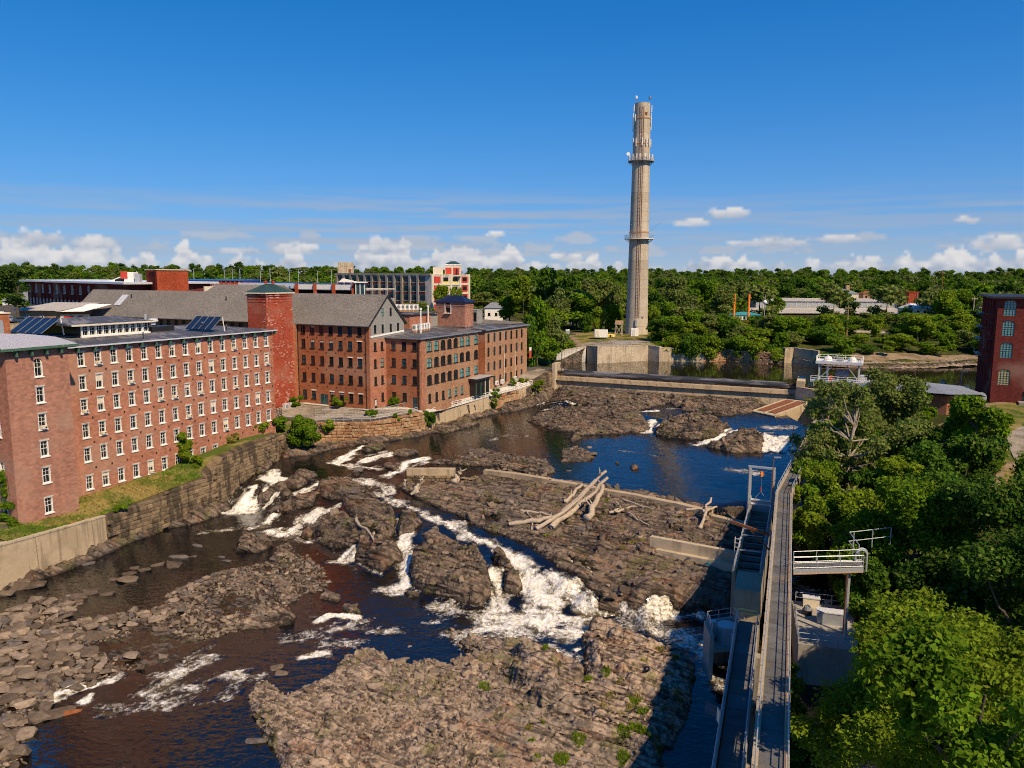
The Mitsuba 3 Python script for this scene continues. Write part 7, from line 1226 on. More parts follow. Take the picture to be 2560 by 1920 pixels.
a, b, c = A_([-113.6, 328.0]), A_([-84.5, 310.0]), A_([-60.2, 299.6])
for P, Q, zt in ((a, b, 35.5), (b, c, 35.2)):
    d = (Q - P) / np.linalg.norm(Q - P); n = A_([-d[1], d[0]])
    add('upper_parapet', MB().bar([*P, zt - .9], [*Q, zt - .9], .5, 1.9), 'm_white', t); add('upper_slab', MB().prism([P, Q, Q + n * 30, P + n * 30], zt - 2.1, zt - 1.6), 'm_concrete', t, uv=(5, 0))
    add('lower_parapet', MB().bar([*P, zt - 4.9], [*Q, zt - 4.9], .5, 1.6), 'm_white', t); add('lower_slab', MB().prism([P, Q, Q + n * 30, P + n * 30], zt - 6.0, zt - 5.6), 'm_concrete', t, uv=(3, 0)); add('blue_rail', MB().bar([*(P + n * 2), zt + .35], [*(Q + n * 2), zt + .35], .15, .35), 'm_blue', t); add('lower_blue_rail', MB().bar([*(P - n * .3), zt - 3.9], [*(Q - n * .3), zt - 3.9], .12, .4), 'm_blue', t)
    add('inner_wall', MB().bar([*(P + n * 8), zt - 3.5], [*(Q + n * 8), zt - 3.5], .3, 4.0), 'm_darkframe', t); add('base', MB().prism([P, Q, Q + n * 30, P + n * 30], 14, zt - 6.0), 'm_concrete', t, uv=(3, 0))
for u in (0.0, .33, .66, 1.0): p = b + (c - b) * u; add('brick_column', MB().box((p[0], p[1] - .3, 29), (1.3, 1.0, 13.2)), 'm_brick', t, uv=(5, 0))
for i in range(9): p = a + (b - a) * (i + .5) / 9.5; add('opening', MB().box((p[0], p[1] - .2, 34.2), (1.0, .3, .9)), 'm_blue', t)
add('stair_tower', MB().box((-57.4, 299.5, 31), (3.4, 3.4, 10)), 'm_glassblue', t)
for x in (-59, -57.4, -55.8): add('stair_mullion', MB().box((x, 297.7, 31), (.25, .2, 10)), 'm_white', t)
add('stair_roof', MB().box((-57.4, 299.3, 36.2), (4.4, 4.4, .4)), 'm_white', t); add('stair_gable', MB().raw([(-65, 302, 37.6), (-65, 305, 37.6), (-59, 305, 36.2), (-59, 302, 36.2), (-66.5, 302, 36.2), (-66.5, 305, 36.2)], [[0, 1, 2], [0, 2, 3], [0, 3, 4], [0, 4, 5], [0, 5, 1]]), 'm_white', t)
for i, (x, y, h) in enumerate([(-136, 338, 5.2), (-122, 345, 5), (-117, 340, 5.2), (-107, 336, 4.4), (-101, 330, 5.2), (-93, 330, 4.6), (-87, 322, 5.0), (-80, 325, 4.4), (-72, 315, 5.0), (-128, 352, 4.8)]):
    k = thing('light_pole', 'grey light pole on the roof of the white parking deck', 'light pole', 'light poles of the parking deck'); add('pole', MB().tube([(x, y, 34), (x, y, 36.0 + h)], .12, 6), 'm_galv', k); add('head', MB().box((x + .5, y, 36.0 + h), (1.4, .3, .18)), 'm_steel', k)
# concrete framed factory
t = thing('concrete_factory', 'grey concrete framed factory with rust red spandrels and a white and red end bay', 'factory')
A1, A2, A3 = A_([-89.4, 401.]), A_([-37.0, 360.]), A_([-21.2, 386.])
slab_building(t, [A1, A2, A3, (-76, 440)], 12, 39.6, 5, 'm_concrete')
d = (A2 - A1) / np.linalg.norm(A2 - A1); n = A_([d[1], -d[0]]); LL = np.linalg.norm(A2 - A1); D3, N3 = A_([*d, 0]), A_([*n, 0])
for i in range(12):
    u0 = 1.2 + i * (LL - 4.2) / 12; u = u0 + 2.6; p = A1 + d * u
    for j, z in enumerate((37.2, 32.9, 28.6, 24.3)):
        k = add('window', MB().box(A_([*(p + n * .12), z]), (3.6, .1, 2.6), D3, N3), 'm_glassblue', t); add('mullion', MB().box(A_([*(p + n * .2), z]), (.16, .08, 2.6), D3, N3).box(A_([*(p + n * .2), z + .2]), (3.6, .08, .12), D3, N3), 'm_darkframe', k)
        add('spandrel', MB().box(A_([*(p + n * .16), z - 2.1]), (3.6, .2, 1.2), D3, N3), 'm_brick', t, uv=(4, 0)); add('sill', MB().box(A_([*(p + n * .26), z - 1.42]), (3.6, .2, .16), D3, N3), 'm_cream', t)
    q = A1 + d * u0; add('pier', MB().box(A_([*(q + n * .35), 26]), (1.3, .8, 26), D3, N3), 'm_concrete', t, uv=(3 if i % 3 else 1, 0))
add('cornice', MB().bar([*(A1 + n * .4), 39.4], [*(A2 + n * .4), 39.4], .7, .9), 'm_concrete', t, uv=(3, 0))
d2 = (A3 - A2) / np.linalg.norm(A3 - A2); n2 = A_([d2[1], -d2[0]]); D4, N4 = A_([*d2, 0]), A_([*n2, 0]); L2 = np.linalg.norm(A3 - A2)
for j, z in enumerate((37.0, 32.7, 28.4, 24.1)):
    for i, u in enumerate((4.2, 11.0, 18.6, 26.4)):
        p = A2 + d2 * u; red = i in (0, 3); add('red_panel' if red else 'yellow_panel', MB().box(A_([*(p + n2 * .1), z - (0 if red else 1.3)]), (5.0, .2, 3.0 if red else .9), D4, N4), 'm_red' if red else 'm_yellow', t)
        if i: add('window', MB().box(A_([*(p + n2 * .16), z + .2]), (3.4, .2, 1.8), D4, N4), 'm_glass', t)
    add('floor_band', MB().box(A_([*(A2 + d2 * L2 / 2 + n2 * .2), z - 2.1]), (L2, .3, .9), D4, N4), 'm_cream', t)
for u in (.6, 7.5, 14.8, 22.4, 29.8): add('end_pier', MB().box(A_([*(A2 + d2 * u + n2 * .3), 26]), (1.3, .6, 27.2), D4, N4), 'm_cream', t)
k = add('roof_tower', MB().box((-86.2, 410, 42.3), (7.0, 6.0, 6.2)), 'm_concrete', t, uv=(2, 0)); add('door', MB().box((-83.5, 406.9, 41), (1.2, .2, 2)), 'm_rust', k)
k = add('end_tower', MB().box((-28.3, 378, 41.2), (7.4, 6.4, 5.2)), 'm_cream', t)
for x in (-30.3, -26.6): add('red_bay', MB().box((x, 374.7, 41.0), (2.8, .2, 3.2)), 'm_red', k)
add('door', MB().box((-26.4, 374.5, 40.8), (.7, .1, 2.4)), 'm_darkframe', k); add('parapet', MB().box((-28.3, 378, 44.0), (7.8, 6.8, .6)), 'm_white', k)
add('green_roof', MB().raw([(-32, 374.8, 44.3), (-24.6, 374.8, 44.3), (-24.6, 381.2, 44.3), (-32, 381.2, 44.3), (-29.4, 378, 45.7), (-27.2, 378, 45.7)], [[0, 1, 5], [0, 5, 4], [1, 2, 5], [2, 3, 4], [2, 4, 5], [3, 0, 4]]), 'm_greenroof', k)
add('stair_head', MB().box((-35, 372, 41), (4.2, 5, 3.6)), 'm_cream', t)
# long shed on the right bank
t = thing('monitor_shed', 'long low shed with pale tin roofs, a grey clerestory and red walls across the river', 'shed')
a, b = A_([129, 418.]), A_([209, 418.])
slab_building(t, [(129, 418), (209, 418), (209, 452), (129, 452)], 15, 20.0, 5)
add('lower_roof', MB().raw([(128, 416.5, 20.1), (210, 416.5, 20.3), (210, 432, 22.6), (128, 432, 22.4)], [[0, 1, 2, 3]]), 'm_tin', t); add('clerestory', MB().box((172, 440, 23.6), (77, 15, 4.6)), 'm_galv', t)
add('upper_roof', MB().raw([(133, 431.8, 26.0), (211.5, 431.8, 26.0), (211.5, 441, 27.6), (133, 441, 27.6), (133, 450, 26.0), (211.5, 450, 26.0)], [[0, 1, 2], [0, 2, 3], [3, 2, 5], [3, 5, 4]]), 'm_tin', t)
for i in range(26): add('clerestory_post', MB().box((134.5 + i * 3.0, 432.4, 23.8), (.2, .2, 3.6)), 'm_cream', t)
add('end_gable', MB().raw([(210.6, 432, 22), (210.6, 450, 22), (210.6, 450, 26), (210.6, 441, 27.5), (210.6, 432, 26)], [[0, 1, 2], [0, 2, 4], [4, 2, 3]]), 'm_white', t)
for i in range(9): add('red_door', MB().box((134 + i * 8.4, 417.9, 17.8), (2.6, .1, 3.4)), 'm_rust', t)
t = thing('brick_stack', 'short square red brick stack at the right end of the tin roofed shed', 'chimney'); add('shaft', MB().box((216.5, 429, 25), (5.2, 5.2, 13)), 'm_brick', t, uv=(5, 0)); add('cap', MB().box((216.5, 429, 31.4), (5.8, 5.8, .5)), 'm_brick', t, uv=(5, 0)); add('conduit', MB().tube([(218.3, 426.2, 19), (218.3, 426.2, 31)], .15, 5), 'm_galv', t)
def hip_house(label, x, y, z0, w, d_, h, rh, wall, roof, ch=None):
    k = thing('house', label, 'house'); add('wall', MB().box((x, y, z0 + h / 2 - 2), (w, d_, h + 4)), wall, k, uv=(5, 0)); e = .5
    add('roof', MB().raw([(x - w / 2 - e, y - d_ / 2 - e, z0 + h), (x + w / 2 + e, y - d_ / 2 - e, z0 + h), (x + w / 2 + e, y + d_ / 2 + e, z0 + h), (x - w / 2 - e, y + d_ / 2 + e, z0 + h), (x - w / 5, y, z0 + h + rh), (x + w / 5, y, z0 + h + rh)], [[0, 1, 5], [0, 5, 4], [1, 2, 5], [2, 3, 4], [2, 4, 5], [3, 0, 4]]), roof, k)
    for u in np.arange(-w / 2 + 2, w / 2 - 1, 3.2):
        add('window', MB().box((x + u, y - d_ / 2 - .04, z0 + h * .55), (1.1, .1, 1.5)), 'm_glass', k)
    if ch: add('chimney', MB().box((x + w * .25, y, z0 + h + rh + .5), (2.2, 2.2, ch)), 'm_rustlight', k)
hip_house('cream house with a slate hip roof and a tan chimney above the shed', 217, 524, 22, 19, 14, 6.6, 3.0, 'm_cream', 'm_steel', 4)
hip_house('small brown roofed house right of the slate roofed house', 233, 520, 24, 8, 8, 4.6, 1.8, 'm_rustlight', 'm_rust')
hip_house('pale green roofed low building left of the chimney', 30, 350, 18, 16, 10, 5.2, 1.6, 'm_white', 'm_galv')
hip_house('white house half hidden in trees left of the chimney', 14, 372, 18, 10, 9, 7, 2.6, 'm_white', 'm_steel')
hip_house('white house with a grey roof behind the dark tree', -8, 360, 18, 9, 8, 6.5, 2.4, 'm_white', 'm_steel')
hip_house('far left white house with a steep grey roof among trees', -196, 318, 16, 13, 10, 12, 4, 'm_white', 'm_steel')
hip_house('low white building at the left edge behind the pine', -150, 236, 12, 14, 10, 9, 2, 'm_white', 'm_tin')
hip_house('pale blue roofed low shed left of the tin roofed shed', 112, 380, 18, 13, 9, 3.0, 1.4, 'm_white', 'm_teal')
hip_house('white roofed small house on the right beyond the river', 190, 372, 21, 12, 9, 4, 2.2, 'm_white', 'm_silver')
# poles
def utility_pole(label, x, y, z0, z1, mat='m_wood', arm=2.6):
    k = thing('utility_pole', label, 'utility pole'); add('pole', MB().tube([(x, y, z0), (x, y, z1)], [.22, .14], 6), mat, k, uv=(0, 0)); add('crossarm', MB().box((x, y - .2, z1 - 1.0), (arm, .16, .2)), mat, k, uv=(0, 0))
    for o in (-.4, 0, .4): add('insulator', MB().tube([(x + o * arm, y - .2, z1 - .9), (x + o * arm, y - .2, z1 - .5)], .09, 5), 'm_galv', k)
utility_pole('left grey wooden pole in front of the tin roofed shed', 122.4, 300, 16, 28.6); utility_pole('middle wooden pole in front of the tin roofed shed', 123.6, 290, 14, 28.9, 'm_rustlight'); utility_pole('right wooden pole in front of the tin roofed shed', 193, 385, 16, 27.5)
utility_pole('tall rusty pole rising above the right woods', 179, 330, 20, 42.2, 'm_rust', 1.2); utility_pole('grey pole with a wide arm left of the right edge mill', 186, 318, 18, 31.8); utility_pole('second grey pole near the right edge mill', 174, 292, 16, 29.2); utility_pole('pale pole right of the chimney in the trees', 75, 330, 18, 27.5, 'm_galv', 1.0)
for i, x in enumerate((99.0, 105.5)):
    k = thing('orange_stack', ['left thin orange stack among the trees', 'right thin orange stack among the trees'][i], 'chimney'); add('shaft', MB().tube([(x, 352, 18), (x, 352, 31.4)], .5, 8), 'm_orange' if False else 'm_rustorange', k) if False else add('shaft', MB().tube([(x, 352, 18), (x, 352, 31.4)], .5, 8), 'm_orange', k); add('cap', MB().tube([(x, 352, 31.4), (x, 352, 31.8)], [.6, .3], 8), 'm_rust', k)
k = thing('white_tank', 'small white ball shaped tank on a pole among the trees', 'tank'); add('ball', trimesh.creation.icosphere(2, .9).apply_translation((112, 350, 28)), 'm_white', k, smooth=True); add('stem', MB().tube([(112, 350, 18), (112, 350, 31)], .2, 6), 'm_galv', k)
cast_wall('yard_wall', 'long grey concrete yard wall behind the shrubs of the far right bank', [(134, 311, 18.6), (163, 309, 17.8)], [14.5, 14.5], 0, .5, 5)
k = thing('red_flag', 'red and white cloth hung at the corner of the browner wing', 'flag'); add('cloth', MB().box(R(9.6, 61.4, 17.6), (.08, 1.4, 2.6), MBX, MU), 'm_red', k); add('white_stripe', MB().box(R(9.62, 61.4, 18.9), (.08, 1.4, .9), MBX, MU), 'm_white', k)

# ---------------------------------------------------------------- right bank buildings
t = thing('right_edge_mill', 'shaded dark red brick mill with big multi paned windows at the right edge', 'mill')
J = A_([92.6, 150.4, 0]); 
jw = [(2.0, z, 2.0, 3.0 if z > 21 else 3.1) for z in (33.4, 29.6, 25.4, 20.2)] + [(7.2, z, 2.6, 3.2) for z in (33.2, 29.2, 24.8, 19.5)] + [(12.4, z, 2.6, 3.2) for z in (33.2, 29.2, 24.8, 19.5)]
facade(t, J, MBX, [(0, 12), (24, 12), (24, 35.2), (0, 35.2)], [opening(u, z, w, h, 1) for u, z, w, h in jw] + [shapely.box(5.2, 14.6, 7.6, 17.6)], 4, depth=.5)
for i, (u, z, w, h) in enumerate(jw): window(t, J - A_([-.436, -.9, 0]) * -.0 + A_([.0, .0, 0]), MBX, u, z, w, h, 'grid', 1, glass='m_glassyellow' if i == 3 else 'm_glassteal')
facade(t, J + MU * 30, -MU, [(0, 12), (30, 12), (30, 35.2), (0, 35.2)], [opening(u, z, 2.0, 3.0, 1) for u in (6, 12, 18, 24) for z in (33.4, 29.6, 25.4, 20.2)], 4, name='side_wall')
add('roof', MB().prism([(J + MBX * a + MU * b)[:2] for a, b in ((-.9, -.9), (25, -.9), (25, 31), (-.9, 31))], 35.2, 35.6), 'm_darkframe', t)
add('doorway', MB().box(J + MBX * 6.4 + MU * .5 + A_([0, 0, 16]), (2.4, .1, 3.4), MBX, MU), 'm_black', t); add('loading_dock', MB().box(J + MBX * 6.4 - MU * 1.2 + A_([0, 0, 15.0]), (3.6, 2.4, 1.6), MBX, MU), 'm_concrete', t, uv=(3, 0))
for z in (32.2, 29.6, 27.2, 24.2): add('fire_escape', MB().bar(J + MU * 10 - MBX * 2.2 + A_([0, 0, z]), J + MU * 2 - MBX * 2.2 + A_([0, 0, z]), 1.0, .12).bar(J + MU * 10 - MBX * 3 + A_([0, 0, z + 1.0]), J + MU * 2 - MBX * 3 + A_([0, 0, z + 1.0]), .07).bar(J + MU * 2 - MBX * 3.1 + A_([0, 0, z]), J + MU * 2 - MBX * .1 + A_([0, 0, z - 2.0]), .12).bar(J + MU * 2 - MBX * 3.1 + A_([0, 0, z]), J + MU * 2 + A_([0, 0, z]), .14), 'm_black', t)
t = thing('powerhouse', 'small orange brick powerhouse with a grey roof behind the sparse tree', 'building')
K0 = A_([77.2, 137.6, 0]); kd = A_([.995, .03, 0]); kw = [(1.6, 16.9, 1.0, 2.3), (3.4, 16.9, 1.0, 2.3)]
pts = [K0[:2], (82.3, 137.4), (84.4, 147), (69.0, 150), (67.8, 146.2)]
facade(t, K0, A_([.9995, -.03, 0]), [(0, 13.6), (5.1, 13.6), (5.1, 18.7), (0, 18.7)], [opening(*w) for w in kw], 1)
for u, z, w, h in kw: window(t, K0, A_([.9995, -.03, 0]), u, z, w, h, 'green', glass='m_glassteal', sill='m_cream', lintel='m_cream')
v = A_([77.2 - 67.8, 137.6 - 146.2, 0]); vl = np.linalg.norm(v); facade(t, A_([67.8, 146.2, 0]), v / vl, [(0, 13), (vl, 13), (vl, 18.7), (0, 18.4)], [opening(u, 16.6, 1.1, 2.2) for u in (3, 6, 9)], 1)
for u in (3, 6, 9): window(t, A_([67.8, 146.2, 0]), v / vl, u, 16.6, 1.1, 2.2, 'green', glass='m_glassteal', sill='m_cream')
add('back_wall', MB().prism([(82.3, 137.4), (84.4, 147), (69.0, 150), (67.8, 146.2), (67.9, 146.3), (69.2, 149.6), (84, 146.7), (82.1, 137.5)], 13, 18.7), 'm_brick', t, uv=(1, 0))
add('roof', MB().raw([(66.8, 146.6, 18.4), (77.0, 136.5, 18.75), (83.3, 136.4, 18.75), (85.3, 147.5, 18.75), (68.6, 151, 18.4), (76.5, 144, 19.9)], [[0, 1, 5], [1, 2, 5], [2, 3, 5], [3, 4, 5], [4, 0, 5]]), 'm_steel', t); add('eave', MB().prism([(66.8, 146.6), (77.0, 136.5), (83.3, 136.4), (85.3, 147.5), (68.6, 151)], 18.3, 18.42), 'm_darkframe', t)
k = thing('metal_stairs', 'small metal stairs at the right end of the powerhouse', 'stairs')
for i in range(7): add('tread', MB().box((83.0 + i * .32, 138.6, 17.0 - i * .3), (.34, 1.1, .06)), 'm_steel', k)
for o in (-.5, .5): add('handrail', MB().bar((82.9, 138.6 + o, 18.1), (85.2, 138.6 + o, 16.0), .06), 'm_galv', k)
k = thing('grey_tank', 'long grey tank lying beside the right edge mill', 'tank'); add('shell', MB().tube([(85.6, 148.0, 16.0), (86.0, 148.2, 16.0), (91.3, 151.0, 16.0), (91.6, 151.2, 16.0)], [.6, 1.1, 1.1, .6], 14), 'm_steel', k, smooth=50); add('saddle', MB().box((88.5, 149.5, 15.0), (4, 1.2, 1.2)), 'm_concrete', k, uv=(3, 0))

def car(label, x, y, ang, body, van=False):
    z = float(land(x, y)) + .1; k = thing('parked_car', label, 'van' if van else 'car'); X = A_([math.cos(ang), math.sin(ang), 0]); Y = A_([-X[1], X[0], 0]); o = A_([x, y, z]); L, W_ = (5.2, 2.0) if van else (4.5, 1.8)
    P = [(-L / 2, .35), (L / 2, .35), (L / 2, .9), (L * .3, 1.0), (L * .12, 1.5 if not van else 2.1), (-L * .3 if not van else -L / 2, 1.5 if not van else 2.1), (-L * .42, 1.0), (-L / 2, .95)]
    if van: P = P[:6]
    n = len(P); V = [o + X * a + Z_ * Y * W_ / 2 + A_([0, 0, b]) for Z_ in (-1, 1) for a, b in P]; F = [[i, (i + 1) % n, n + (i + 1) % n] for i in range(n)] + [[i, n + (i + 1) % n, n + i] for i in range(n)] + [[0, i, i + 1] for i in range(1, n - 1)] + [[n, n + i + 1, n + i] for i in range(1, n - 1)]
    add('body', (A_(V), A_(F)), body, k)
    for s in (-1, 1): add('side_window', MB().box(o + Y * s * (W_ / 2 + .01) + X * -.2 + A_([0, 0, 1.22 if not van else 1.6]), (L * .4, .02, .36), X, Y), 'm_glass', k)
    for a in (-L * .3, L * .3):
        for s in (-1, 1): add('wheel', MB().tube([o + X * a + Y * s * (W_ / 2 - .18) + A_([0, 0, .33]), o + X * a + Y * s * (W_ / 2 + .03) + A_([0, 0, .33])], .33, 12), 'm_black', k)
paint('m_carblue', (.03, .06, .12), .25, .6, clearcoat=1.0); paint('m_carsilver', (.35, .36, .38), .3, .6, clearcoat=1.0)
car('dark blue car parked before the tan loading shed', -118.5, 190.5, .1, 'm_carblue'); car('silver car left of the dark blue one', -123.5, 191.5, .1, 'm_carsilver'); car('white van at the far left edge under the pine', -131, 201, .3, 'm_white', True); car('red car on the street beside the street wall', -127, 184, .2, 'm_red')
# ---------------------------------------------------------------- loose rocks, driftwood
rng = np.random.default_rng(606)
def rock_mesh(seed, flat=.55, n=15):
    r = np.random.default_rng(seed); q = r.normal(size=(n, 3)); q /= np.linalg.norm(q, axis=1, keepdims=True); q = np.sign(q) * np.abs(q) ** .62; q *= [.5, .5, flat * .5]; q *= r.uniform(.85, 1.1, (n, 1))
    return trimesh.convex.convex_hull(q)
PAL_PEB = [(.15, .115, .09), (.21, .165, .125), (.29, .228, .175), (.375, .292, .222), (.17, .15, .14), (.33, .13, .06)]
def peb_col(p, n, uv):
    c = sel(uv.x * 10, PAL_PEB); f = fbm(p.x * 3, p.y * 3, p.z * 3, 3)
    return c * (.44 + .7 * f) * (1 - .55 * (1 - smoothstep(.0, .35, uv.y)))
scene['m_boulder'] = {'type': 'twosided', 'bsdf': {'type': 'diffuse', 'reflectance': proc(peb_col)}}
ROCKS = [(rock_mesh(900 + i, .6 + .1 * (i % 3)), ) for i in range(8)]
RD = {}
def boulder_ply(v, tone):
    if (v, tone) not in RD: m = ROCKS[v][0]; RD[v, tone] = mikit.ply(m, 'm_boulder', False, uv=np.tile([tone / 10 + .02, 1.0], (len(m.vertices), 1)))
    return RD[v, tone]
def place_boulder(x, y, L, W, H, ang, tone, label, group, sink=.25, tilt=0.):
    z = float(max(grid_at(WS, x, y) - .15, min(grid_at(ROCKZ, x, y), grid_at(WS, x, y) + 3))) + H * (.5 - sink)
    a = math.radians(ang); X = A_([math.cos(a), math.sin(a), tilt]); Y = A_([-math.sin(a), math.cos(a), rng.normal(0, .08)]); Z = np.cross(X, Y)
    k = thing('boulder', label, 'rock', group); scene[k] = {**boulder_ply(int(rng.integers(0, 8)), tone), 'to_world': frame((x, y, z), X * L, Y * W, Z * H)}
SPECIAL = {0: 'longest flat grey slab lying at the water edge, lower left', 1: 'rust orange slab beside the long grey slab', 2: 'pale tan beam shaped stone at the edge of the boulder bar', 3: 'rounded pinkish boulder alone in the pebbly shallows', 42: 'wide flat grey slab topmost in the dark shallows', 44: 'large angular boulder leading the line of stones in the dark pool'}
for i, (x, y, L, asp, ang, tone) in enumerate(BOULDERS):
    tn = 5 if tone == 2 else 3 if tone >= .85 else 2 if tone >= .65 else 1 if tone > .45 else 0 if tone > .32 else 4
    if i in SPECIAL: place_boulder(x, y, L * 1.1, max(L * asp * 1.5, .4), L * .42 * (asp + .3), ang, tn, SPECIAL[i], None)
    else: place_boulder(x, y, L * 1.1, max(L * asp * 1.6, .4), L * .72 * (asp + .25), ang, tn, 'larger grey brown stone among the loose rocks of the river shallows', 'larger loose stones in the river')
# the bar of broken stones at the lower left
bar = shapely.Polygon(ROCK[1][0]).buffer(0); x0, y0, x1, y1 = bar.bounds
pts = np.stack([rng.uniform(x0, x1, 40000), rng.uniform(y0, y1, 40000)], 1); pts = pts[shapely.contains_xy(bar, pts[:, 0], pts[:, 1])]
size = np.clip(rng.lognormal(-.55, .55, len(pts)),   .16, 1.7) * np.interp(pts[:, 0], [-58, -44, -36, -18], [.98, .80, .50, .40])
dens = meshkit.fbm(np.column_stack([pts * .18, np.zeros(len(pts))]), 3, 51) + np.interp(pts[:, 0], [-52, -40, -28], [.20, .02, -.03]) + np.where((size < .4), .06, 0)
ok = dens > .47; pts, size = pts[ok], size[ok]
o = np.argsort(-size); pts, size = pts[o], size[o]; taken = []; from scipy.spatial import cKDTree
keep = []; cell = {}
for i, (p, s) in enumerate(zip(pts, size)):
    c = (int(p[0] // 2), int(p[1] // 2)); hit = False
    for a in (-1, 0, 1):
        for b in (-1, 0, 1):
            for j in cell.get((c[0] + a, c[1] + b), ()):
                if np.hypot(*(pts[j] - p)) < (size[j] + s) * .40: hit = True; break
            if hit: break
        if hit: break
    if not hit: keep.append(i); cell.setdefault(c, []).append(i)
    if len(keep) > 6500: break
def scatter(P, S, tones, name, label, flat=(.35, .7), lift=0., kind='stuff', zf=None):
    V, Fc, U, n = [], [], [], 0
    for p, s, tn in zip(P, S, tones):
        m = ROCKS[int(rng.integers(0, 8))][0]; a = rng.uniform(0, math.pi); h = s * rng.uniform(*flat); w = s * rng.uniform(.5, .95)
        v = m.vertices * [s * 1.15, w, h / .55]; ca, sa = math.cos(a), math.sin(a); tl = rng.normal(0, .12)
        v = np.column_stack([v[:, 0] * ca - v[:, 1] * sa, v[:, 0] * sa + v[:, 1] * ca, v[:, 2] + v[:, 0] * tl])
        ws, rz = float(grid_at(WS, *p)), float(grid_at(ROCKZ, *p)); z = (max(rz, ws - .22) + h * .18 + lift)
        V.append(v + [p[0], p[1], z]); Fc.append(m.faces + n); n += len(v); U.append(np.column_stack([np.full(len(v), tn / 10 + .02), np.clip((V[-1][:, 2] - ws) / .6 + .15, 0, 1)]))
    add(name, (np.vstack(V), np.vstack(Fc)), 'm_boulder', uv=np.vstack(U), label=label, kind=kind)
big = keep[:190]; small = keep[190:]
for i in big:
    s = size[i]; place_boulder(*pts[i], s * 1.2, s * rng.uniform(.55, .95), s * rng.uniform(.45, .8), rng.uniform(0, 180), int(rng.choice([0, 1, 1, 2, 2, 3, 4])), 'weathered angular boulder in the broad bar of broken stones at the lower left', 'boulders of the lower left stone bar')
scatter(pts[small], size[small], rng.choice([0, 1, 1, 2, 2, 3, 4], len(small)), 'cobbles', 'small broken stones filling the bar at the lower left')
# rubble on the near outcrop and stones along the ledges
near_p = shapely.Polygon(ROCK[0][0]).buffer(-.2); x0, y0, x1, y1 = near_p.bounds
P = np.stack([rng.uniform(x0, x1, 30000), rng.uniform(y0, y1, 30000)], 1); P = P[shapely.contains_xy(near_p, P[:, 0], P[:, 1])]
f = np.interp(P[:, 0] + (P[:, 1] - 62) * .15, [-13, -3, 6, 12], [1, .9, .22, .06]) * (.25 + 1.5 * np.clip(meshkit.fbm(np.column_stack([P * .22, np.zeros(len(P))]), 3, 61) - .3, 0, 1)); P = P[(rng.random(len(P)) < f) & (grid_at(HOLE * 1.0, P[:, 0], P[:, 1]) < .2) & (grid_at(CRACK, P[:, 0], P[:, 1]) < .15)]
S = np.clip(rng.lognormal(-1.5, .5, len(P)), .11, .9)
scatter(P[:9500], S[:9500], rng.choice([1, 2, 2, 3, 3, 0], len(P[:9500])), 'gravel', 'tan loose rubble covering the near rock outcrop', flat=(.4, .8), lift=-.02)
P = []; 
for poly, h, e, kind in ROCK[2:]:
    g = shapely.Polygon(poly).buffer(0)
    n = int(g.area * (1.4 if g.area > 60 else .7)); b = g.bounds
    q = np.stack([rng.uniform(b[0], b[2], n * 2), rng.uniform(b[1], b[3], n * 2)], 1); P.append(q[shapely.contains_xy(g, q[:, 0], q[:, 1])][:n])
P = np.vstack(P); S = np.clip(rng.lognormal(-.95, .6, len(P)), .16, 1.5); keepm = rng.random(len(P)) < .55; P, S = P[keepm], S[keepm]
ok = (grid_at(FO, P[:, 0], P[:, 1]) < .3) & (grid_at(BASE, P[:, 0], P[:, 1]) > .05); P, S = P[ok], S[ok]
scatter(P[:3200], S[:3200], rng.choice([0, 0, 1, 1, 2, 4], len(P[:3200])), 'ledge_rubble', 'loose brown stones lying over the rock ledges', flat=(.4, .8))
# driftwood
LABS = ['longest bleached driftwood log leaning over the old stone dam', 'second bleached log leaning beside the longest one', 'thick grey log propped steeply against the old dam', 'short curved log left of the leaning logs', 'thick pale log lying flat at the left end of the log jam', 'reddish log lying behind the flat pale one',
        'thin upright branch stub in the log jam', 'thin branch crossing the log jam', 'lower long log beside the longest leaning one', 'slender branch at the left of the log jam', 'short thick log piece right of the log jam', 'thin log crossing the short piece', 'long thin pole along the foot of the old dam', 'pale crooked branch on the dry ledge', 'small branch by the foot of the old dam',
        'pale log leaning up across the right part of the old dam', 'thin pole lying across the leaning pale log', 'stout log lying on the old dam by the planks', 'bare dead tree snag on the middle rock', 'side limb of the dead snag', 'broken top of the dead snag', 'forked bleached stump in front of the left dam piece', 'square post at the left end of the old dam', 'rotten split trunk at the gap of the old dam']
for (r, pts_), lab in zip(LOGS, LABS):
    p = A_(pts_); 
    for q in p: q[2] = max(q[2], min(grid_at(ROCKZ, q[0], q[1]), grid_at(WS, q[0], q[1]) + 2.5) + r * .6)
    u = np.linspace(0, 1, 9); c = np.stack([np.interp(u, np.linspace(0, 1, len(p)), p[:, k]) for k in range(3)], 1); c[1:-1] += rng.normal(0, r * .42, (7, 3))
    mb = MB().tube(c, r * (1.12 - .55 * u) * rng.uniform(.82, 1.15, 9), 9)
    k = thing('driftwood', lab, 'log'); add('trunk', mb, 'm_wood', k, uv=(0, 0), smooth=True)
    if r > .3:
        for j in range(3):
            i = int(rng.integers(2, 8)); d = rng.normal(size=3); d[2] = abs(d[2]); d /= np.linalg.norm(d); add('branch_stub', MB().tube([c[i], c[i] + d * r * 2.0, c[i] + d * r * 3.2 + rng.normal(0, .1, 3)], [r * .3, r * .2, r * .1], 6), 'm_wood', k, uv=(0, 0))
    if 'stump' in lab: add('root', MB().tube([c[0], c[0] + A_([.7, -.5, -.5])], [r, r * .5], 7).tube([c[0], c[0] + A_([-.8, -.3, -.5])], [r, r * .5], 7), 'm_wood', k, uv=(0, 0))
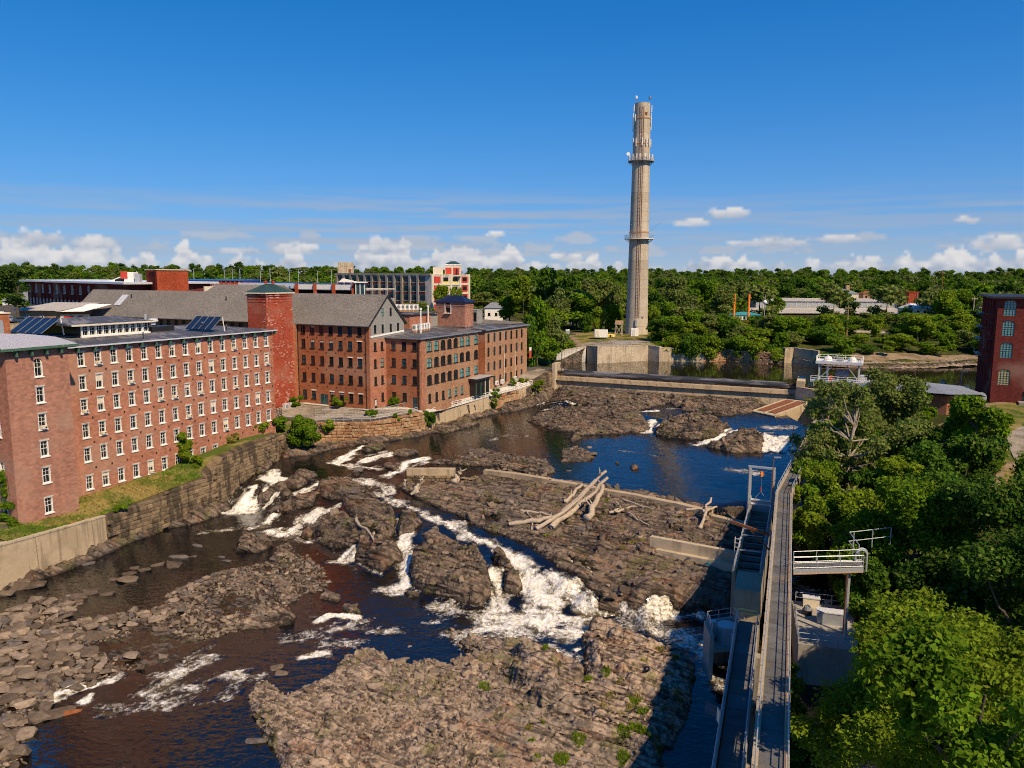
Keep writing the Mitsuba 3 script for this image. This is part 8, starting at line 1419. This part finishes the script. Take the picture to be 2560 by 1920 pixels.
# ---------------------------------------------------------------- trees and shrubs
def leaves(rng, blobs, n, size, pal, up=.45, fill=.62, squash=.8, tri=False, stretch=1.35):
    """n leaves (or leaf sprays) spread through the outer shells of the blobs"""
    b = A_(blobs, float); w = b[:, 3] ** 2; i = rng.choice(len(b), n, p=w / w.sum()); d = rng.normal(size=(n, 3)); d /= np.linalg.norm(d, axis=1, keepdims=True)
    r = b[i, 3] * (fill + (1.05 - fill) * rng.random(n) ** .6) * (1 + .16 * rng.normal(size=n).clip(-1.5, 1.5)); c = b[i, :3] + d * r[:, None] * [1, 1, squash]
    nr = d * .5 + rng.normal(size=(n, 3)) * .6 + [0, 0, up]; nr /= np.linalg.norm(nr, axis=1, keepdims=True)
    t = np.cross(nr, rng.normal(size=(n, 3))); t /= np.linalg.norm(t, axis=1, keepdims=True); s = np.cross(nr, t); z = size * rng.uniform(.6, 1.35, n)[:, None]
    if tri: V = np.stack([c - t * z * .6, c + t * z * .6 + s * z * .1, c + s * z * stretch * .8 + nr * z * .1], 1); F = np.arange(3 * n).reshape(n, 3); k = 3
    else: V = np.stack([c - s * z * stretch * .6, c + t * z * .5 + nr * z * .12, c + s * z * stretch * .6, c - t * z * .5 + nr * z * .12], 1); q = np.arange(n)[:, None] * 4; F = np.vstack([q + [0, 1, 2], q + [0, 2, 3]]); k = 4
    br = rng.uniform(.55, 1.35, n) * np.clip(1 + .22 * rng.normal(size=len(b)), .6, 1.5)[i]
    pal_ = np.where(rng.random(n) < .12, (pal + 2) % 6, pal)
    return (V.reshape(-1, 3), F), np.repeat(np.stack([pal_, br], 1), k, 0)


def crown_blobs(rng, H, R, n, low=.28, shape=0, br=(.24, .42), lobes=0):
    out = []
    if lobes:
        big = crown_blobs(rng, H, R, lobes, low, shape, (.36, .50))
        for _ in range(n):
            b = big[int(rng.integers(0, len(big)))]; d = rng.normal(size=3); d /= np.linalg.norm(d); r_ = R * rng.uniform(*br); out.append((*(A_(b[:3]) + d * [1, 1, .75] * b[3] * rng.uniform(.5, 1.15)), r_))
        return out
    for _ in range(n * 6):
        if len(out) >= n: break
        t = rng.random() ** .8; z = H * (low + (1 - low) * t)
        prof = {0: math.sqrt(max(0, 1 - (1.9 * t - .85) ** 2 * .85)), 1: (math.sin(math.pi * min(1, t * .9 + .12))) ** .7, 2: (1 - t) ** .8 + .15, 3: .95 if .3 < t else .6}[shape]
        rr = R * rng.uniform(*br) * (1 if shape != 2 else .7); rad = max(0, R * prof - rr * .6) * math.sqrt(rng.random()); a = rng.uniform(0, 2 * math.pi)
        out.append((rad * math.cos(a), rad * math.sin(a), min(z, H - rr * .75), rr))
    return out


def trunk_mesh(rng, H, R, blobs, r0, limbs=7, lean=0.0, top=.8):
    mb = MB(); u = np.linspace(0, 1, 7); c = np.stack([lean * u ** 1.5 * H + .02 * H * np.sin(u * 5 + rng.random() * 6) * u, .02 * H * np.sin(u * 4 + 1) * u, u * H * top], 1); mb.tube(c - [0, 0, .5], r0 * (1 - .82 * u), 7)
    for b in (blobs[j] for j in rng.permutation(len(blobs))[:limbs]):
        i = int(np.clip(np.searchsorted(c[:, 2], b[2] * .62), 1, 5)); p, q = c[i], A_(b[:3]); m = (p + q) / 2 + [0, 0, -.04 * H]
        mb.tube([p, m * .5 + (p * .75 + q * .25) * .5, m, q], [r0 * .42, r0 * .34, r0 * .25, r0 * .08], 5)
    return mb


paint('m_bark', (.085, .068, .052), .9); paint('m_barkpale', (.30, .26, .215), .9)


def template(name, seed, H, R, n, leaf, pal, shape=0, nb=14, low=.25, tri=True, bark='m_bark', br=(.24, .42), fill=.55, up=.45):
    rng = np.random.default_rng(seed); b = crown_blobs(rng, H, R, nb, low, shape, br); m, uv = leaves(rng, b, n, leaf, pal, tri=tri, fill=fill, up=up)
    scene[name] = {'type': 'shapegroup', 'trunk': mikit.ply(trunk_mesh(rng, H, R, b, .022 * H, 5).mesh(), bark), 'crown': mikit.ply(m, 'm_leaf', uv=uv)}
    return name, H, R


KIND = {0: [template('group_oak', 1, 14, 5.2, 3400, .62, 0, 0), template('group_maple', 2, 14, 5.2, 3400, .62, 5, 0, 16), template('group_elm', 3, 14, 5.0, 3200, .62, 1, 1)],
        1: [template('group_ash', 4, 13, 5.2, 3300, .60, 2, 0), template('group_birch', 5, 13, 4.8, 3000, .60, 5, 1)],
        2: [template('group_shrub', 6, 8, 4.6, 2800, .55, 0, 3, 14, .18), template('group_sapling', 7, 8, 4.4, 2600, .55, 2, 3, 14, .15), template('group_bush', 12, 8, 4.6, 2700, .55, 1, 3, 14, .15)],
        3: [template('group_thin', 8, 14, 4.8, 1100, .50, 5, 1, 16, .3, bark='m_barkpale')],
        4: [template('group_pine', 9, 27, 5.2, 5200, .62, 6, 3, 16, .35, br=(.28, .45))],
        5: [template('group_spruce', 10, 24, 4.6, 3600, .8, 6, 2, 34, .06, br=(.3, .55))]}
TN = {0: ('broadleaf_tree', 'dense dark green broadleaf tree', 'tree'), 1: ('broadleaf_tree', 'lighter green rounded tree', 'tree'), 2: ('leafy_shrub', 'bushy low green shrub tree', 'shrub'), 3: ('bare_tree', 'thin half bare grey tree', 'tree'), 4: ('pine_tree', 'tall open pine at the far left edge', 'tree'), 5: ('spruce_tree', 'pointed dark spruce standing above the parking deck', 'tree')}


SIGHT = [(.29, .53, 436, 18.6), (.385, .47, 524, 25.5), (-.245, -.05, 380, 26.5), (-.46, -.18, 320, 31.0), (-.68, -.42, 300, 24.0), (.24, .36, 380, 20.0)]   # no tree of the random woods hides these landmarks


def plant(kind, x, y, ztop, R, where, z0=None, i=0):
    z0 = float(land(x, y)) if z0 is None else z0
    H = max(3.0, ztop - z0); g = KIND[kind][i % len(KIND[kind])]; nm, lab, cat = TN[kind]
    k = thing(nm, lab + where if where else lab, cat, (f'{lab}s{where}') if where else None)
    s = H / g[1]; sr = min(max(R * 1.12 / g[2], s * .42), s * 1.9)
    scene[k] = {'type': 'instance', 'group': {'type': 'ref', 'id': g[0]}, 'to_world': T().translate([x, y, z0]).rotate([0, 0, 1], (i * 77) % 360).scale([sr, sr, s])}


for i, (x, y, zt, R_, kind) in enumerate(BANK_TREES):
    if .295 < x / y < .54 and y < 425 and True: zt = min(zt, 39 - (39 - 20.3) / 425 * y)
    if (x, y) in ((103.0, 348.0),): continue
    w = '' if kind in (4, 5) else ' beside the left end of the dam' if x < 16 and y < 235 else ' around the foot of the chimney' if x < 86 and y < 310 else ' along the far right bank' if y < 270 else ' left of the parking deck' if x < -100 else ' behind the brown mills' if x < -20 else ' in the town behind the far bank'
    plant(kind, x, y, zt, R_, w, i=i)
rng = np.random.default_rng(99); n = 0
KEEPOUT = shapely.union_all([shapely.box(-190, 230, -98, 352), shapely.box(-125, 295, -50, 352), shapely.box(-92, 352, -15, 445), shapely.box(126, 395, 222, 455), shapely.box(14, 240, 56, 305), shapely.Point(46, 292).buffer(14), shapely.box(205, 505, 240, 535), WATERS.buffer(3)])
while n < 215:
    y = rng.uniform(255, 560); x = rng.uniform(-.68, .68) * y
    if shapely.contains_xy(KEEPOUT, x, y) or (x < 0 and y < 330): continue
    zt = float(land(x, y)) + rng.uniform(10, 17)
    for a0, a1, D, zb in SIGHT:
        if y < D + 6 and a0 - .012 < x / y < a1 + .012: zt = min(zt, 39 - (39 - zb) / D * y)
    if zt - float(land(x, y)) < 3.5: continue
    sm = zt - float(land(x, y)) < 8
    plant(int(rng.choice([2] if sm else [0, 0, 0, 1])), x, y, zt, rng.uniform(3.5, 5) if sm else rng.uniform(4.5, 7.5), ' in the woods beyond the river', i=n); n += 1
for i in range(46):
    y = rng.uniform(246, 300); x = rng.uniform(80, 172)
    if shapely.contains_xy(WATERS.buffer(2.5), x, y): continue
    zt = min(float(land(x, y)) + rng.uniform(3, 7.5), 39 - (39 - 18.6) / 436 * y); plant(int(rng.choice([2, 2, 1])), x, y, zt, rng.uniform(3, 5), ' scattered along the far right bank', i=i)
for i, (x, y, h, R_) in enumerate([(47.5, 247, 6, 3), (51.5, 247.5, 8, 3.6), (55, 246.5, 9, 4), (58.6, 246, 8, 3.8), (62, 247, 8, 4), (66, 250, 7, 3.6), (72, 247.5, 8, 4), (76, 243.5, 7, 3.4), (81, 243, 6, 3), (18, 246, 6, 2.6), (80.5, 240.5, 5, 2.6), (94, 235.5, 4, 2.8), (98, 234.5, 4, 3)]):
    plant(2, x, y, 12.4 + h, R_, ' hanging over the far river wall', z0=12.8 if x > 50 else 15.5, i=i)
# the far woods: one mass out to the horizon
FAR = [template('group_far_tree', 20, 16, 6.5, 800, 1.15, 1, 0, 16, .15), template('group_far_tree_b', 21, 16, 6.5, 800, 1.15, 0, 0, 16, .15), template('group_far_tree_c', 22, 17, 6.0, 800, 1.1, 3, 1, 16, .12), template('group_far_tree_d', 23, 14, 6.5, 800, 1.15, 5, 0, 16, .15)]
r, n = 420.0, 0
while r < 3000:
    for a in np.arange(-.60, .60, 8.0 / 480 * (1 if r < 900 else 1.1)):
        a = a + rng.normal(0, .006); rr = r + rng.uniform(-.5, .5) * .07 * r; x, y = rr * math.sin(a), rr * math.cos(a)
        if shapely.contains_xy(KEEPOUT, x, y) or (rng.random() < .25 and r < 600): continue
        s = rng.uniform(.55, 1.3) * (1 if r < 1200 else r / 1200); g = FAR[int(rng.integers(0, 4))]; n += 1
        scene[f'far_forest__{n:04d}'] = {'type': 'instance', 'group': {'type': 'ref', 'id': g[0]}, 'to_world': T().translate([x, y, float(land(x, y)) - 1.5]).rotate([0, 0, 1], float(rng.uniform(0, 360))).scale([s * 1.15, s * 1.15, s * (1 if r < 1200 else .8)])}
    r *= 1.075
tag('far_forest', 'continuous green woods covering the low hills to the horizon', 'forest', kind='stuff')


# --- trees and shrubs near enough to show their leaves
def near_tree(name, label, cat, x, y, z0, H, R, n, leaf, pal, shape=0, nb=26, low=.2, seed=0, bark='m_bark', limbs=10, fill=.38, group=None, br=(.15, .30), lean=0., r0=None, up=.45):
    rng = np.random.default_rng(seed); k = thing(name, label, cat, group); b = crown_blobs(rng, H, R, nb, low, shape, br, max(7, nb // 6) if nb >= 18 else 0); m, uv = leaves(rng, b, n, leaf, pal, fill=fill, up=up)
    o = A_([x, y, z0]); tr = trunk_mesh(rng, H, R, b, r0 or .02 * H, limbs, lean).mesh()
    add('trunk', (tr[0] + o, tr[1]), bark, k, smooth=60); add('crown', (m[0] + o, m[1]), 'm_leaf', k, uv=uv); return k


near_tree('broadleaf_tree', 'big bright yellow green tree nearest at the lower right corner', 'tree', 26.4, 46.5, 2, 16.4, 7.2, 80000, .19, 2, 0, 150, .12, 1, fill=.3, br=(.11, .23))
near_tree('broadleaf_tree', 'dark tree low behind the bright tree beside the equipment slab', 'tree', 37, 63, 3, 12.5, 6.0, 22000, .27, 3, 0, 34, .12, 2)
near_tree('broadleaf_tree', 'dark tree close behind the big bright tree', 'tree', 38, 56, 3, 18.0, 6.5, 26000, .24, 3, 0, 50, .12, 21, br=(.14, .28))
near_tree('broadleaf_tree', 'large dark green tree filling the right edge', 'tree', 49, 74, 5, 15, 8.0, 30000, .29, 3, 0, 44, .12, 3)
near_tree('broadleaf_tree', 'deep green tree right of the side bridge railings', 'tree', 42, 79, 4, 13.8, 6.2, 22000, .28, 0, 0, 36, .12, 4)
near_tree('broadleaf_tree', 'mid green tree behind the side bridge at the right', 'tree', 50, 92, 5.5, 12.8, 6.0, 16000, .30, 1, 0, 30, .12, 5)
near_tree('broadleaf_tree', 'tall green tree at the right edge below the road', 'tree', 66, 90, 9, 10.5, 6.5, 16000, .31, 0, 0, 30, .12, 6)
near_tree('broadleaf_tree', 'green tree standing left of the gravelled road', 'tree', 65.0, 108, 10, 12.0, 5.0, 13000, .32, 0, 0, 26, .2, 7)
near_tree('sparse_tree', 'tall thin leaved tree with bleached branches over the footbridge', 'tree', 48.5, 110, 6, 18.5, 9.0, 15000, .32, 5, 0, 64, .26, 8, 'm_barkpale', 46, .2, br=(.10, .22), r0=.36)
near_tree('sparse_tree', 'second thin leaved tree in front of the gatehouse', 'tree', 60.0, 126, 7, 16.8, 8.0, 14000, .33, 5, 0, 54, .26, 9, 'm_barkpale', 40, .2, br=(.10, .22), r0=.3)
near_tree('broadleaf_tree', 'round green tree left of the powerhouse windows', 'tree', 73.0, 121, 13.6, 4.8, 3.9, 9000, .33, 0, 0, 26, .12, 10)
for i, (lab, x, y, z, H, R_, n_, p_, s_) in enumerate([('bushy green tree under the second sparse tree', 54, 117, 6.8, 9.5, 4.8, 11000, 0, 0), ('green tree between the sparse tree and the road', 60, 113, 9, 9.0, 5.0, 12000, 1, 0), ('leafy tree at the foot of the gatehouse piers', 64, 140, 9.5, 9.5, 4.6, 9000, 5, 0), ('bright shrub tree beside the footbridge near the sluice', 55, 134, 6.5, 9.0, 3.8, 8000, 0, 3),
        ('green tree in front of the powerhouse side wall', 69, 135, 13.2, 6.4, 4.0, 8000, 0, 0), ('deep green tree below the road bank', 58, 98, 8, 10.5, 5.6, 13000, 3, 0), ('fresh green tree at the middle of the right bank', 52, 101, 6.5, 8.6, 4.6, 11000, 2, 0), ('leafy tree at the bank above the side bridge', 46.5, 86, 4.6, 9.0, 4.2, 11000, 0, 0), ('low green tree left of the road', 67, 116, 12, 7.0, 3.8, 8000, 0, 0), ('shrubby tree behind the brown stone slabs', 47.5, 103, 6, 7.5, 3.6, 8000, 1, 3)]):
    near_tree('broadleaf_tree', lab, 'tree', x, y, z, H, R_, n_, .31, p_, s_, 34, .1, 140 + i, br=(.14, .27))
near_tree('broadleaf_tree', 'mid green tree below the sparse trees', 'tree', 55.0, 104, 7, 9.5, 5.5, 13000, .31, 1, 0, 26, .1, 12)
near_tree('leafy_shrub', 'bright shrub hanging over the bend of the footbridge', 'shrub', 39.4, 98.5, 4, 10.4, 3.5, 10000, .28, 2, 3, 17, .1, 13)
near_tree('leafy_shrub', 'tall bright shrub right of the straight footbridge', 'shrub', 37.6, 88, 3, 10.2, 3.7, 12000, .28, 2, 3, 17, .1, 14)
near_tree('leafy_shrub', 'lower bright shrub near the side bridge', 'shrub', 35.8, 80.5, 2.6, 8.8, 3.4, 10000, .27, 0, 3, 17, .1, 15)
near_tree('leafy_shrub', 'slender shrub beside the brown stone slabs', 'shrub', 42.6, 96, 4.5, 6.6, 1.9, 4500, .28, 0, 1, 14, .1, 16)
near_tree('leafy_shrub', 'dark shrub leaning over the near right rail of the footbridge', 'shrub', 20.6, 52.5, 2, 9.8, 2.7, 8000, .24, 3, 3, 18, .15, 17)
near_tree('broadleaf_tree', 'shaded tree beyond the right edge behind the bright tree', 'tree', 52, 50, 6, 15, 8, 16000, .34, 3, 0, 30, .1, 18)
near_tree('broadleaf_tree', 'tall shaded tree farther beyond the right edge', 'tree', 66, 66, 9, 14, 8.5, 16000, .36, 3, 0, 30, .1, 19)
near_tree('broadleaf_tree', 'low tree beside the road at the right edge', 'tree', 74, 98, 12.5, 6.5, 4.5, 8000, .32, 0, 0, 20, .1, 20)
near_tree('broadleaf_tree', 'tree just below the frame whose leaves shade the near footbridge', 'tree', 24.0, 38.0, 2, 20.5, 6.0, 13000, .26, 0, 0, 30, .3, 22)
rng = np.random.default_rng(31); k = thing('dead_branches', 'tangle of bleached bare branches around the roots of the sparse tree', 'branches')
for i in range(26):
    a = rng.uniform(0, 2 * math.pi); p = A_([48.3, 109.4, 7.5 + rng.uniform(0, 5)]); L_ = rng.uniform(2.0, 5.5); d = A_([math.cos(a), math.sin(a), rng.uniform(-.1, .4)])
    q = [p, p + d * L_ * .4 + A_([0, 0, .3]), p + d * L_ * .75 + rng.normal(0, .25, 3), p + d * L_ + A_([0, 0, -L_ * .28]) + rng.normal(0, .3, 3)]; add('branch', MB().tube(q, [.11, .08, .05, .02], 5), 'm_barkpale', k)
for i in range(16):
    a = rng.uniform(0, 2 * math.pi); p = A_([46.6, 106.2, 5.6]); d = A_([math.cos(a), math.sin(a), rng.uniform(.3, 1.2)]); add('root', MB().tube([p, p + d * 1.1 + rng.normal(0, .2, 3), p + d * 2.3 + rng.normal(0, .3, 3)], [.12, .07, .03], 5), 'm_barkpale', k)
for i, (lab, x, y, z, H, R_, p_) in enumerate([('bright shrub close to the right rail of the footbridge, middle of three', 37.6, 93.5, 3.6, 9.6, 3.2, 0), ('bright shrub behind the footbridge shrubs, near the stone slabs', 41.8, 90.5, 4.4, 9.4, 3.8, 2), ('full green shrub at the footbridge bend, farther up', 42.6, 105.5, 4.8, 9.2, 3.4, 0),
        ('green shrub tree just beyond the side bridge rails', 40.6, 83.0, 3.6, 9.4, 4.4, 0), ('leafy shrub between side bridge and footbridge', 36.6, 76.5, 2.6, 8.0, 3.2, 1), ('bright shrub beside the second sparse tree', 49.5, 119.5, 6, 8.6, 3.4, 2), ('green shrub left of the bleached roots', 44.8, 112.5, 5.4, 8.0, 2.8, 0)]):
    near_tree('leafy_shrub', lab, 'shrub', x, y, z, H, R_, int(9500 * (R_ / 3.4) ** 2), .27, p_, 3, 17, .06, 170 + i, br=(.28, .42))
# left bank
near_tree('leafy_shrub', 'large dark green shrub at the broken end of the block wall', 'shrub', -42.5, 153.2, 4.2, 6.6, 4.3, 13000, .30, 0, 3, 26, .05, 30)
near_tree('leafy_shrub', 'green shrub behind the high block wall, nearest the big dark one', 'shrub', -46.5, 151.5, 8.4, 2.9, 2.8, 5000, .28, 0, 3, 16, .05, 31)
near_tree('leafy_shrub', 'middle green shrub on the high block wall by the pink mill', 'shrub', -48.6, 146.5, 8.8, 2.3, 2.5, 4200, .28, 2, 3, 14, .05, 32)
near_tree('leafy_shrub', 'low yellowish shrub at the near end of the high block wall', 'shrub', -51.0, 140.5, 8.7, 1.6, 2.2, 3200, .27, 7, 3, 12, .05, 33)
near_tree('leafy_shrub', 'small climbing shrub against the last windows of the pink mill', 'shrub', -49.6, 148.5, 9.2, 4.0, 1.4, 2600, .27, 0, 1, 10, .1, 34)
near_tree('small_tree', 'small yellow green maple on the lawn against the pink mill', 'tree', -55.9, 129.4, 6.9, 5.2, 2.5, 5200, .27, 2, 0, 18, .25, 35)
near_tree('leafy_shrub', 'weedy bush at the foot of the stone steps', 'shrub', -52.6, 128.4, 6.6, 2.2, 1.7, 2600, .26, 2, 3, 10, .05, 36)
near_tree('leafy_shrub', 'low green weeds on the lawn edge by the concrete wall', 'shrub', -57.0, 110.4, 4.9, .9, 1.2, 900, .22, 0, 3, 6, .1, 37)
for i, (lab, x, y, z, H, R_, p_) in enumerate([('bush growing out of the wall corner below the path', -18.6, 167.6, 5.2, 4.6, 2.3, 1), ('tall narrow bush hanging on the path wall between the rails', -4.6, 193.2, 5.8, 5.2, 1.7, 0), ('bright bush at the far end of the path wall', 6.4, 208.2, 7.8, 4.4, 2.4, 2),
        ('narrow weed bush climbing the right part of the rubble wall', -21.6, 164.2, 6.5, 4.2, .9, 0), ('small bush on top of the whitewashed rubble', -24.4, 162.0, 8.4, 1.8, .9, 0), ('weeds at the left end of the rubble wall', -37.5, 157.6, 7.2, 2.4, 1.5, 2), ('green bush in front of the ground floor windows', -37.4, 168.4, 10, 2.6, 1.9, 2),
        ('bush by the corner of the gabled mill', -25.6, 170.6, 10.4, 2.0, 1.6, 0), ('low weeds inside the terrace fence', -29.8, 163.4, 9.6, 1.0, 1.8, 0), ('bush beside the red stair tower', -47.6, 170.6, 10.2, 2.4, 1.7, 0), ('bush at the left wall condenser', 0.2, 204.6, 9.8, 2.4, 1.0, 0), ('small grassy bush right of the wall condensers', 3.0, 208.6, 10.6, 1.3, 1.4, 2)]):
    near_tree('leafy_shrub', lab, 'shrub', x, y, z, H, R_, int(1400 * R_ ** 1.3) + 500, .28, p_, 1 if R_ < 1.2 else 3, 12, .05, 50 + i)
def vine(label, o, ud, u0, u1, z0, z1, n, pal, seed):
    rng = np.random.default_rng(seed); k = thing('ivy', label, 'ivy'); nd = A_([ud[1], -ud[0], 0]); mb = MB(); b = []
    for i in range(16):
        f = rng.random(); b.append([*(A_(o) + A_(ud) * (u0 + (u1 - u0) * rng.uniform(.1, .9) * (1 - .5 * f)) + nd * .1 + A_([0, 0, z0 + (z1 - z0) * f])), rng.uniform(.35, .8) * (1 - .4 * f)])
    m, uv = leaves(rng, b, n, .22, pal, fill=.3); add('leaves', m, 'm_leaf', k, uv=uv)
    p = A_(o) + A_(ud) * (u0 + u1) / 2 + nd * .05; add('stem', MB().tube([p + A_([0, 0, z0 - .5]), p + A_([.1, .1, (z0 + z1) / 2]), p + A_([0, 0, z1 - .5])], [.08, .06, .03], 5), 'm_bark', k)
vine('yellow green ivy climbing the corner beside the square stair tower', mill(-6.7, 0), MU, -66.0, -63.6, 6.6, 15.5, 3000, 7, 5)
vine('green ivy on the left face of the square stair tower', mill(0, -74.9), MBX, -5.2, -2.5, 6.0, 13.0, 3000, 0, 6)
# weeds in the cracks of the near outcrop and on the ledges
rng = np.random.default_rng(404)
def tufts(name, label, spots, per, size, pal):
    V, Fc, U, n = [], [], [], 0
    for x, y, r in spots:
        k = int(per * r * r) + 12; a = rng.uniform(0, 6.3, k); d = r * np.sqrt(rng.random(k)); px_, py_ = x + d * np.cos(a), y + d * np.sin(a); z = grid_at(ROCKZ, px_, py_)
        h = size * rng.uniform(.5, 1.3, k); l = rng.normal(0, .35, (k, 2)) * h[:, None]; w = rng.normal(size=(k, 2)); w /= np.linalg.norm(w, axis=1, keepdims=True)
        b = np.stack([px_, py_, z - .03], 1); V.append(np.stack([b + np.c_[w * .05, np.zeros(k)], b - np.c_[w * .05, np.zeros(k)], b + np.c_[l, h]], 1).reshape(-1, 3)); Fc.append(np.arange(3 * k).reshape(-1, 3) + n); n += 3 * k
        U.append(np.repeat(np.stack([np.full(k, pal), rng.uniform(.7, 1.3, k)], 1), 3, 0))
    add(name, (np.vstack(V), np.vstack(Fc)), 'm_leaf', uv=np.vstack(U), label=label, kind='stuff')
tufts('grass_tufts', 'bright green grass tufts in the cracks of the near rock outcrop', TUFTS, 900, .34, 2)
tufts('dry_weeds', 'ochre weeds along the cracks of the near rock outcrop', DRY, 500, .28, 7)
v = sheet(lawn.buffer(-.15), .35, .10)[0]; k = len(v); w = rng.normal(size=(k, 2)) * .12
GR = np.stack([v + np.c_[w, np.zeros(k)], v - np.c_[w, np.zeros(k)], v + np.c_[rng.normal(0, .15, (k, 2)), rng.uniform(.12, .4, k)]], 1).reshape(-1, 3)
dryl = meshkit.fbm(np.column_stack([v[:, :2] * .16, np.zeros(k)]), 3, 9) > .44
add('lawn_grass', (GR, np.arange(3 * k).reshape(-1, 3)), 'm_leaf', uv=np.repeat(np.stack([np.where(dryl, 7, 0), rng.uniform(.6, 1.3, k)], 1), 3, 0), label='ragged grass blades of the half dry lawn', kind='stuff')
